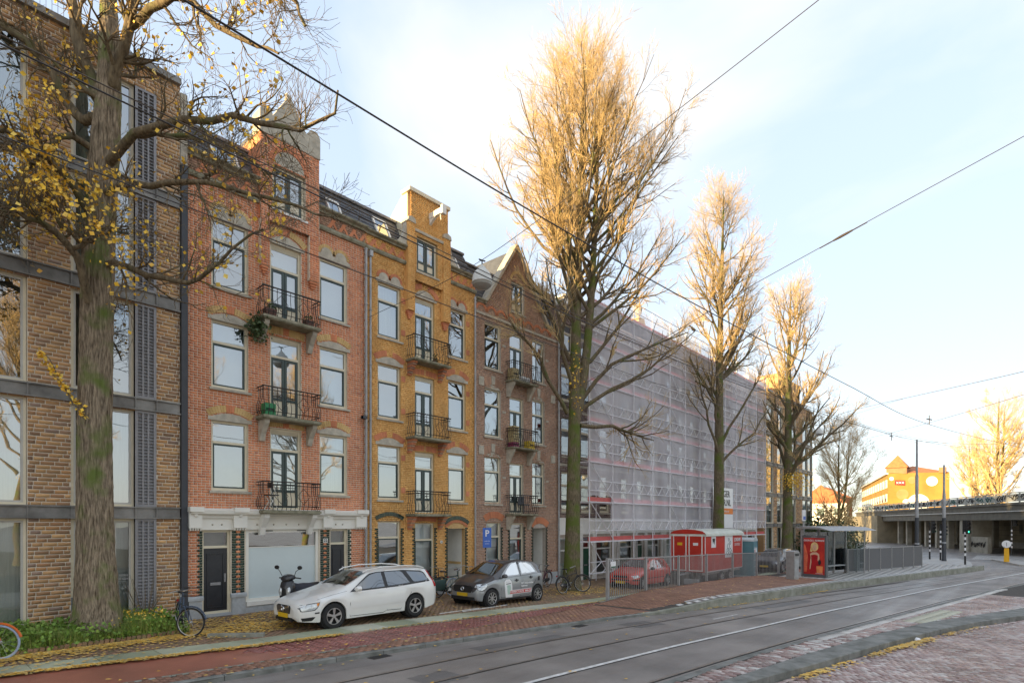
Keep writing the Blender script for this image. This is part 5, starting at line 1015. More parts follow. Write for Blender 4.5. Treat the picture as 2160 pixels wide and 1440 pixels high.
for nm, P in (('side_window',[(1.52,.945),(1.75,1.08),(2.14,1.30),(2.36,1.345),(2.52,1.35),(2.52,.965)]),('side_window',[(2.63,.97),(2.63,1.352),(3.22,1.345),(3.40,1.005)]),('side_window',[(3.55,1.015),(3.40,1.325),(3.92,1.28),(4.06,1.2),(4.08,1.04)])): c.patch(nm, 'glass_car', P, .010)
c.patch('window_trim', 'black_plastic', [(1.42,.905),(1.6,1.01),(2.12,1.335),(2.4,1.375),(3.3,1.372),(3.95,1.315),(4.12,1.21),(4.15,1.0),(3.0,.935)], .004, n=26)
c.seam([(1.42,.90),(1.40,.6),(1.40,.27),(2.45,.25),(2.58,.3),(2.58,.93)]); c.seam([(2.58,.3),(3.05,.28),(3.2,.45),(3.42,.72),(3.52,.98)]); c.seam([(.5,.78),(.9,.86),(1.35,.93)], .004)
c.patch('door_moulding', 'paint_white', [(1.42,.47),(1.42,.51),(3.15,.53),(3.15,.49)], .012, n=16)
for x, z in ((2.28,.80),(3.28,.845)): c.patch('door_handle', 'paint_white', [(x,z),(x,z+.035),(x+.2,z+.04),(x+.2,z+.005)], .022)
c.patch('headlight_bezel', 'black_plastic', [(.085,.505),(.045,.60),(.09,.67),(.34,.715),(.55,.725),(.50,.61),(.41,.53)], .004, n=14); c.patch('headlight', 'headlamp', [(.10,.52),(.06,.60),(.10,.655),(.35,.70),(.52,.71),(.48,.62),(.40,.545)], .006, n=14); c.patch('indicator', 'lamp_amber', [(.46,.63),(.46,.70),(.53,.71),(.49,.635)], .009, n=4)
c.patch('tail_light', 'lamp_red', [(4.30,.82),(4.22,1.12),(4.13,1.33),(4.20,1.34),(4.33,1.12),(4.44,.95),(4.46,.82)], .006, n=14)
g_ = MB(); g_.prism([(-.33,.44),(.33,.44),(.37,.60),(.30,.64),(-.30,.64),(-.37,.60)], -.012, .06, 'x'); gr = g_.build('grille', 'black_plastic', V1); M = MB()
for k in range(-6,7): M.box(-.018,-.008,k*.05-.006,k*.05+.006,.46,.62)
M.build('grille_bars', 'chrome', gr); M = MB(); M.beam((-.022,-.30,.62),(-.022,.30,.46),.012,.035); M.ring((-.03,0,.54), .055, .013, 20, 6, 'x'); M.beam((-.03,.03,.585),(-.03,.07,.63),.012,.014); M.build('emblem', 'chrome', gr)
MB().box(-.015,.06,-.42,.42,.25,.31).build('lower_grille', 'black_plastic', V1); c.plate(-.035, .385, .5); c.patch('fog_lamp_recess', 'black_plastic', [(.12,.27),(.09,.35),(.36,.37),(.42,.36),(.34,.27)], .006); c.patch('side_marker', 'black_plastic', [(.40,.44),(.40,.475),(.52,.48),(.52,.445)], .006, n=4)
for sd in (-1,1): MB().lathe([(.002,-.03),(.045,-.025),(.05,0)], (.17,sd*.70,.315), 12, 'x').build('fog_lamp', 'headlamp', V1)
c.mirror(1.62, .95, 'paint_white')
for sd in (-1,1): MB().tube([(1.95,sd*.60,1.375),(2.1,sd*.62,1.44),(2.6,sd*.625,1.495),(3.4,sd*.61,1.49),(3.9,sd*.59,1.445),(4.1,sd*.58,1.385)], .018, 8).build('roof_rail', 'paint_white', V1, True)
M = MB(); M.beam((1.34,-.1,1.055),(1.5,-.55,1.13),.02,.012).beam((1.34,.5,1.055),(1.52,.05,1.15),.02,.012); M.build('wiper', 'black_plastic', V1); M = MB(); M.box(2.1,2.5,-.55,-.2,.7,1.1).box(2.1,2.5,.2,.55,.7,1.1).box(3.0,3.3,-.6,.6,.7,1.05).box(1.45,1.7,-.65,.65,.75,.98); M.build('seats', 'black_plastic', V1)
# ---- grey city car ----
V2 = thing('city_car', 'small grey city car with phone advert on its doors', 'car', (12.93,13.85,low(14.5)), 0, ry=.02); V2.scale = (.985,)*3
c = Car(V2, 3.5, 1.66, [(0,.55),(.04,.68),(.12,.80),(.45,.94),(.72,1.01),(.85,1.09),(1.45,1.44),(1.75,1.52),(2.3,1.55),(2.9,1.50),(3.1,1.44),(3.2,1.36),(3.4,1.05),(3.46,.9),(3.5,.55)],
  [(0,.5),(.05,.62),(.25,.78),(.7,.90),(1.2,.95),(2.4,1.0),(3.0,1.05),(3.3,1.03),(3.42,.85),(3.5,.52)], [(0,.42),(.3,.56),(.7,.66),(1.0,.66),(1.5,.60),(2.4,.585),(3.0,.57),(3.3,.6),(3.5,.5)], [(0,.36),(.06,.24),(.4,.19),(2.9,.19),(3.3,.26),(3.5,.42)], (.60,3.0), .305, 'paint_silver', 'paint_char')
c.wheels(.185, 8); c.screen('windscreen', 'glass_car', .80, 1.47); c.screen('rear_window', 'glass_car', 3.14, 3.36)
glassm('glass_bright', .7); c.patch('side_window', 'glass_bright', [(1.22,1.02),(1.40,1.20),(1.72,1.42),(1.98,1.465),(1.98,1.04)], .011); c.patch('side_window', 'glass_bright', [(2.13,1.06),(2.13,1.45),(2.5,1.44),(2.78,1.33),(2.90,1.10)], .011)
c.patch('window_frame', 'paint_silver', [(1.0,.945),(1.2,1.12),(1.66,1.44),(2.0,1.505),(2.5,1.49),(2.86,1.38),(3.02,1.06),(2.0,1.0)], .006, n=22); c.seam([(2.05,1.0),(2.06,1.48)], .02); c.seam([(1.03,.95),(1.02,.6),(1.04,.3),(2.02,.27),(2.04,.6),(2.05,1.0)]); c.seam([(2.04,.3),(2.5,.3),(2.66,.5),(2.86,.8),(2.98,1.06)])
c.patch('headlight_bezel', 'black_plastic', [(.055,.59),(.045,.68),(.11,.79),(.34,.84),(.42,.79),(.33,.62),(.18,.555)], .004, n=14); c.patch('headlight', 'headlamp', [(.07,.60),(.06,.68),(.12,.77),(.34,.82),(.40,.78),(.32,.64),(.18,.575)], .006, n=14); c.patch('drl', 'headlamp', [(.14,.50),(.14,.53),(.26,.535),(.26,.505)], .006, n=4); c.patch('tail_light', 'lamp_red', [(3.32,.92),(3.28,1.08),(3.38,1.08),(3.44,.92)], .006, n=6)
M = MB().prism([(-.40,.50),(.40,.50),(.46,.68),(.40,.73),(-.40,.73),(-.46,.68)], -.012, .05, 'x'); g = M.build('grille', 'black_plastic', V2); MB().ring((-.02,0,.615), .06, .016, 18, 6, 'x').build('emblem', 'chrome', g); MB().box(-.012,.05,-.55,.55,.25,.36).build('lower_grille', 'black_plastic', V2); c.plate(-.035, .43)
c.mirror(1.12, .99, 'paint_char'); c.patch('sill_cladding', 'black_plastic', [(.97,.20),(.97,.26),(2.62,.26),(2.62,.20)], .006, n=12)
for x, z in ((1.72,.83),(2.5,.9)): c.patch('door_handle', 'black_plastic', [(x,z),(x,z+.04),(x+.18,z+.045),(x+.18,z+.005)], .022); c.patch('handle_cup', 'black_plastic', [(x+.05,z-.03),(x+.05,z+.07),(x+.13,z+.07),(x+.13,z-.03)], .006, n=4)
c.patch('fuel_flap', 'black_plastic', [(2.98,.78),(2.98,.92),(3.1,.94),(3.1,.78)], .006, n=4)
pm('decal_white', (.8,.8,.8), .4, .03, 3); pm('decal_red', (.55,.03,.03), .4, .03, 3); pm('decal_screen', (.45,.60,.52), .3, .15, 8)
c.patch('phone_decal', 'decal_white', [(1.18,.82),(1.24,.28),(1.62,.27),(1.56,.80),(1.45,.90),(1.28,.90)], .006, (-1,)); c.patch('phone_screen', 'decal_screen', [(1.30,.70),(1.33,.38),(1.53,.39),(1.50,.71)], .010, (-1,), 5); c.patch('phone_slot', 'black_plastic', [(1.26,.73),(1.26,.755),(1.50,.77),(1.50,.745)], .010, (-1,), 4)
c.patch('stripe', 'decal_white', [(1.46,.375),(1.46,.52),(2.62,.54),(2.62,.39)], .012, (-1,)); c.patch('red_stripe', 'decal_red', [(1.46,.395),(1.46,.50),(2.60,.52),(2.60,.41)], .015, (-1,))
for txt, x, z, sz in (('CONNECTCAR.NL  0800-CAR',2.04,.457,.088),('24/7 met je mobiel',2.36,.735,.088),('meegeven',2.2,.64,.088)):
    t = text_mb(txt, sz, bold=.003); t.v = [(x+p[0],-(c.y(x+p[0],z+p[1])+.019),z+p[1]) for p in t.v]; t.build('lettering', 'decal_white', V2)
M = MB(); M.box(1.5,1.85,-.5,-.2,.7,1.15).box(1.5,1.85,.2,.5,.7,1.15).box(.95,1.15,-.6,.6,.75,1.0); M.build('seats', 'black_plastic', V2)
# ---- red hatchback behind the fence ----
V3 = thing('hatchback', 'old red hatchback parked behind the railing near the scaffold', 'car', (22.12,13.42,low(24)), 0, ry=.01)
ZC = [(0,.55),(.05,.66),(.15,.72),(.6,.83),(1.0,.90),(1.1,.95),(1.65,1.26),(1.95,1.34),(2.6,1.36),(3.05,1.31),(3.2,1.22),(3.45,.95),(3.55,.8),(3.6,.5)]; ZS = [(0,.5),(.1,.62),(.9,.78),(1.3,.83),(3.1,.86),(3.4,.84),(3.54,.7),(3.6,.48)]; WT = [(0,.45),(.4,.6),(1.0,.64),(1.3,.62),(1.7,.55),(2.6,.54),(3.1,.53),(3.4,.58),(3.6,.5)]; ZB = [(0,.34),(.08,.24),(.5,.2),(3.2,.2),(3.4,.26),(3.6,.4)]
c = Car(V3, 3.6, 1.58, ZC, ZS, WT, ZB, (.72,3.05), .275, 'paint_red'); c.wheels(.17, 8); c.screen('windscreen', 'glass_car', 1.08, 1.68); c.screen('rear_window', 'glass_car', 3.16, 3.4)
glassm('glass_hazy', .3, (.7,.75,.75)); c.patch('side_window', 'glass_hazy', [(1.32,.87),(1.68,1.19),(1.95,1.27),(2.08,1.28),(2.08,.875)], .008); c.patch('side_window', 'glass_hazy', [(2.18,.88),(2.18,1.285),(2.7,1.28),(2.95,1.2),(3.05,.92)], .008)
c.patch('headlight', 'headlamp', [(.06,.50),(.06,.62),(.36,.66),(.40,.56)], .006, n=8); c.patch('bumper_strip', 'black_plastic', [(.04,.40),(.04,.46),(.55,.47),(.55,.41)], .01, n=10); c.patch('side_strip', 'black_plastic', [(1.1,.46),(1.1,.49),(2.7,.50),(2.7,.47)], .008, n=10); MB().box(-.012,.04,-.45,.45,.40,.46).build('bumper_strip', 'black_plastic', V3); MB().box(-.012,.05,-.35,.35,.53,.62).build('grille', 'black_plastic', V3); c.plate(-.03, .33, .48); c.mirror(1.38, .87, 'black_plastic'); c.seam([(1.2,.8),(1.2,.3),(2.1,.26),(2.13,.86)]); M = MB(); M.beam((1.08,-.1,.95),(1.2,-.5,1.0),.03,.03).beam((1.08,.45,.95),(1.2,.05,1.0),.03,.03); M.build('wiper', 'black_plastic', V3)
# ---- dark car behind the bin ----
V4 = thing('hatchback', 'dark grey car parked behind the railing by the litter bin', 'car', (36.9,12.05,low(38)), 0)
c = Car(V4, 4.1, 1.72, [(x*1.14,z*1.06) for x,z in ZC], [(x*1.14,z*1.06) for x,z in ZS], [(x*1.14,z*1.05) for x,z in WT], [(x*1.14,z) for x,z in ZB], (.85,3.4), .31, 'paint_dark'); c.wheels(.19, 8); c.screen('windscreen', 'glass_car', 1.24, 1.9); c.screen('rear_window', 'glass_car', 3.6, 3.87)
c.patch('side_window', 'glass_car', [(1.5,.92),(1.92,1.26),(2.2,1.345),(2.37,1.35),(2.37,.93)], .008); c.patch('side_window', 'glass_car', [(2.48,.94),(2.48,1.355),(3.08,1.35),(3.36,1.27),(3.48,.97)], .008); c.patch('headlight', 'headlamp', [(.07,.54),(.07,.65),(.42,.70),(.45,.60)], .006, n=8); MB().box(-.012,.05,-.4,.4,.56,.66).build('grille', 'black_plastic', V4); c.plate(-.03, .4); c.mirror(1.57, .92, 'paint_dark'); c.patch('sticker', 'decal_white', [(.72,.70),(.72,.74),(1.1,.78),(1.1,.74)], .012, (-1,), 4)
# ---- site trailer ----
pm('trailer_red', (.52,.035,.02), .45, .10, 2, .05); pm('trailer_roof', (.55,.57,.50), .6, .12, 3)
zt = low(30); TR = thing('site_trailer', 'red construction site trailer with curved grey roof behind the railing', 'trailer', (30,12.5,zt), world=True)
ta, tb, ya, yb, z0, z1 = 27.35, 32.35, 11.75, 13.55, zt+.62, zt+2.45
MB().box(ta,tb,ya,yb,z0,z1).build('body', 'trailer_red', TR); rp = [(ya-.08,z1-.04),(ya-.06,z1+.08),(ya+.12,z1+.22),(ya+.5,z1+.29),((ya+yb)/2,z1+.32),(yb-.5,z1+.29),(yb-.12,z1+.22),(yb+.06,z1+.08),(yb+.08,z1-.04)]
MB().prism(rp, ta-.02, tb+.1, 'x').build('roof', 'trailer_roof', TR); MB().prism([(p[0],p[1]-.0) for p in rp[1:-1]], ta-.028, ta-.015, 'x').build('end_arch', 'trailer_red', TR)
for a, b in ((ya+.12,ya+.84),(ya+.96,yb-.12)):
    M = MB(); M.box(ta-.03,ta,a,b,z0+.05,z0+.1).box(ta-.03,ta,a,b,z1-.02,z1+.03).box(ta-.03,ta,a,a+.05,z0+.1,z1-.02).box(ta-.03,ta,b-.05,b,z0+.1,z1-.02); d = M.build('door', 'white', TR); MB().box(ta-.018,ta,a+.05,b-.05,z0+.1,z1-.02).build('door_leaf', 'trailer_red', d); MB().box(ta-.022,ta-.015,(a+b)/2-.13,(a+b)/2+.13,z1-.5,z1-.36).build('door_sign', 'plate_yellow' if a > ya+.5 else 'decal_white', d); MB().tube([(ta-.05,a+.1,z0+.7),(ta-.05,a+.1,z0+.95)], .012, 6).build('door_handle', 'chrome', d)
for y_ in (ya-.012,yb+.0): MB().box(ta-.02,ta+.04,y_,y_+.012,z0,z1).build('corner_strip', 'decal_white', TR)
MB().box(tb-.04,tb+.01,ya-.012,ya,z0,z1).box(ta+.2,tb,ya-.014,ya,z0,z0+.035).build('trim', 'decal_white', TR)
p = MB().box(ta+.75,ta+1.3,ya-.02,ya,z1-.62,z1-.06).build('notice', 'decal_white', TR); MB().prism([(ta+.85,z1-.16),(ta+1.2,z1-.16),(ta+1.12,z1-.48),(ta+1.02,z1-.3),(ta+.93,z1-.44)], ya-.025, ya-.02).build('notice_picture', 'black_paint', p)
p = MB().box(ta+2.5,ta+3.55,ya-.02,ya,z1-1.2,z1-.02).build('white_panel', 'decal_white', TR); M = MB()
for k in range(3):
    for cx_, cz_, r_ in ((2.8,-.95,.12),(3.1,-.98,.10),(3.35,-.92,.09),(2.95,-.6,.14),(3.2,-.42,.09),(3.0,-.25,.08)): M.ring((ta+cx_,ya-.026,z1+cz_), r_*(1-.02*k), .008, 14, 4)
M.tube([(ta+2.7,ya-.026,z1-.8),(ta+2.85,ya-.026,z1-.7),(ta+3.0,ya-.026,z1-.85),(ta+3.2,ya-.026,z1-.7),(ta+3.35,ya-.026,z1-.82)], .012, 4); pm('graffiti', (.03,.12,.11), .6); M.build('graffiti', 'graffiti', p)
for txt, z_, m_ in (('LOKAM',z1-.28,'decal_white'),('DEVETEC',z1-.55,'decal_white')): text_mb(txt, .27 if txt == 'LOKAM' else .2, .002, bold=.008 if txt == 'LOKAM' else 0).mv(frameM((ta+4.25,ya-.012,z_),(1,0,0),(0,0,1))).build('lettering', m_, TR)
M = MB().box(ta+.1,tb-.1,ya+.1,ya+.2,z0-.14,z0).box(ta+.1,tb-.1,yb-.2,yb-.1,z0-.14,z0); M.tube([(ta-.9,(ya+yb)/2,z0-.1),(ta+.3,(ya+yb)/2,z0-.08)], .05, 6); M.build('chassis', 'zinc', TR)
for xx in (29.6,30.7):
    for y_, sd in ((ya+.12,-1),(yb-.12,1)): w_ = wheel(TR, xx, y_, zt+.28, .28, .17, 8, sd); w_.matrix_parent_inverse = WOFF[TR.name]
MB().box(ta-.6,ta-.3,11.9,12.6,zt+.05,zt+.3).build('step', 'zinc', TR)
# ---- portable toilet ----
pm('toilet_blue', (.10,.25,.29), .45, .08, 3); pm('toilet_grey', (.52,.56,.57), .5, .08, 3); zt = low(33.4)
PT = thing('portable_toilet', 'teal portable toilet cabin with pale roof beside the trailer', 'toilet cabin', (33.5,12.0,zt), .15)
MB().box(-.55,.55,-.55,.55,.1,2.05).build('cabin', 'toilet_blue', PT); MB().prism([(-.58,2.05),(.58,2.05),(.55,2.15),(.3,2.25),(-.3,2.25),(-.55,2.15)], -.58, .58).build('roof', 'toilet_grey', PT); MB().box(-.6,.6,-.6,.6,0,.1).build('base', 'toilet_grey', PT)
for sx in (-1,1): MB().box(sx*.55-.03,sx*.55+.03,-.58,-.5,.1,2.05).build('corner_post', 'toilet_blue', PT)
M = MB()
for k in range(5): M.box(-.45,.45,-.565,-.545,.25+k*.36,.27+k*.36)
M.build('rib', 'toilet_grey', PT); p = MB().box(-.4,.4,-.575,-.55,1.35,1.65).build('sticker', 'decal_white', PT); MB().lathe([(.001,-.004),(.08,-.004),(.08,0)], (-.25,-.577,1.5), 12, 'y').build('sticker_mark', 'decal_red', p)
MB().box(.55,.565,-.42,.42,.15,2.0).build('door', 'toilet_blue', PT)
# ---- scooter ----
pm('scooter_dark', (.02,.022,.028), .4, .15, 8, coat=.5); pm('apron', (.032,.036,.05), .75, .2, 6, .3, 12)
SC = thing('scooter', 'dark scooter with leg cover standing between the shop window and the white car', 'scooter', (7.35,15.0,0), rad(24))
M = MB().lathe([(.13,-.05),(.24,-.06),(.265,-.03),(.27,0),(.265,.03),(.24,.06),(.13,.05)], (0,0,.27), 24, 'y').build('wheel', 'tyre', SC, True); MB().lathe([(.001,-.055),(.14,-.05),(.14,.05),(.001,.055)], (0,0,.27), 12, 'y').build('rim', 'rim', M)
M = MB().lathe([(.13,-.06),(.24,-.07),(.265,-.03),(.27,0),(.265,.03),(.24,.07),(.13,.06)], (1.3,0,.27), 24, 'y').build('wheel', 'tyre', SC, True); MB().lathe([(.001,-.06),(.14,-.055),(.14,.055),(.001,.06)], (1.3,0,.27), 12, 'y').build('rim', 'rim', M)
MB().tube([(0,-.09,.27),(.1,-.09,.55),(.16,-.05,.75)], .025, 8).tube([(0,.09,.27),(.1,.09,.55),(.16,.05,.75)], .025, 8).build('fork', 'black_plastic', SC, True)
MB().ell([(-.26,0,.40,.02,.02),(-.22,0,.46,.08,.05),(-.05,0,.56,.10,.05),(.12,0,.56,.09,.06),(.2,0,.5,.06,.05)], 12).build('front_mudguard', 'scooter_dark', SC, True)
MB().ell([(.02,0,.72,.05,.16),(.05,0,.74,.17,.26),(.12,0,.78,.22,.32),(.22,0,.80,.22,.33),(.30,0,.78,.16,.28),(.34,0,.76,.05,.2)], 16, p=2.5).build('front_shield', 'scooter_dark', SC, True)
MB().ell([(.05,0,1.10,.05,.04),(.08,0,1.12,.16,.08),(.2,0,1.15,.2,.09),(.32,0,1.14,.15,.08),(.38,0,1.12,.04,.04)], 14).build('handlebar_cowl', 'scooter_dark', SC, True)
h_ = MB().tube([(.28,-.36,1.12),(.24,-.2,1.14),(.24,.2,1.14),(.28,.36,1.12)], .018, 8).build('handlebar', 'black_plastic', SC, True)
for s_ in (-1,1):
    MB().ell([(.02,s_*.13,.76,.005,.01),(.03,s_*.12,.76,.06,.10),(.06,s_*.12,.8,.07,.12),(.1,s_*.12,.8,.05,.1)], 10).build('headlight', 'headlamp', SC, True); m_ = MB().tube([(.2,s_*.2,1.18),(.18,s_*.27,1.32),(.2,s_*.36,1.38)], .009, 6).build('mirror', 'black_plastic', SC); MB().ell([(.185,s_*.38,1.42,.01,.01),(.19,s_*.38,1.42,.075,.055),(.21,s_*.38,1.42,.075,.055),(.22,s_*.38,1.42,.02,.02)], 12).build('mirror_head', 'black_plastic', m_, True)
MB().ell([(.30,0,.75,.14,.28),(.42,0,.72,.22,.26),(.6,0,.70,.24,.24),(.8,0,.74,.22,.2),(1.0,0,.78,.19,.14),(1.2,0,.80,.15,.09),(1.5,0,.84,.08,.04)], 16, p=2.4).build('leg_cover', 'apron', SC, True)
MB().ell([(.45,0,.36,.15,.08),(.7,0,.38,.19,.1),(1.0,0,.5,.19,.22),(1.35,0,.62,.16,.16),(1.6,0,.7,.08,.06)], 14, p=2.6).build('body', 'scooter_dark', SC, True); MB().ell([(.72,0,.82,.1,.03),(.85,0,.84,.15,.05),(1.25,0,.86,.14,.05),(1.5,0,.88,.06,.03)], 12).build('seat', 'black_plastic', SC, True)
MB().box(.25,.27,-.22,-.1,.62,.72).build('cover_label', 'stone', SC); MB().tube([(1.62,-.1,.55),(1.66,0,.45)], .05, 4).build('tail_plate', 'decal_white', SC)
MB().tube([(.75,.1,.3),(.72,.25,.02)], .014, 6).build('side_stand', 'iron', SC)
# ---- bicycles ----
pm('bike_black', (.02,.02,.022), .4, .2, 10); pm('bike_blue', (.05,.075,.12), .4, .15, 8); pm('bike_orange', (.62,.13,.02), .4, .1, 8); pm('bike_cream', (.55,.50,.38), .45, .1, 8); pm('bike_green', (.05,.09,.08), .45, .1, 8); pm('tyre_blue', (.33,.42,.58), .7, .08, 8); pm('leather', (.10,.05,.03), .6, .2, 8); pm('spoke', (.45,.45,.44), .35, .1, 5, metal=.8); pm('bike_purple', (.10,.03,.05), .4, .1, 8)
def bicycle(lab, loc, rz, fr='bike_black', tyre='tyre', tilt=.1, steer=0., crate=False, bar='spoke', group=None, basket=None, seat='black_plastic', guard=True):
    B = thing('bicycle', lab, 'bicycle', loc, rz, group); B.rotation_euler = (tilt, 0, rz); r = .34; wb = 1.08
    M = MB(); M.tube([(0,0,r),(.43,0,.30)], .013, 6); t = .016
    M.tube([(.43,0,.30),(.30,0,.86)], t, 6).tube([(.43,0,.30),(.92,0,.70)], .018, 6).tube([(.335,0,.70),(.88,0,.80)], t, 6).tube([(.90,0,.74),(.865,0,.90)], .02, 6); M.tube([(0,.05,r),(.33,.01,.70)], .01, 5).tube([(0,-.05,r),(.33,-.01,.70)], .01, 5).tube([(0,.05,r),(.43,.03,.30)], .011, 5); M.build('frame', fr, B, True)
    S_ = MB(); S_.tube([(.30,0,.84),(.275,0,.95)], .014, 6); S_.build('seat_post', 'spoke', B); MB().ell([(.10,0,.97,.06,.02),(.14,0,.98,.11,.03),(.25,0,.975,.07,.03),(.38,0,.965,.02,.015)], 10).build('saddle', seat, B, True)
    def wh(x, parent, y=0):
        o = MB().ring((0,0,0), r-.016, .019, 32, 8).build('wheel', tyre, parent, True); o.location = (x,y,r); R_ = MB().ring((0,0,0), r-.038, .008, 32, 5)
        for k in range(16): a = 2*pi*k/16; R_.tube([(.02*cos(a+.6),(.025 if k % 2 else -.025),.02*sin(a+.6)),((r-.038)*cos(a),0,(r-.038)*sin(a))], .0022, 3, False)
        R_.build('rim', 'spoke', o); MB().lathe([(.02,-.045),(.032,-.03),(.02,0),(.032,.03),(.02,.045)], (0,0,0), 10, 'y').build('hub', 'spoke', o, True); return o
    wh(0, B)
    F = MB(); Mx = Matrix.Translation((.88,0,.8)) @ Matrix.Rotation(steer,4,'Z') @ Matrix.Translation((-.88,0,-.8))
    F.tube([(.865,0,.90),(.845,0,1.04)], .014, 6).tube([(wb,.05,r),(.985,.055,.6),(.92,.03,.72)], .012, 6).tube([(wb,-.05,r),(.985,-.055,.6),(.92,-.03,.72)], .012, 6); F.mv(Mx).build('fork', fr, B, True)
    MB().tube([(.64,-.28,1.02),(.74,-.30,1.04),(.86,-.22,1.08),(.88,-.08,1.07),(.85,0,1.05),(.88,.08,1.07),(.86,.22,1.08),(.74,.30,1.04),(.64,.28,1.02)], .011, 6).mv(Mx).build('handlebar', bar, B, True)
    f_ = wh(wb, B); f_.location = Mx @ Vector((wb,0,r)); f_.rotation_euler = (0,0,steer)
    if guard:
        for x0, m_ in ((0,None),(wb,Mx)):
            P = MB(); pts = [(x0+(r+.03)*cos(a),0,r+(r+.03)*sin(a)) for a in np.linspace(.25 if x0 else .1,pi*1.0 if not x0 else 2.3,10)]; P.tube(pts, .022, 5)
            if m_: P.mv(m_)
            P.build('mudguard', fr, B, True)
    MB().lathe([(.001,.05),(.085,.05),(.085,.06),(.001,.06)], (.43,0,.30), 16, 'y').tube([(.43,.07,.30),(.53,.09,.18)], .01, 5).tube([(.43,-.07,.30),(.33,-.09,.42)], .01, 5).box(.49,.57,.09,.17,.165,.185).box(.29,.37,-.17,-.09,.41,.43).build('crank', 'spoke', B); MB().ell([(-.06,.05,r,.01,.04),(.0,.05,r,.015,.07),(.43,.05,.30,.015,.11),(.53,.05,.30,.01,.05)], 8).build('chain_case', 'bike_black', B, True)
    K_ = MB()
    for yy in (-.06,0,.06): K_.tube([(-.22,yy,.74),(.26,yy,.74)], .006, 4)
    K_.tube([(-.22,-.06,.74),(-.22,.06,.74)], .006, 4).tube([(-.12,.06,.74),(0,.05,r)], .006, 4).tube([(-.12,-.06,.74),(0,-.05,r)], .006, 4); K_.build('luggage_rack', 'bike_black', B)
    if basket: MB().ell([(-.25,-.12,.5,.02,.2),(-.2,-.14,.5,.07,.2),(.2,-.14,.52,.07,.2),(.25,-.12,.52,.02,.18)], 12, p=4).build('pannier', basket, B, True)
    if crate:
        K_ = MB()
        for z_ in (.96,1.05,1.15): K_.tube([(.95,-.16,z_),(1.2,-.16,z_),(1.2,.16,z_),(.95,.16,z_),(.95,-.16,z_)], .008, 4)
        K_.mv(Mx).build('front_rack', 'bike_black', B)
    MB().tube([(.40,.03,.28),(.30,.12,.02)], .01, 5).build('kickstand', 'spoke', B); MB().lathe([(.001,-.03),(.035,0),(.03,.02)], (-.27,0,.72), 8, 'x').build('rear_light', 'lamp_red', B); return B
bicycle('orange bicycle with pale blue tyre cut by the left edge of the photo', (.72,15.4,.0), rad(-40), 'bike_orange', 'tyre_blue', .06, .1)
bicycle('dark blue bicycle beside the grass, front wheel turned to the street', (4.88,15.46,0), rad(-102), 'bike_blue', 'tyre', -.06, rad(52), True)
bicycle('cream bicycle with a brown saddle against the yellow house', (14.6,16.25,low(14)), rad(5), 'bike_cream', 'tyre_blue', .1, .3, seat='leather', group='bicycles at the yellow house')
bicycle('bicycle with a grey-green pannier just behind the white car', (13.6,15.95,low(13)), rad(-8), 'bike_green', 'tyre', .1, -.2, basket='bike_green', group='bicycles at the yellow house')
bicycle('bicycle squeezed between the pannier bicycle and the wall', (13.2,16.35,low(13)), rad(8), 'bike_black', 'tyre', .08, .1, group='bicycles at the yellow house')
bicycle('black bicycle leaning on the tall mossy tree, wheel turned aside', (18.35,13.75,low(18)), rad(-8), 'bike_black', 'tyre', -.14, rad(-48))
bicycle('bicycle behind the mossy tree against the brown house wall', (20.3,16.1,low(20)), rad(188), 'bike_purple', 'tyre', -.08, .1)
# ================= STREET FURNITURE AND SITE =================
pm('fence_grey', (.33,.325,.32), .5, .12, 5, metal=.2); pm('galv', (.74,.73,.76), .5, .1, 6); pm('toe_red', (.52,.10,.09), .6, .15, 3); pm('perf', (.115,.115,.12), .6, .12, 30); pm('banner_orange', (.75,.22,.04), .6, .03, 3); pm('sign_blue', (.05,.14,.50), .4, .05, 4); pm('concrete', (.28,.265,.24), .9, .25, 2, .3, 20); pm('bollard_yellow', (.80,.42,.01), .4, .05, 4)
# ---- railing ----
FP = [(17.33,11.03),(19.76,10.85),(22.36,10.75),(25.1,10.72),(27.9,10.6),(30.4,10.3),(32.3,9.8),(33.3,9.4)]
FN = thing('railing', 'grey bar railing along the tram platform in front of the red hatchback', 'fence', (17.33,11.03,low(17.3)), world=True)
for i, (x, y) in enumerate(FP):
    z = low(x); MB().box(x-.045,x+.045,y-.045,y+.045,z-.1,z+1.58).build('post', 'fence_grey', FN)
for (xa,ya),(xb,yb) in zip(FP, FP[1:]):
    za, zb = low(xa), low(xb); d = sqrt((xb-xa)**2+(yb-ya)**2); ux, uy = (xb-xa)/d, (yb-ya)/d
    for h, t_ in ((1.54,.045),(.14,.035)): MB().beam((xa+ux*.05,ya+uy*.05,za+h),(xb-ux*.05,yb-uy*.05,zb+h),.04,t_).build('rail', 'fence_grey', FN)
    n = int(d/.118)
    for k in range(1, n): t_ = k/n; x, y, z = xa+(xb-xa)*t_, ya+(yb-ya)*t_, za+(zb-za)*t_; MB().box(x-.009,x+.009,y-.009,y+.009,z+.15,z+1.52).build('bar', 'fence_grey', FN)
p = MB().box(17.45,17.78,10.955,10.965,low(17.4)+1.22,low(17.4)+1.45).build('notice', 'decal_white', FN); MB().box(17.46,17.77,10.95,10.955,low(17.4)+1.23,low(17.4)+1.28).build('notice_band', 'dgreen_door', p)
tag(MB().prism([(17.0,10.85),(17.9,10.75),(17.95,11.1),(17.05,11.2)], low(17)-.1, low(17)+.05, 'z').build('fence_footing', 'kerbstone'), 'pale concrete footing under the first railing post', 'footing')
tag(MB().ell([(17.2,11.0,low(17)+1.4,.01,.01),(17.22,11.0,low(17)+1.4,.001,.001)], 6).build('rail_cap', 'fence_grey'), 'tiny cap on the first railing post', 'cap') if False else None
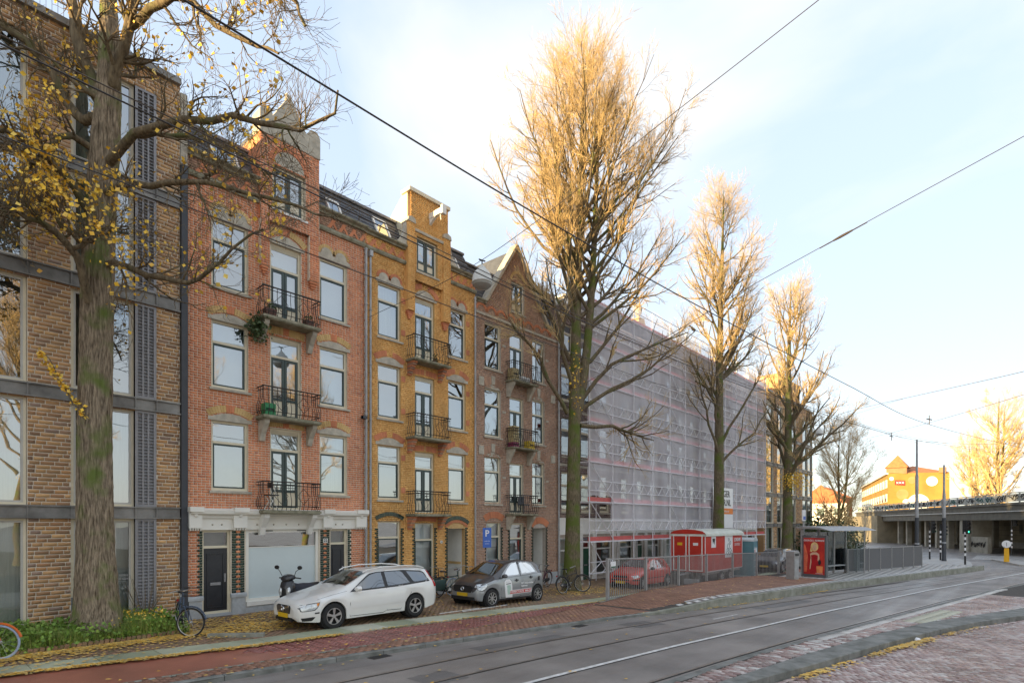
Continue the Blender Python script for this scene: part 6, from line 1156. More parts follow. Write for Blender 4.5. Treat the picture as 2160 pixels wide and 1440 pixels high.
# ---- perforated panel fence ----
PF = [(34.46,6.98),(35.3,6.72),(36.5,6.37),(37.7,6.03),(39.0,5.68),(40.3,5.3),(41.6,4.95),(42.73,4.66)]; pz = lambda x: rd(x)+.2
PN = thing('panel_fence', 'dark perforated panel fence running on from the bus shelter', 'fence', (34.46,6.98,pz(34.5)), world=True)
for x, y in PF: MB().box(x-.035,x+.035,y-.035,y+.035,pz(x)-.02,pz(x)+1.3).build('post', 'fence_grey', PN)
for (xa,ya),(xb,yb) in zip(PF, PF[1:]): MB().beam((xa+.05,ya-.01,pz(xa)+.66),(xb-.05,yb+.01,pz(xb)+.66),.02,1.16).build('panel', 'perf', PN); MB().beam((xa+.04,ya,pz(xa)+1.26),(xb-.04,yb,pz(xb)+1.26),.04,.03).build('rail', 'fence_grey', PN)
# ---- tram shelter ----
z = pz(31); SH = thing('tram_shelter', 'tram shelter with glass walls, dark roof and red perfume poster', 'shelter', (32.5,7.6,z), world=True)
sx, sy = Vector((.966,-.258,0)), Vector((.258,.966,0)); O_ = Vector((30.75,7.1,z))
def sp(a, b, h): q = O_+sx*a+sy*b; return (q.x,q.y,z+h)
def sbox(M, a0, a1, b0, b1, h0, h1):
    return M.box(a0,a1,b0,b1,h0,h1,Matrix(((sx.x,sy.x,0,O_.x),(sx.y,sy.y,0,O_.y),(0,0,1,z),(0,0,0,1))))
M = MB(); rp_ = [(-.25,2.28),(.3,2.45),(1.2,2.5),(1.55,2.46),(1.55,2.4),(.3,2.36)]
rings = [[sp(a,b,h) for b,h in rp_] for a in (-.15,1.2,2.6,4.4)]; M.loft(rings).build('roof', 'fence_grey', SH)
for a in (0,1.55,3.0,4.2): sbox(MB(), a-.05, a+.05, 1.2, 1.3, 0, 2.36).build('post', 'fence_grey', SH)
for a0, a1 in ((.05,1.5),(1.6,2.95),(3.05,4.15)): sbox(MB(), a0, a1, 1.24, 1.255, .15, 2.2).build('glass_panel', 'glass_clear', SH)
sbox(MB(), 4.19, 4.2, .3, 1.2, .1, 2.25).build('glass_panel', 'glass_clear', SH); sbox(MB(), 4.17, 4.23, .26, .30, 0, 2.36).build('post', 'fence_grey', SH); sbox(MB(), 1.0, 3.4, .85, 1.15, .42, .47).build('bench', 'zinc', SH)
ad = sbox(MB(), -.08, .08, 0, 1.2, .03, 2.05).build('poster_case', 'perf', SH); sbox(MB(), -.12, .12, .1, 1.1, -.02, .04).build('case_foot', 'perf', ad)
pm('poster_red', (.50,.02,.025), .35, .25, 2.2, col2=(.62,.05,.03)); pm('skin', (.72,.45,.30), .5, .06, 6); pm('hair', (.78,.55,.25), .5, .2, 12); pm('dress', (.42,.012,.018), .45, .2, 5); pm('bottle', (.80,.28,.10), .35, .2, 5); pm('poster_bright', (.75,.16,.08), .4, .2, 4)
ps = sbox(MB(), -.09, -.082, .08, 1.12, .14, 1.93).build('poster', 'poster_red', ad)
PMx = frameM(sp(-.0915,1.12,.14), tuple(-sy), (0,0,1))           # poster coordinates: x to the right, y up, 1.04 x 1.79
def pflat(name, pts, m, d): MB().prism(pts, d*.0008, d*.0008+.0006, 'z').mv(PMx).build(name, m, ps)
def oval(cx, cy, a, b, n=20, t0=0): return [(cx+a*cos(2*pi*i/n+t0),cy+b*sin(2*pi*i/n+t0)) for i in range(n)]
pflat('poster_glow', [(.02,.1),(.16,.1),(.22,.9),(.1,1.4),(.02,1.5)], 'poster_bright', 1); pflat('poster_hair', oval(.55,1.36,.19,.23), 'hair', 2); pflat('poster_hair', [(.36,1.3),(.32,1.12),(.42,1.1),(.5,1.3)], 'hair', 2); pflat('poster_figure', [(.30,.25),(.36,.85),(.32,1.0),(.46,1.09),(.66,1.09),(.78,1.0),(.80,.78),(.74,.6),(.6,.7),(.4,.6),(.35,.25)], 'skin', 3)
pflat('poster_face', oval(.55,1.33,.10,.145), 'skin', 4); pflat('poster_dress', [(.38,.94),(.55,.98),(.72,.94),(.70,.70),(.82,.5),(.86,.05),(.32,.05),(.40,.6)], 'dress', 5); pflat('poster_bottle', [(.66,.08),(.94,.08),(.96,.42),(.64,.42)], 'bottle', 6); pflat('poster_bottle', oval(.80,.6,.07,.13), 'black_paint', 6); pflat('poster_mouth', oval(.55,1.26,.025,.012,10), 'dress', 7)
for ex in (.51,.59): pflat('poster_eye', oval(ex,1.35,.013,.008,8), 'black_paint', 7)
text_mb('GIORGIO ARMANI', .125, bold=.002).mv(PMx @ Matrix.Translation((.52,1.66,.008))).build('lettering', 'decal_white', ps); MB().box(.6,.96,.045,.06,.004,.006).mv(PMx).build('caption', 'decal_white', ps)
text_mb('JCDecaux', .06).mv(frameM(sp(-.083,.6,1.985), tuple(-sy), (0,0,1))).build('lettering', 'decal_white', ad)
st = thing('stop_sign', 'white tram stop flag with blue strip above the shelter roof', 'sign', (33.6,8.9,low(33)), world=True); MB().tube([(33.6,8.9,low(33)),(33.6,8.9,3.3)], .035, 8).build('pole', 'zinc', st); q = MB().box(33.35,33.85,8.87,8.93,2.75,3.35).build('flag', 'decal_white', st); MB().box(33.4,33.8,8.86,8.87,2.82,3.0).build('strip', 'sign_blue', q)
# ---- litter bin ----
LB = thing('litter_bin', 'tall grey litter bin at the end of the railing', 'bin', (28.9,8.15,pz(28.9)), rad(-14)); MB().box(-.2,.2,-.2,.2,.0,1.05).build('body', 'fence_grey', LB); MB().prism([(-.22,1.05),(.22,1.05),(.22,1.28),(.1,1.36),(-.22,1.30)], -.22, .22).build('hood', 'fence_grey', LB); MB().box(-.15,.15,-.235,-.215,1.1,1.22).build('opening', 'black_plastic', LB); MB().box(-.17,.17,-.212,-.2,.1,.95).build('door', 'zinc', LB)
# ---- poles, signals ----
def tallpole(x, y, h, lab):
    z = -.18; o = thing('mast', lab, 'mast', (x,y,z)); MB().lathe([(.16,0),(.15,.1),(.13,.2),(.13,3.2)], (0,0,0), 14).build('base', 'pipe_dark', o, True); MB().lathe([(.11,3.2),(.10,h*.7),(.075,h*.72),(.06,h)], (0,0,0), 12).build('shaft', 'zinc', o, True); MB().lathe([(.132,1.3),(.15,1.32),(.15,1.38),(.132,1.4)], (0,0,0), 12).build('collar', 'zinc', o); return o
tallpole(49.05,5.63,8.7,'taller steel mast on the traffic island, left one'); tallpole(52.7,4.4,7.1,'shorter steel mast on the island beside the striped poles')
def signal(x, y, lab, h=3.0, rz=0., heads=2, gl=True):
    z = -.2; o = thing('traffic_light', lab, 'traffic light', (x,y,z), rz, 'traffic lights at the junction'); MB().lathe([(.06,0),(.055,.45),(.055,h)], (0,0,0), 10).build('pole', 'black_plastic', o, True)
    for k in range(5): MB().lathe([(.058,.62+k*.36),(.058,.80+k*.36)], (0,0,0), 10).build('white_band', 'decal_white', o)
    for k in range(heads):
        a = -1.9+k*1.9; c_, s_ = cos(a), sin(a); hb = MB().box(-.13,.13,-.1,.1,h-.85,h+.08).mv(Matrix.Translation((.20*c_,.20*s_,0)) @ Matrix.Rotation(rad(75),4,'Z')).build('signal_head', 'black_plastic', o)
        for j in range(3): MB().lathe([(.005,-.02),(.07,-.012),(.075,0)], (0,-.102,h-.70+j*.27), 10, 'y').mv(Matrix.Translation((.20*c_,.20*s_,0)) @ Matrix.Rotation(rad(75-150),4,'Z')).build('lens', 'lens_green' if (j == 0 and gl) else 'lens_off', hb); MB().lathe([(.08,-.16),(.085,0)], (0,-.1,h-.70+j*.27), 10, 'y', False).mv(Matrix.Translation((.20*c_,.20*s_,0)) @ Matrix.Rotation(rad(75-150),4,'Z')).build('visor', 'black_plastic', hb)
pm('lens_off', (.05,.02,.02), .3); lg = pm('lens_green', (.05,.6,.3), .3); b_ = lg.node_tree.nodes['Principled BSDF']; b_.inputs['Emission Color'].default_value = (.05,.8,.4,1); b_.inputs['Emission Strength'].default_value = 1.2
signal(49.1,2.96,'nearest striped traffic light with two heads, green man lit', 2.95); signal(54.6,5.45,'striped traffic light left of the two behind the masts', 2.9, .5, 1); signal(53.7,4.7,'striped traffic light right of the two behind the masts', 2.7, 1., 1); signal(67,.8,'far right striped traffic light under the viaduct', 3.4, .3, 1, False)
YB_ = thing('keep_right_bollard', 'yellow bollard with a round sign on the far island', 'bollard', (55.2,.95,-.2)); MB().prism([(-.16,0),(.16,0),(.13,1.0),(-.13,1.0)], -.1, .1, 'x').build('post', 'bollard_yellow', YB_); d = MB().lathe([(.001,-.03),(.27,-.03),(.27,.0),(.001,0)], (-.13,0,1.3), 20, 'x').build('disc', 'decal_white', YB_); MB().box(-.175,-.16,-.02,.02,1.15,1.42).build('arrow', 'fence_grey', d)
# ---- parking sign ----
P_ = thing('parking_sign', 'blue parking sign with white P on a pole behind the grey city car', 'sign', (15.45,15.2,low(15)), rad(-25)); MB().tube([(0,0,0),(0,0,2.75)], .025, 8).build('pole', 'zinc', P_); q = MB().box(-.17,.17,-.045,-.03,1.85,2.6).build('plate', 'sign_blue', P_); text_mb('P', .34, .001, bold=.006).mv(frameM((0,-.047,2.38),(1,0,0),(0,0,1))).build('letter', 'decal_white', q); text_mb('vergunning', .05, .001).mv(frameM((0,-.047,2.1),(1,0,0),(0,0,1))).build('lettering', 'decal_white', q); text_mb('houders', .05, .001).mv(frameM((0,-.047,2.0),(1,0,0),(0,0,1))).build('lettering', 'decal_white', q)
# ---- overhead wires ----
pm('wire', (.055,.045,.04), .5, .2, 3, metal=.3); pm('wire_warm', (.10,.07,.045), .5, .2, 3, metal=.3)
def wire(lab, pts, r=.012, m='wire', n=40, sag=0.):
    A = np.array(pts,float); k = len(A); t = np.linspace(0,k-1,n); P = resamp(A,n) if k > 2 else np.stack([np.interp(t,[0,1],A[:,i]) for i in range(3)],1)
    P[:,2] -= sag*np.sin(pi*np.linspace(0,1,n)); return tag(MB().tube([tuple(p) for p in P], r, 5).build('overhead_wire', m, None, True), lab, 'wire', 'overhead tram wires')
NW = [(-12,5.5),(0,5.12),(6,5.0),(11.2,4.72),(20,4.05),(30.4,3.05),(46,-.6),(60,-4.6),(80,-11)]; FW = [(-12,7.2),(0,7.22),(7,7.4),(11,7.4),(20,6.9),(35,5.1),(46,2.2),(60,-2),(80,-8.5)]
wire('contact wire over the near track, from top left to the viaduct', [(x,y,6.9) for x,y in NW], .010, 'wire', 70); wire('lower contact wire of the far track pair', [(x,y,7.2) for x,y in FW], .010, 'wire', 70); wire('upper contact wire of the far track pair', [(x,y+.06,7.32) for x,y in FW], .008, 'wire_warm', 70)
wire('thin feeder wire crossing the house fronts from the left edge', [(-8,8.5,7.05),(6,8.5,6.95),(20,8.3,6.95),(34,7.2,7.05)], .008)
wire('span wire holding the near street lamp, up to the top edge', [(11.4,17,9.8),(11.2,11.2,9.95),(11.2,5,11.4),(11.2,1,12.4)], .008); wire('long span wire with insulator across the sky at right', [(22,17,8.6),(22,10.4,10.65),(22,7.6,11.6),(22,0,13.75),(22,-3,14.6)], .012)
wire('short span wire over the contact wires near the shelter', [(38.5,6.6,7.6),(35,5.1,7.3),(30.4,3.05,6.98),(23.6,0,6.6),(20,-1.6,6.5)], .008, 'wire_warm'); wire('upper span wire at the right edge', [(40,9,8.9),(34,7,8.45),(20,0,6.6),(17,-1.5,6.3)], .008, 'wire_warm'); wire('span wire from the taller mast to the right', [(49.05,5.63,8.4),(50,1,7.9),(52,-6,8.3)], .008)
wire('low span wire between the tall tree and the mast', [(49.05,5.63,8.3),(40,8,8.8),(24,13,9.2)], .007)
i1 = thing('insulator', 'turnbuckle insulator on the long span wire against the sky', 'insulator', (22,4.6,12.45), 0); d_ = Vector((0,-7.6,2.15)).normalized(); MB().tube([tuple(-d_*.75),tuple(-d_*.3)], .02, 6).tube([tuple(d_*.3),tuple(d_*.75)], .02, 6).build('rod', 'wire', i1); MB().tube([tuple(-d_*.3),tuple(-d_*.1),tuple(d_*.1),tuple(d_*.3)], [.03,.045,.045,.03], 8).build('sleeve', 'wire', i1)
for x, y, lab in ((30.4,3.05,'wire clamp on the near contact wire at right'),(35,5.1,'wire clamp on the far contact wires')): tag(MB().beam((x-.3,y-.12,7.05),(x+.3,y+.12,7.2),.03,.04).beam((x,y,6.9),(x,y,7.3),.03,.03).build('wire_clamp', 'wire', None), lab, 'clamp', 'wire clamps')
pm('lamp_glass', (.34,.33,.30), .25, .06, 4); pm('lamp_grey', (.60,.60,.56), .4, .05, 5)
def hlamp(lab, x, y, z, s=1.):
    o = thing('street_lamp', lab, 'lamp', (x,y,z), 0, 'hanging street lamps'); o.scale = (s,)*3
    MB().lathe([(.03,.50),(.06,.44),(.10,.42),(.12,.36),(.20,.30),(.26,.18),(.28,.02),(.295,-.01),(.28,-.03)], (0,0,0), 24, cap=False).build('hood', 'lamp_grey', o, True); MB().lathe([(.275,-.015),(.26,-.08),(.18,-.15),(.06,-.18),(.002,-.185)], (0,0,0), 24).build('bowl', 'lamp_glass', o, True); MB().tube([(0,0,.48),(0,0,.6),(-.1,.02,.62),(.1,-.02,.62)], .02, 6).build('hanger', 'wire', o)
hlamp('big pale street lamp hanging between the yellow and brown houses', 11.2,11.2,9.32); hlamp('far street lamp hanging beside the orange trees', 50.3,-.2,7.35,1.1); hlamp('small lamp hanging at the far apartment block', 45.5,11.0,9.1,.9)
wire('wire carrying the small far lamp', [(51,16.6,9.9),(45.5,11,9.72),(40,5.2,9.9)], .006)
# ---- scaffold ----
SCF = thing('scaffold', 'tube scaffold with red toe boards in front of the netted houses', 'scaffold', (35,15.9,-.45), world=True)
xs_ = np.arange(22.7, 47.8, 2.08); lv = [1.75+1.93*k for k in range(7)]; yo, yi = 15.45, 16.45; b0 = -.45
for x in xs_:
    for y, r_ in ((yo,.03),(yi,.028)): MB().tube([(x,y,b0),(x,y,14.3 if y == yo else 14.0)], r_, 6).build('standard', 'galv', SCF)
for li, z in enumerate(lv):
    for a, b in zip(xs_, xs_[1:]):
        MB().box(a+.04,b-.04,yo+.10,yo+.125,z+.02,z+.22).build('toe_board', 'toe_red', SCF); MB().box(a+.03,b-.03,yo+.02,yi-.02,z-.06,z).build('deck_board', 'galv', SCF); M = MB()
        for h in (.52,1.0): M.tube([(a,yo-.035,z+h),(b,yo-.035,z+h)], .02, 5)
        c_ = (a+b)/2
        for p, q in (((a+.12,1.0),(a+.62,.52)),((a+.62,.52),(c_,1.0)),((c_,1.0),(b-.62,.52)),((b-.62,.52),(b-.12,1.0))): M.tube([(p[0],yo-.035,z+p[1]),(q[0],yo-.035,z+q[1])], .014, 4)
        M.build('guard_frame', 'galv', SCF); MB().tube([(a,yo-.03,z-.03),(b,yo-.03,z-.03)], .022, 5).build('ledger', 'galv', SCF)
for k, a in enumerate(xs_[:-1]):
    if k % 4 in (0,):
        for li in range(-1,6): z = lv[li] if li >= 0 else b0; MB().tube([(a,yo-.06,z+1.9 if li >= 0 else lv[0]),(a+2.08,yo-.06,z+.05)], .022, 5).build('brace', 'galv', SCF)
M = MB()
for p, q in (((22.7,.2),(23.7,.75)),((23.7,.2),(24.7,.75)),((22.7,.75),(24.78,.75)),((22.7,.2),(24.78,.2))): M.tube([(p[0],yo-.05,p[1]),(q[0],yo-.05,q[1])], .02, 5)
M.build('lower_guard', 'galv', SCF)
def netm():
    m = bpy.data.materials.new('net'); m.use_nodes = True; t = m.node_tree; n = t.nodes; n.remove(n['Principled BSDF']); d = n.new('ShaderNodeBsdfDiffuse'); d.inputs['Color'].default_value = (.93,.91,.96,1); tr = n.new('ShaderNodeBsdfTransparent'); tl = n.new('ShaderNodeBsdfTranslucent'); tl.inputs['Color'].default_value = (.93,.91,.95,1)
    a = n.new('ShaderNodeMixShader'); a.inputs[0].default_value = .12; b = n.new('ShaderNodeMixShader'); g = n.new('ShaderNodeTexCoord'); x = n.new('ShaderNodeTexNoise'); x.inputs['Scale'].default_value = .5; x.inputs['Detail'].default_value = 5; mp_ = n.new('ShaderNodeMapping'); mp_.inputs['Scale'].default_value = (1.5,1,.35); r = n.new('ShaderNodeMapRange'); r.inputs['From Min'].default_value = .3; r.inputs['From Max'].default_value = .7; r.inputs['To Min'].default_value = .29; r.inputs['To Max'].default_value = .52
    t.links.new(g.outputs['Object'], mp_.inputs[0]); t.links.new(mp_.outputs[0], x.inputs['Vector']); t.links.new(x.outputs['Fac'], r.inputs[0]); t.links.new(r.outputs[0], b.inputs[0]); t.links.new(d.outputs[0], a.inputs[1]); t.links.new(tl.outputs[0], a.inputs[2]); t.links.new(tr.outputs[0], b.inputs[1]); t.links.new(a.outputs[0], b.inputs[2]); t.links.new(b.outputs[0], n['Material Output'].inputs[0]); MATS['net'] = m
netm(); NT_ = thing('scaffold_net', 'white see-through debris net hung over the scaffold', 'net', (35,15.45,2.2), world=True)
for k, (a, b) in enumerate(zip(xs_, xs_[1:])):
    nx, nz2 = 10, 36; M = MB(); z0, z1 = (2.25 if k else 3.9), 14.15
    for i in range(nx+1):
        for j in range(nz2+1):
            x = a-.05+(b-a+.1)*i/nx; q = j/nz2; zb = z0+.09*abs(sin(pi*i/nx*2))*(1 if j == 0 else 0); zz_ = zb+(z1-zb)*q; M.v.append((x,15.52-.09*sin(pi*i/nx)*abs(sin(pi*q*6))*(.5+.5*sin(k*2.3+q*5))-.02*sin(i*2.1+j*1.3+k)+.012*(k%2),zz_))
    for i in range(nx):
        for j in range(nz2): M.f.append((i*(nz2+1)+j,(i+1)*(nz2+1)+j,(i+1)*(nz2+1)+j+1,i*(nz2+1)+j+1))
    M.build('net_sheet', 'net', NT_, True, 180)
BN = thing('scaffold_banner', 'white scaffold company banner with orange stripe hung on the net', 'banner', (38.7,15.3,2.3), world=True)
MB().box(36.95,40.4,15.32,15.34,2.3,5.05).build('sheet', 'decal_white', BN); MB().box(36.97,40.38,15.31,15.32,3.25,3.65).build('stripe', 'banner_orange', BN)
for txt, zz_ in (('STEIGER',4.62),('HUUR.NL',4.02)): text_mb(txt, .62, .002, bold=.012).mv(frameM((38.68,15.31,zz_),(1,0,0),(0,0,1))).build('lettering', 'black_paint', BN)
for txt, zz_ in (('www.steigerhuur.nl',3.45),): text_mb(txt, .24, .002).mv(frameM((38.68,15.305,zz_),(1,0,0),(0,0,1))).build('lettering', 'decal_white', BN)
# ---- railway viaduct ----
pm('bridge_wall', (.23,.20,.14), .9, .25, .8, .2, 10); pm('bridge_steel', (.10,.095,.08), .7, .3, 1.5); pm('bridge_rail', (.36,.37,.35), .6, .2, 3); pm('pier', (.30,.285,.24), .9, .25, 1.2, .2, 10)
VA, VB = Vector((56,-3.9,0)), Vector((112,21.4,0)); vd = (VB-VA).normalized(); vn = Vector((vd.y,-vd.x,0)); vn = -vn if vn.x < 0 else vn; VL = (VB-VA).length
VD = thing('railway_viaduct', 'low railway viaduct with graffiti railing crossing the street at right', 'bridge', (75,4.8,-.3), world=True); VM = Matrix(((vd.x,vn.x,0,VA.x),(vd.y,vn.y,0,VA.y),(0,0,1,0),(0,0,0,1)))
def vbox(a0, a1, b0, b1, z0, z1, nm, m, par=None): return MB().box(a0,a1,b0,b1,z0,z1,VM).build(nm, m, par or VD)
vbox(0,VL,0,11,3.75,4.25,'deck','bridge_steel'); vbox(0,VL,.05,.3,2.9,3.75,'girder','bridge_steel'); vbox(0,VL,-.15,.1,4.2,4.42,'edge_beam','bridge_steel'); vbox(0,VL,-.12,-.02,3.62,3.72,'cable_tray','zinc')
for b in (2.5,5,7.5,10): vbox(0,VL,b,b+.25,3.2,3.75,'girder','bridge_steel')
rl = vbox(0,VL,-.1,-.04,5.22,5.3,'railing','bridge_rail')
for a in np.arange(0,VL,2.0): vbox(a,a+.08,-.1,0,4.42,5.25,'railing_post','bridge_rail',rl)
rgb = np.random.RandomState(8)
for a in np.arange(0.1,VL-2,2.0):
    vbox(a+.02,a+1.88,-.06,-.04,4.5,5.16,'railing_panel','bridge_rail',rl); M = MB(); P = [(a+.1+1.7*i/9,-.075,4.85+rgb.uniform(-.28,.28)) for i in range(10)]; M.tube(P, .035, 4).mv(VM)
    for q in range(2): M2 = MB().ring((a+rgb.uniform(.3,1.6),-.075,4.85+rgb.uniform(-.1,.1)), rgb.uniform(.12,.25), .03, 10, 4).mv(VM); M.add(M2.v, M2.f)
    M.build('graffiti','graffiti' if rgb.rand() < .3 else 'black_plastic',rl)
pa = (Vector((75.3,4.85,0))-VA).dot(vd)
vbox(pa-1.0,pa+.9,.2,2.2,-.4,3.3,'pier','pier'); vbox(pa-4.5,pa-1.0,.4,.7,-.4,1.25,'parapet_wall','pier')
for k in range(5):
    M = MB().tube([(pa-4.2+k*.62+.5*i/7,.36,.45+rgb.uniform(-.25,.35)) for i in range(8)], .03, 4).mv(VM); M.build('graffiti','black_plastic',VD)
for k in range(9): vbox(pa+3.2+k*3.3,pa+3.75+k*3.3,1.2,1.75,-.4,3.3,'column','pier')
for k in range(3,9): vbox(pa+3.2+k*3.3,pa+3.75+k*3.3,8.2,8.75,-.4,3.3,'column','pier')
bw_ = vbox(0,46,9.6,10.2,-.4,3.75,'abutment','bridge_wall')
for h in (.55,1.15,1.75,2.35): vbox(0,46,9.55,9.6,h,h+.05,'joint_strip','bridge_steel',bw_)
vbox(0,46,9.5,9.6,-.4,.35,'abutment_plinth','concrete',bw_)
for a_ in (31,38): vbox(a_,a_+.5,9.5,9.56,1.4,2.4,'wall_plaque','bridge_steel',bw_)
vbox(VL-14,VL+6,-.6,11,-.4,3.7,'abutment','bridge_wall')
for a, b in ((1.8,2.0),(3.2,3.4),(6.8,7.0),(8.2,8.4)): vbox(0,VL,a,b,4.25,4.4,'track_rail','rail')
M = MB()
for k in range(9): a = 8+k*6.5; M.tube([tuple(VM @ Vector((a,11.2,4.2))),tuple(VM @ Vector((a,11.2,10.2)))], .07, 6)
M.build('catenary_posts','zinc',VD) if False else None
# ---- far houses ----
pm('mural', (.32,.20,.045), .8, .18, .35); pm('mural_pale', (.36,.24,.10), .8, .15, .6); pm('tile_orange', (.45,.16,.06), .8, .2, 2, .4, 6); pm('far_brick', (.36,.17,.09), .85, .15, 1)
def far_block(lab, Cp, Dp, Ep, ze, wall, roofz, roofm, nwin, mural=False, flat=False):
    """Cp-Dp is the end wall, Cp-Ep the long front"""
    Cp, Dp, Ep = (Vector(p+(0,)) for p in (Cp,Dp,Ep)); Fp = Dp+Ep-Cp; o = thing('far_building', lab, 'building', (Cp.x,Cp.y,-.4), world=True); base = -.4
    P = [Cp,Dp,Fp,Ep]; M = MB()
    for a, b in zip(P, P[1:]+P[:1]): M.quad((a.x,a.y,base),(b.x,b.y,base),(b.x,b.y,ze),(a.x,a.y,ze))
    M.build('wall', wall, o)
    if flat: MB().poly([(p.x,p.y,ze) for p in P]).build('roof', 'slate', o)
    else:
        r1, r2 = (Cp+Dp)/2, (Ep+Fp)/2; i1_, i2_ = r1+(r2-r1)*.12, r2+(r1-r2)*.12; g = MB(); v = [(p.x,p.y,ze) for p in P]+[(i1_.x,i1_.y,roofz),(i2_.x,i2_.y,roofz)]; g.add(v, [(0,1,4),(1,2,5,4),(2,3,5),(3,0,4,5)]); g.build('roof', roofm, o)
    d = (Ep-Cp); ln = d.length; d.normalize(); nn = Vector((d.y,-d.x,0)); nn = nn if (nn.dot((Cp+Ep)/2-(Dp+Fp)/2) > 0) else -nn; e = (Dp-Cp); le = e.length; e.normalize(); en = -d
    for row in range(int((ze-.5)/3)):
        for k in range(nwin):
            c_ = Cp+d*(ln*(k+.5)/nwin); w, h, z_ = ln/nwin*.28, .85, 1.9+row*3.0; Mx = frameM((c_.x+nn.x*.05,c_.y+nn.y*.05,z_), tuple(d), (0,0,1)); wn = MB().box(-w,w,-h,h,-.06,.06).mv(Mx).build('window', 'white', o); MB().box(-w*.8,w*.8,-h*.85,h*.85,-.08,.08).mv(Mx).build('pane', 'glass', wn)
        if not mural:
            for k in range(3):
                c_ = Cp+e*(le*(k+.5)/3); Mx = frameM((c_.x+en.x*.05,c_.y+en.y*.05,1.9+row*3.0), tuple(e), (0,0,1)); wn = MB().box(-le*.09,le*.09,-.85,.85,-.06,.06).mv(Mx).build('window', 'white', o); MB().box(-le*.075,le*.075,-.7,.7,-.08,.08).mv(Mx).build('pane', 'glass', wn)
    M = MB(); M.beam((Cp.x+nn.x*.2,Cp.y+nn.y*.2,ze),(Ep.x+nn.x*.2,Ep.y+nn.y*.2,ze),.5,.3); M.build('cornice', 'white', o); return o, e, en, Cp, le
o, e, en, Cp, le = far_block('orange house with a painted end wall of circles beyond the viaduct', (142,21.3), (146,11.3), (196,36), 13.0, 'mural', 15, 'tile_orange', 12, True)
for fx, z_, r_, m_ in ((.06,11.9,.4,'decal_white'),(.40,11.5,.75,'mural_pale'),(.72,11.2,1.0,'decal_white'),(.24,8.6,1.1,'mural_pale'),(.5,6.6,2.0,'decal_white'),(.86,6.0,1.3,'mural_pale'),(.30,7.0,.6,'decal_white')):
    c_ = Cp+e*(le*fx); Mx = frameM((c_.x+en.x*.02,c_.y+en.y*.02,z_), tuple(e), (0,0,1)); MB().prism(oval(0,0,r_,r_,24), -.06, .06, 'z').mv(Mx).build('painted_disc', m_, o)
c_ = Cp+e*(le*.2); Mx = frameM((c_.x+en.x*.03,c_.y+en.y*.03,11.0), tuple(e), (0,0,1)); fl = MB().prism([(-.9,-.4),(.9,-.6),(.9,.45),(-.9,.6)], -.06, .06, 'z').mv(Mx).build('painted_flag', 'decal_red', o)
for k in (-1,0,1): text_mb('X', .55, .01, bold=.02).mv(Mx @ Matrix.Translation((k*.5,-.0,.09))).mv(Matrix.Identity(4)).build('flag_cross', 'decal_white', fl); text_mb('X', .55, .01, bold=.02).mv(Mx @ Matrix.Translation((k*.5,-.0,-.09))).build('flag_cross', 'decal_white', fl)
t_ = Cp+e*2.0+Vector((2,.5,0)); MB().box(t_.x-1.8,t_.x+1.8,t_.y-1.8,t_.y+1.8,12.9,14.2).build('turret', 'far_brick', o); MB().add([(t_.x-2.1,t_.y-2.1,14.2),(t_.x+2.1,t_.y-2.1,14.2),(t_.x+2.1,t_.y+2.1,14.2),(t_.x-2.1,t_.y+2.1,14.2),(t_.x,t_.y,17)], [(0,1,4),(1,2,4),(2,3,4),(3,0,4)]).build('turret_roof', 'tile_orange', o)
MB().box(Cp.x+3.2,Cp.x+4.2,Cp.y-9.5,Cp.y-8.3,12.9,14).build('chimney', 'far_brick', o)
far_block('white house with orange tiled roof seen left of the small tree', (128,35.5), (130,26.5), (150,40), 6.6, 'white', 10.6, 'tile_orange', 6); far_block('brick terrace with tiled roof between the white house and the mural house', (150,40), (153,30), (205,54), 8.6, 'far_brick', 11.6, 'tile_orange', 12)
far_block('brick terrace visible under the viaduct arches', (132,14), (136,4), (175,22), 3.9, 'far_brick', 6.0, 'tile_orange', 10)
# ---- shrubs by the viaduct ----
pm('leaf_green', (.055,.095,.03), .7, .3, 3); brickm('leaf_dark', [(.04,.07,.025),(.07,.11,.035),(.05,.085,.03),(.10,.13,.04)], rough=.6, bump=.1)
def shrub(lab, x, y, z, rx, rz, n, seed, m='leaf_dark', size=.22):
    r = np.random.RandomState(seed); o = thing('shrub', lab, 'shrub', (x,y,z), 0, 'shrubs by the viaduct'); d = unit(r.normal(size=(n,3))); d[:,2] = np.abs(d[:,2]); p = d*r.uniform(.55,1.,(n,1))*np.array([rx,rx,rz])*(1+.25*np.sin(d[:,:1]*7+d[:,1:2]*5)); v, f = leaves_np(p, size, r); kind(mesh_obj('foliage', v, f, m, o), 'stuff')
    M = MB()
    for k in range(7): a = k*.9; M.tube([(0,0,0),(rx*.3*cos(a),rx*.3*sin(a),rz*.4),(rx*.6*cos(a),rx*.6*sin(a),rz*.75)], [.05,.035,.015], 5)
    M.build('stems', 'bark_branch', o)
for i, (x,y,z,rx,rz) in enumerate(((66,15.5,-.4,2.6,4.3),(71,15.2,-.4,2.4,4.0),(60.5,14.8,-.4,1.8,3.6))): shrub(['dark shrub behind the tram stop flag','dark shrub right of the stop flag','low shrub at the corner of the glass block'][i], x, y, z, rx, rz, 2600, 60+i)
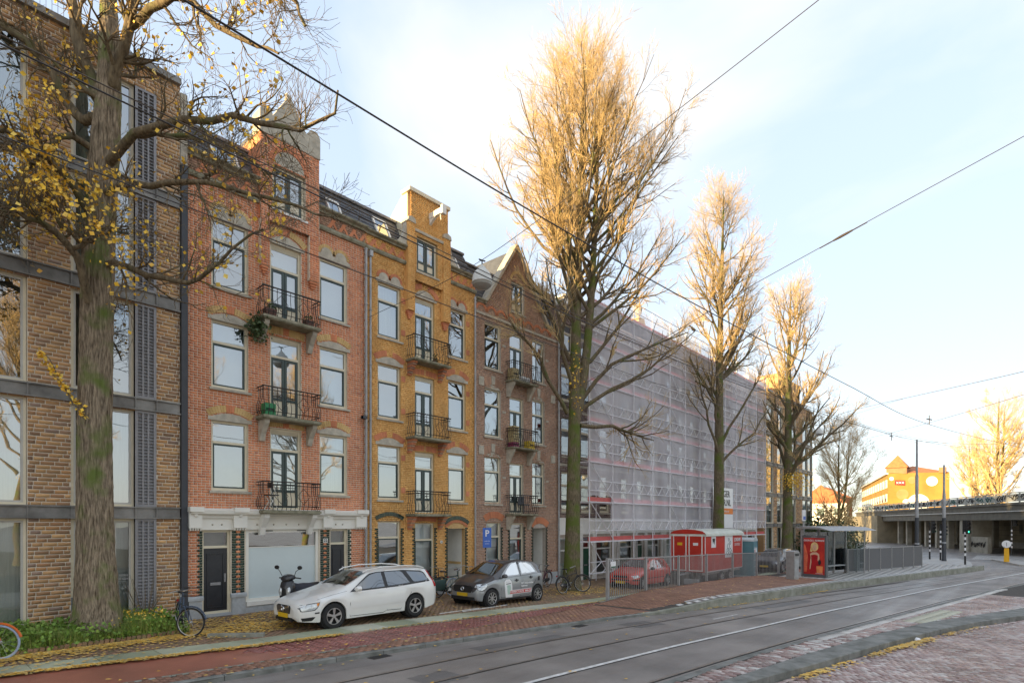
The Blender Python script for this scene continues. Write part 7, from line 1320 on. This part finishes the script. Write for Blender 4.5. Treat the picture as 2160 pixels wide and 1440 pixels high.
# ---- grass round the elm ----
gy0, gy1 = 14.95, 16.8; r = np.random.RandomState(3); MB().prism([(1.75,gy0),(4.75,gy0+.05),(4.85,gy1),(1.9,gy1)], -.02, .06, 'z').build('soil_bed', 'soil', None)['kind'] = 'structure'
n = 26000; px = r.uniform(1.7,4.95,n); py = r.uniform(gy0-.08,gy1,n)
hh = .13+.26*np.exp(-((px-2.4)**2/.5))*r.rand(n)+.40*np.exp(-((px-4.0)**2/.4))*r.rand(n)+.06*r.rand(n); an = r.uniform(0,2*pi,n); w_ = .006; le_ = r.uniform(.1,.6,n)*hh
V = np.stack([np.stack([px-w_*np.sin(an),py+w_*np.cos(an),np.full(n,.04)],1),np.stack([px+w_*np.sin(an),py-w_*np.cos(an),np.full(n,.04)],1),np.stack([px+le_*np.cos(an),py+le_*np.sin(an),.04+hh],1)],1).reshape(-1,3)
brickm('grass', [(.16,.27,.04),(.24,.36,.06),(.11,.19,.03),(.32,.38,.09),(.40,.36,.13)], rough=.7, bump=0)
tag(kind(mesh_obj('grass', V, np.arange(3*n).reshape(-1,3), 'grass'), 'stuff'), 'green grass tuft bed round the elm trunk', 'grass')
n = 9000; p = np.stack([r.uniform(1.55,4.95,n),r.uniform(gy0-.12,gy1,n),.08+.42*r.rand(n)**1.5],1); p[:,2] *= .55+.45*np.sin(p[:,0]*3+p[:,1]*2)**2; v, f = leaves_np(p, .085, r); brickm('weed', [(.15,.28,.035),(.24,.38,.06),(.10,.18,.03),(.30,.42,.07)], rough=.6, bump=.05); tag(kind(mesh_obj('weeds', v, f, 'weed'), 'stuff'), 'leafy green weeds among the grass under the elm', 'weeds')
n = 260; p = np.stack([r.uniform(3.4,4.7,n),r.uniform(gy0,gy1,n),.25+.35*r.rand(n)],1); v, f = leaves_np(p, .05, r); tag(kind(mesh_obj('yellow_flowers', v, f, 'leaf_yellow'), 'stuff'), 'small yellow flowers in the weeds right of the elm trunk', 'flowers')
BE = thing('bed_edging', 'row of dark upright edging bricks in front of the grass', 'edging', (3.2,gy0-.1,0), world=True)
for k in range(30): x = 1.8+k*.1; MB().box(-.04,.04,-.03,.03,-.02,.10).mv(Matrix.Translation((x,gy0-.07,.02)) @ Matrix.Rotation(.25+random.uniform(-.1,.1),4,'Y') @ Matrix.Rotation(.2,4,'X')).build('brick', 'walk_brick', BE)
BS = thing('bare_shrub', 'thin bare bush of brown stems in front of the block window', 'shrub', (4.45,16.35,0), world=True); M = MB()
for k in range(26): a, b = r.uniform(-.5,.5), r.uniform(-.35,.25); M.tube([(4.45,16.35,0),(4.45+a*.4,16.35+b*.4,.5),(4.45+a,16.35+b,.9+r.uniform(-.2,.5))], [.008,.006,.003], 4, False)
M.build('stems', 'twig_dark', BS)
# ---- fallen leaves ----
pts = []
def scat(n, x, y, sx_=None, sy_=None):
    for _ in range(n):
        px, py = (r.uniform(*x), r.uniform(*y)) if sx_ is None else (r.normal(x,sx_), r.normal(y,sy_)); pts.append((px,py))
def gz(x, y):
    if y > ip(SU,x): return low(x)+.008
    if y > ip(SLO,x): return low(x)+.02
    if y > ip(BL,x): return low(x)-.02
    if y > ip(KB,x): return (low(x)*.6+.014) if x < 16 else ptop(x)+.012
    if y > ip(SR,x): return rd(x)-.078
    if y > ip(KI,x): return rd(x)-.02
    if y > ip(KO,x): return rd(x)-.004
    return rd(x)-.143
for _ in range(2600): x = r.uniform(-1,7.4); pts.append((x, ip(SLO,x)-abs(r.normal(0,.09))-.01))
for _ in range(2400): x = r.uniform(.6,5.4); pts.append((x, gy0-.12-abs(r.normal(0,.30))))
scat(1500,(5.0,8.3),(13.6,16.7)); scat(700,6.2,14.6,.6,.5); scat(300,(1,5),(13.2,15)); scat(900,20.0,13.9,1.3,.8); scat(500,(9,24),(12.7,16.6)); scat(120,(2,16),(9.6,12)); scat(160,(17,30),(7.5,12)); scat(60,(4,20),(5,9))
for x, n_, s_ in ((11.4,60,.18),(12.0,90,.2),(13.0,40,.3),(14.6,70,.35),(16.0,260,.5),(16.8,220,.4),(18.8,60,.3),(20,40,.5)):
    for _ in range(n_): q = r.normal(x,s_); pts.append((q, ip(KO,q)-.06-abs(r.normal(0,.11))))
for _ in range(170): x = r.choice([18.6,20.4,22.2,26,27])+r.normal(0,.5); pts.append((x, ip(KB,x)-.05-abs(r.normal(0,.07))))
for _ in range(250): x = r.uniform(8,18); pts.append((x, ip(SLO,x)-abs(r.normal(0,.05))))
A = np.array(pts); zg_ = np.array([gz(x,y) for x,y in pts]); n = len(A); an = r.uniform(0,2*pi,n); s = r.uniform(.028,.055,n); tl_ = r.uniform(-.5,.5,(n,2)); V = []
for u_, v_ in ((-1,0),(0,.7),(1,0),(0,-.7)):
    dx = s*(u_*np.cos(an)-v_*np.sin(an)); dy = s*(u_*np.sin(an)+v_*np.cos(an)); V.append(np.stack([A[:,0]+dx,A[:,1]+dy,zg_+.008+np.abs(dx*tl_[:,0])+np.abs(dy*tl_[:,1])+.004*r.rand(n)],1))
tag(kind(mesh_obj('fallen_leaves', np.stack(V,1).reshape(-1,3), np.arange(4*n).reshape(-1,4), 'leaf_fallen'), 'stuff'), 'yellow fallen leaves strewn over pavement and kerbs', 'leaves')
tag(MB().ell([(16.9,1.95,rd(17)-.14,.01,.01),(16.95,1.95,rd(17)-.12,.06,.03),(17.03,1.96,rd(17)-.11,.09,.04),(17.1,1.98,rd(17)-.13,.04,.02)], 9).build('litter', 'decal_white', None, True), 'crumpled white litter lying by the right hand kerb', 'litter')
# ---- things on the balconies ----
pm('crate_green', (.03,.24,.09), .5, .1, 6); pm('pot_brown', (.12,.06,.045), .8, .2, 6); pm('crate_yellow', (.70,.48,.04), .5, .12, 8); pm('crate_tan', (.42,.33,.16), .6, .35, 12); pm('crate_purple', (.25,.03,.09), .5, .15, 8); pm('bag_white', (.6,.6,.58), .7, .2, 8)
def crate(name, lab, cat, x, y, z, w, d, h, m, group=None):
    o = thing(name, lab, cat, (x,y,z), 0, group); t_ = .025
    MB().box(-w/2,w/2,-d/2,d/2,0,t_).box(-w/2,w/2,-d/2,-d/2+t_,t_,h*.42).box(-w/2,w/2,-d/2,-d/2+t_,h*.6,h).box(-w/2,w/2,d/2-t_,d/2,t_,h).box(-w/2,-w/2+t_,-d/2+t_,d/2-t_,t_,h).box(w/2-t_,w/2,-d/2+t_,d/2-t_,t_,h).build('shell', m, o); MB().box(-w*.2,w*.2,-d/2-.006,-d/2,h*.45,h*.58).build('handle_slot', 'black_plastic', o)
crate('storage_crate', 'green box on the middle balcony of the red house', 'box', 7.74, 16.72, 5.83, .32, .28, .36, 'crate_green')
def pot(lab, x, y, z, w, d, h, leaf=None): o = thing('flower_pot', lab, 'pot', (x,y,z)); MB().prism([(-w/2*.85,0),(w/2*.85,0),(w/2,h),(-w/2,h)], -d/2, d/2).build('pot', 'pot_brown', o); return kind(mesh_obj('plant', *leaves_np(np.array([0,0,h+.08])+r.normal(size=(60,3))*np.array([w*.3,d*.3,.08]), .07, r), 'leaf_dark', o), 'stuff')
pot('brown planter at the left of the red house top balcony', 7.78,16.72,8.77,.34,.24,.24); pot('brown planter at the right of the red house top balcony', 9.0,16.7,8.77,.28,.24,.2); pot('small dark pot on the yellow house top balcony', 14.2,16.75,8.7,.16,.16,.14)
o = thing('hanging_plant', 'green plant trailing from the top balcony corner of the red house', 'plant', (7.44,16.75,8.4)); kind(mesh_obj('foliage', *leaves_np(r.normal(size=(420,3))*np.array([.13,.12,.17]), .10, r), 'leaf_dark', o), 'stuff')
o = thing('folding_chair', 'white folding chair on the lowest balcony of the red house', 'chair', (7.8,16.72,3.03)); MB().tube([(-.15,-.12,0),(.12,-.12,.45),(.0,-.12,.8)], .012, 5).tube([(-.15,.12,0),(.12,.12,.45),(0,.12,.8)], .012, 5).tube([(.2,-.12,0),(-.12,-.12,.45)], .012, 5).tube([(.2,.12,0),(-.12,.12,.45)], .012, 5).build('frame', 'white', o); MB().box(-.14,.2,-.14,.14,.43,.46).build('seat', 'black_plastic', o); MB().box(-.03,.01,-.14,.14,.66,.82).build('backrest', 'black_plastic', o)
for k in range(3): crate('bottle_crate', ['yellow black bottle crate at the bottom of the stack on the brown house middle balcony','yellow black bottle crate in the middle of the stack on the brown house balcony','yellow black bottle crate topmost of the stack on the brown house balcony'][k], 'crate', 18.72, 16.75, 6.2+k*.24, .36, .32, .22, 'crate_tan', 'stacked crates on the brown house')
crate('bottle_crate', 'purple crate under the stack on the brown house middle balcony', 'crate', 18.72,16.75,5.985,.38,.32,.2,'crate_purple'); crate('bottle_crate','bright yellow crate at the right of the brown house middle balcony','crate',19.8,16.75,5.985,.4,.3,.36,'crate_yellow')
crate('bottle_crate','tan crate on the top balcony of the brown house','crate',18.7,16.75,8.93,.4,.32,.5,'crate_tan'); o = thing('plastic_bags', 'heap of white plastic bags on the brown house top balcony', 'bags', (19.4,16.75,8.93)); kind(MB().ell([(-.35,0,.1,.02,.02),(-.25,0,.14,.16,.14),(0,0,.15,.18,.15),(.1,0,.12,.1,.09),(.25,0,.15,.17,.14),(.4,0,.1,.02,.02)], 9).build('bag', 'bag_white', o), 'stuff')
o = thing('balcony_chair', 'dark chair on the lowest balcony of the brown house', 'chair', (19.4,16.75,3.06)); MB().box(-.2,.2,-.18,.18,.38,.42).build('seat', 'pipe_dark', o); MB().box(-.2,.2,.15,.18,.42,.78).build('backrest', 'pipe_dark', o)
for a in (-.17,.17):
    for b in (-.15,.15): MB().tube([(a,b,0),(a,b,.38)], .012, 5).build('leg', 'pipe_dark', o)
# ---- magpie in the tall tree ----
o = thing('magpie', 'dark bird perched on a thin branch against the sky', 'bird', (25.35,11.45,11.62), rad(150)); pm('feather', (.02,.02,.025), .5, .3, 10)
MB().ell([(-.42,0,-.08,.006,.004),(-.12,0,-.0,.03,.012),(-.1,0,.0,.05,.05),(0,0,.04,.07,.07),(.08,0,.09,.06,.06),(.12,0,.13,.035,.04),(.16,0,.16,.04,.04),(.2,0,.155,.025,.025),(.26,0,.14,.004,.004)], 10).build('body', 'feather', o, True); MB().ell([(-.05,-.06,.02,.006,.03),(.02,-.07,.03,.01,.04),(.06,-.06,.04,.004,.02)], 8).build('wing_patch', 'decal_white', o)
for y in (-.02,.02): MB().tube([(.0,y,-.02),(.01,y,-.09)], .005, 4).build('leg', 'feather', o)
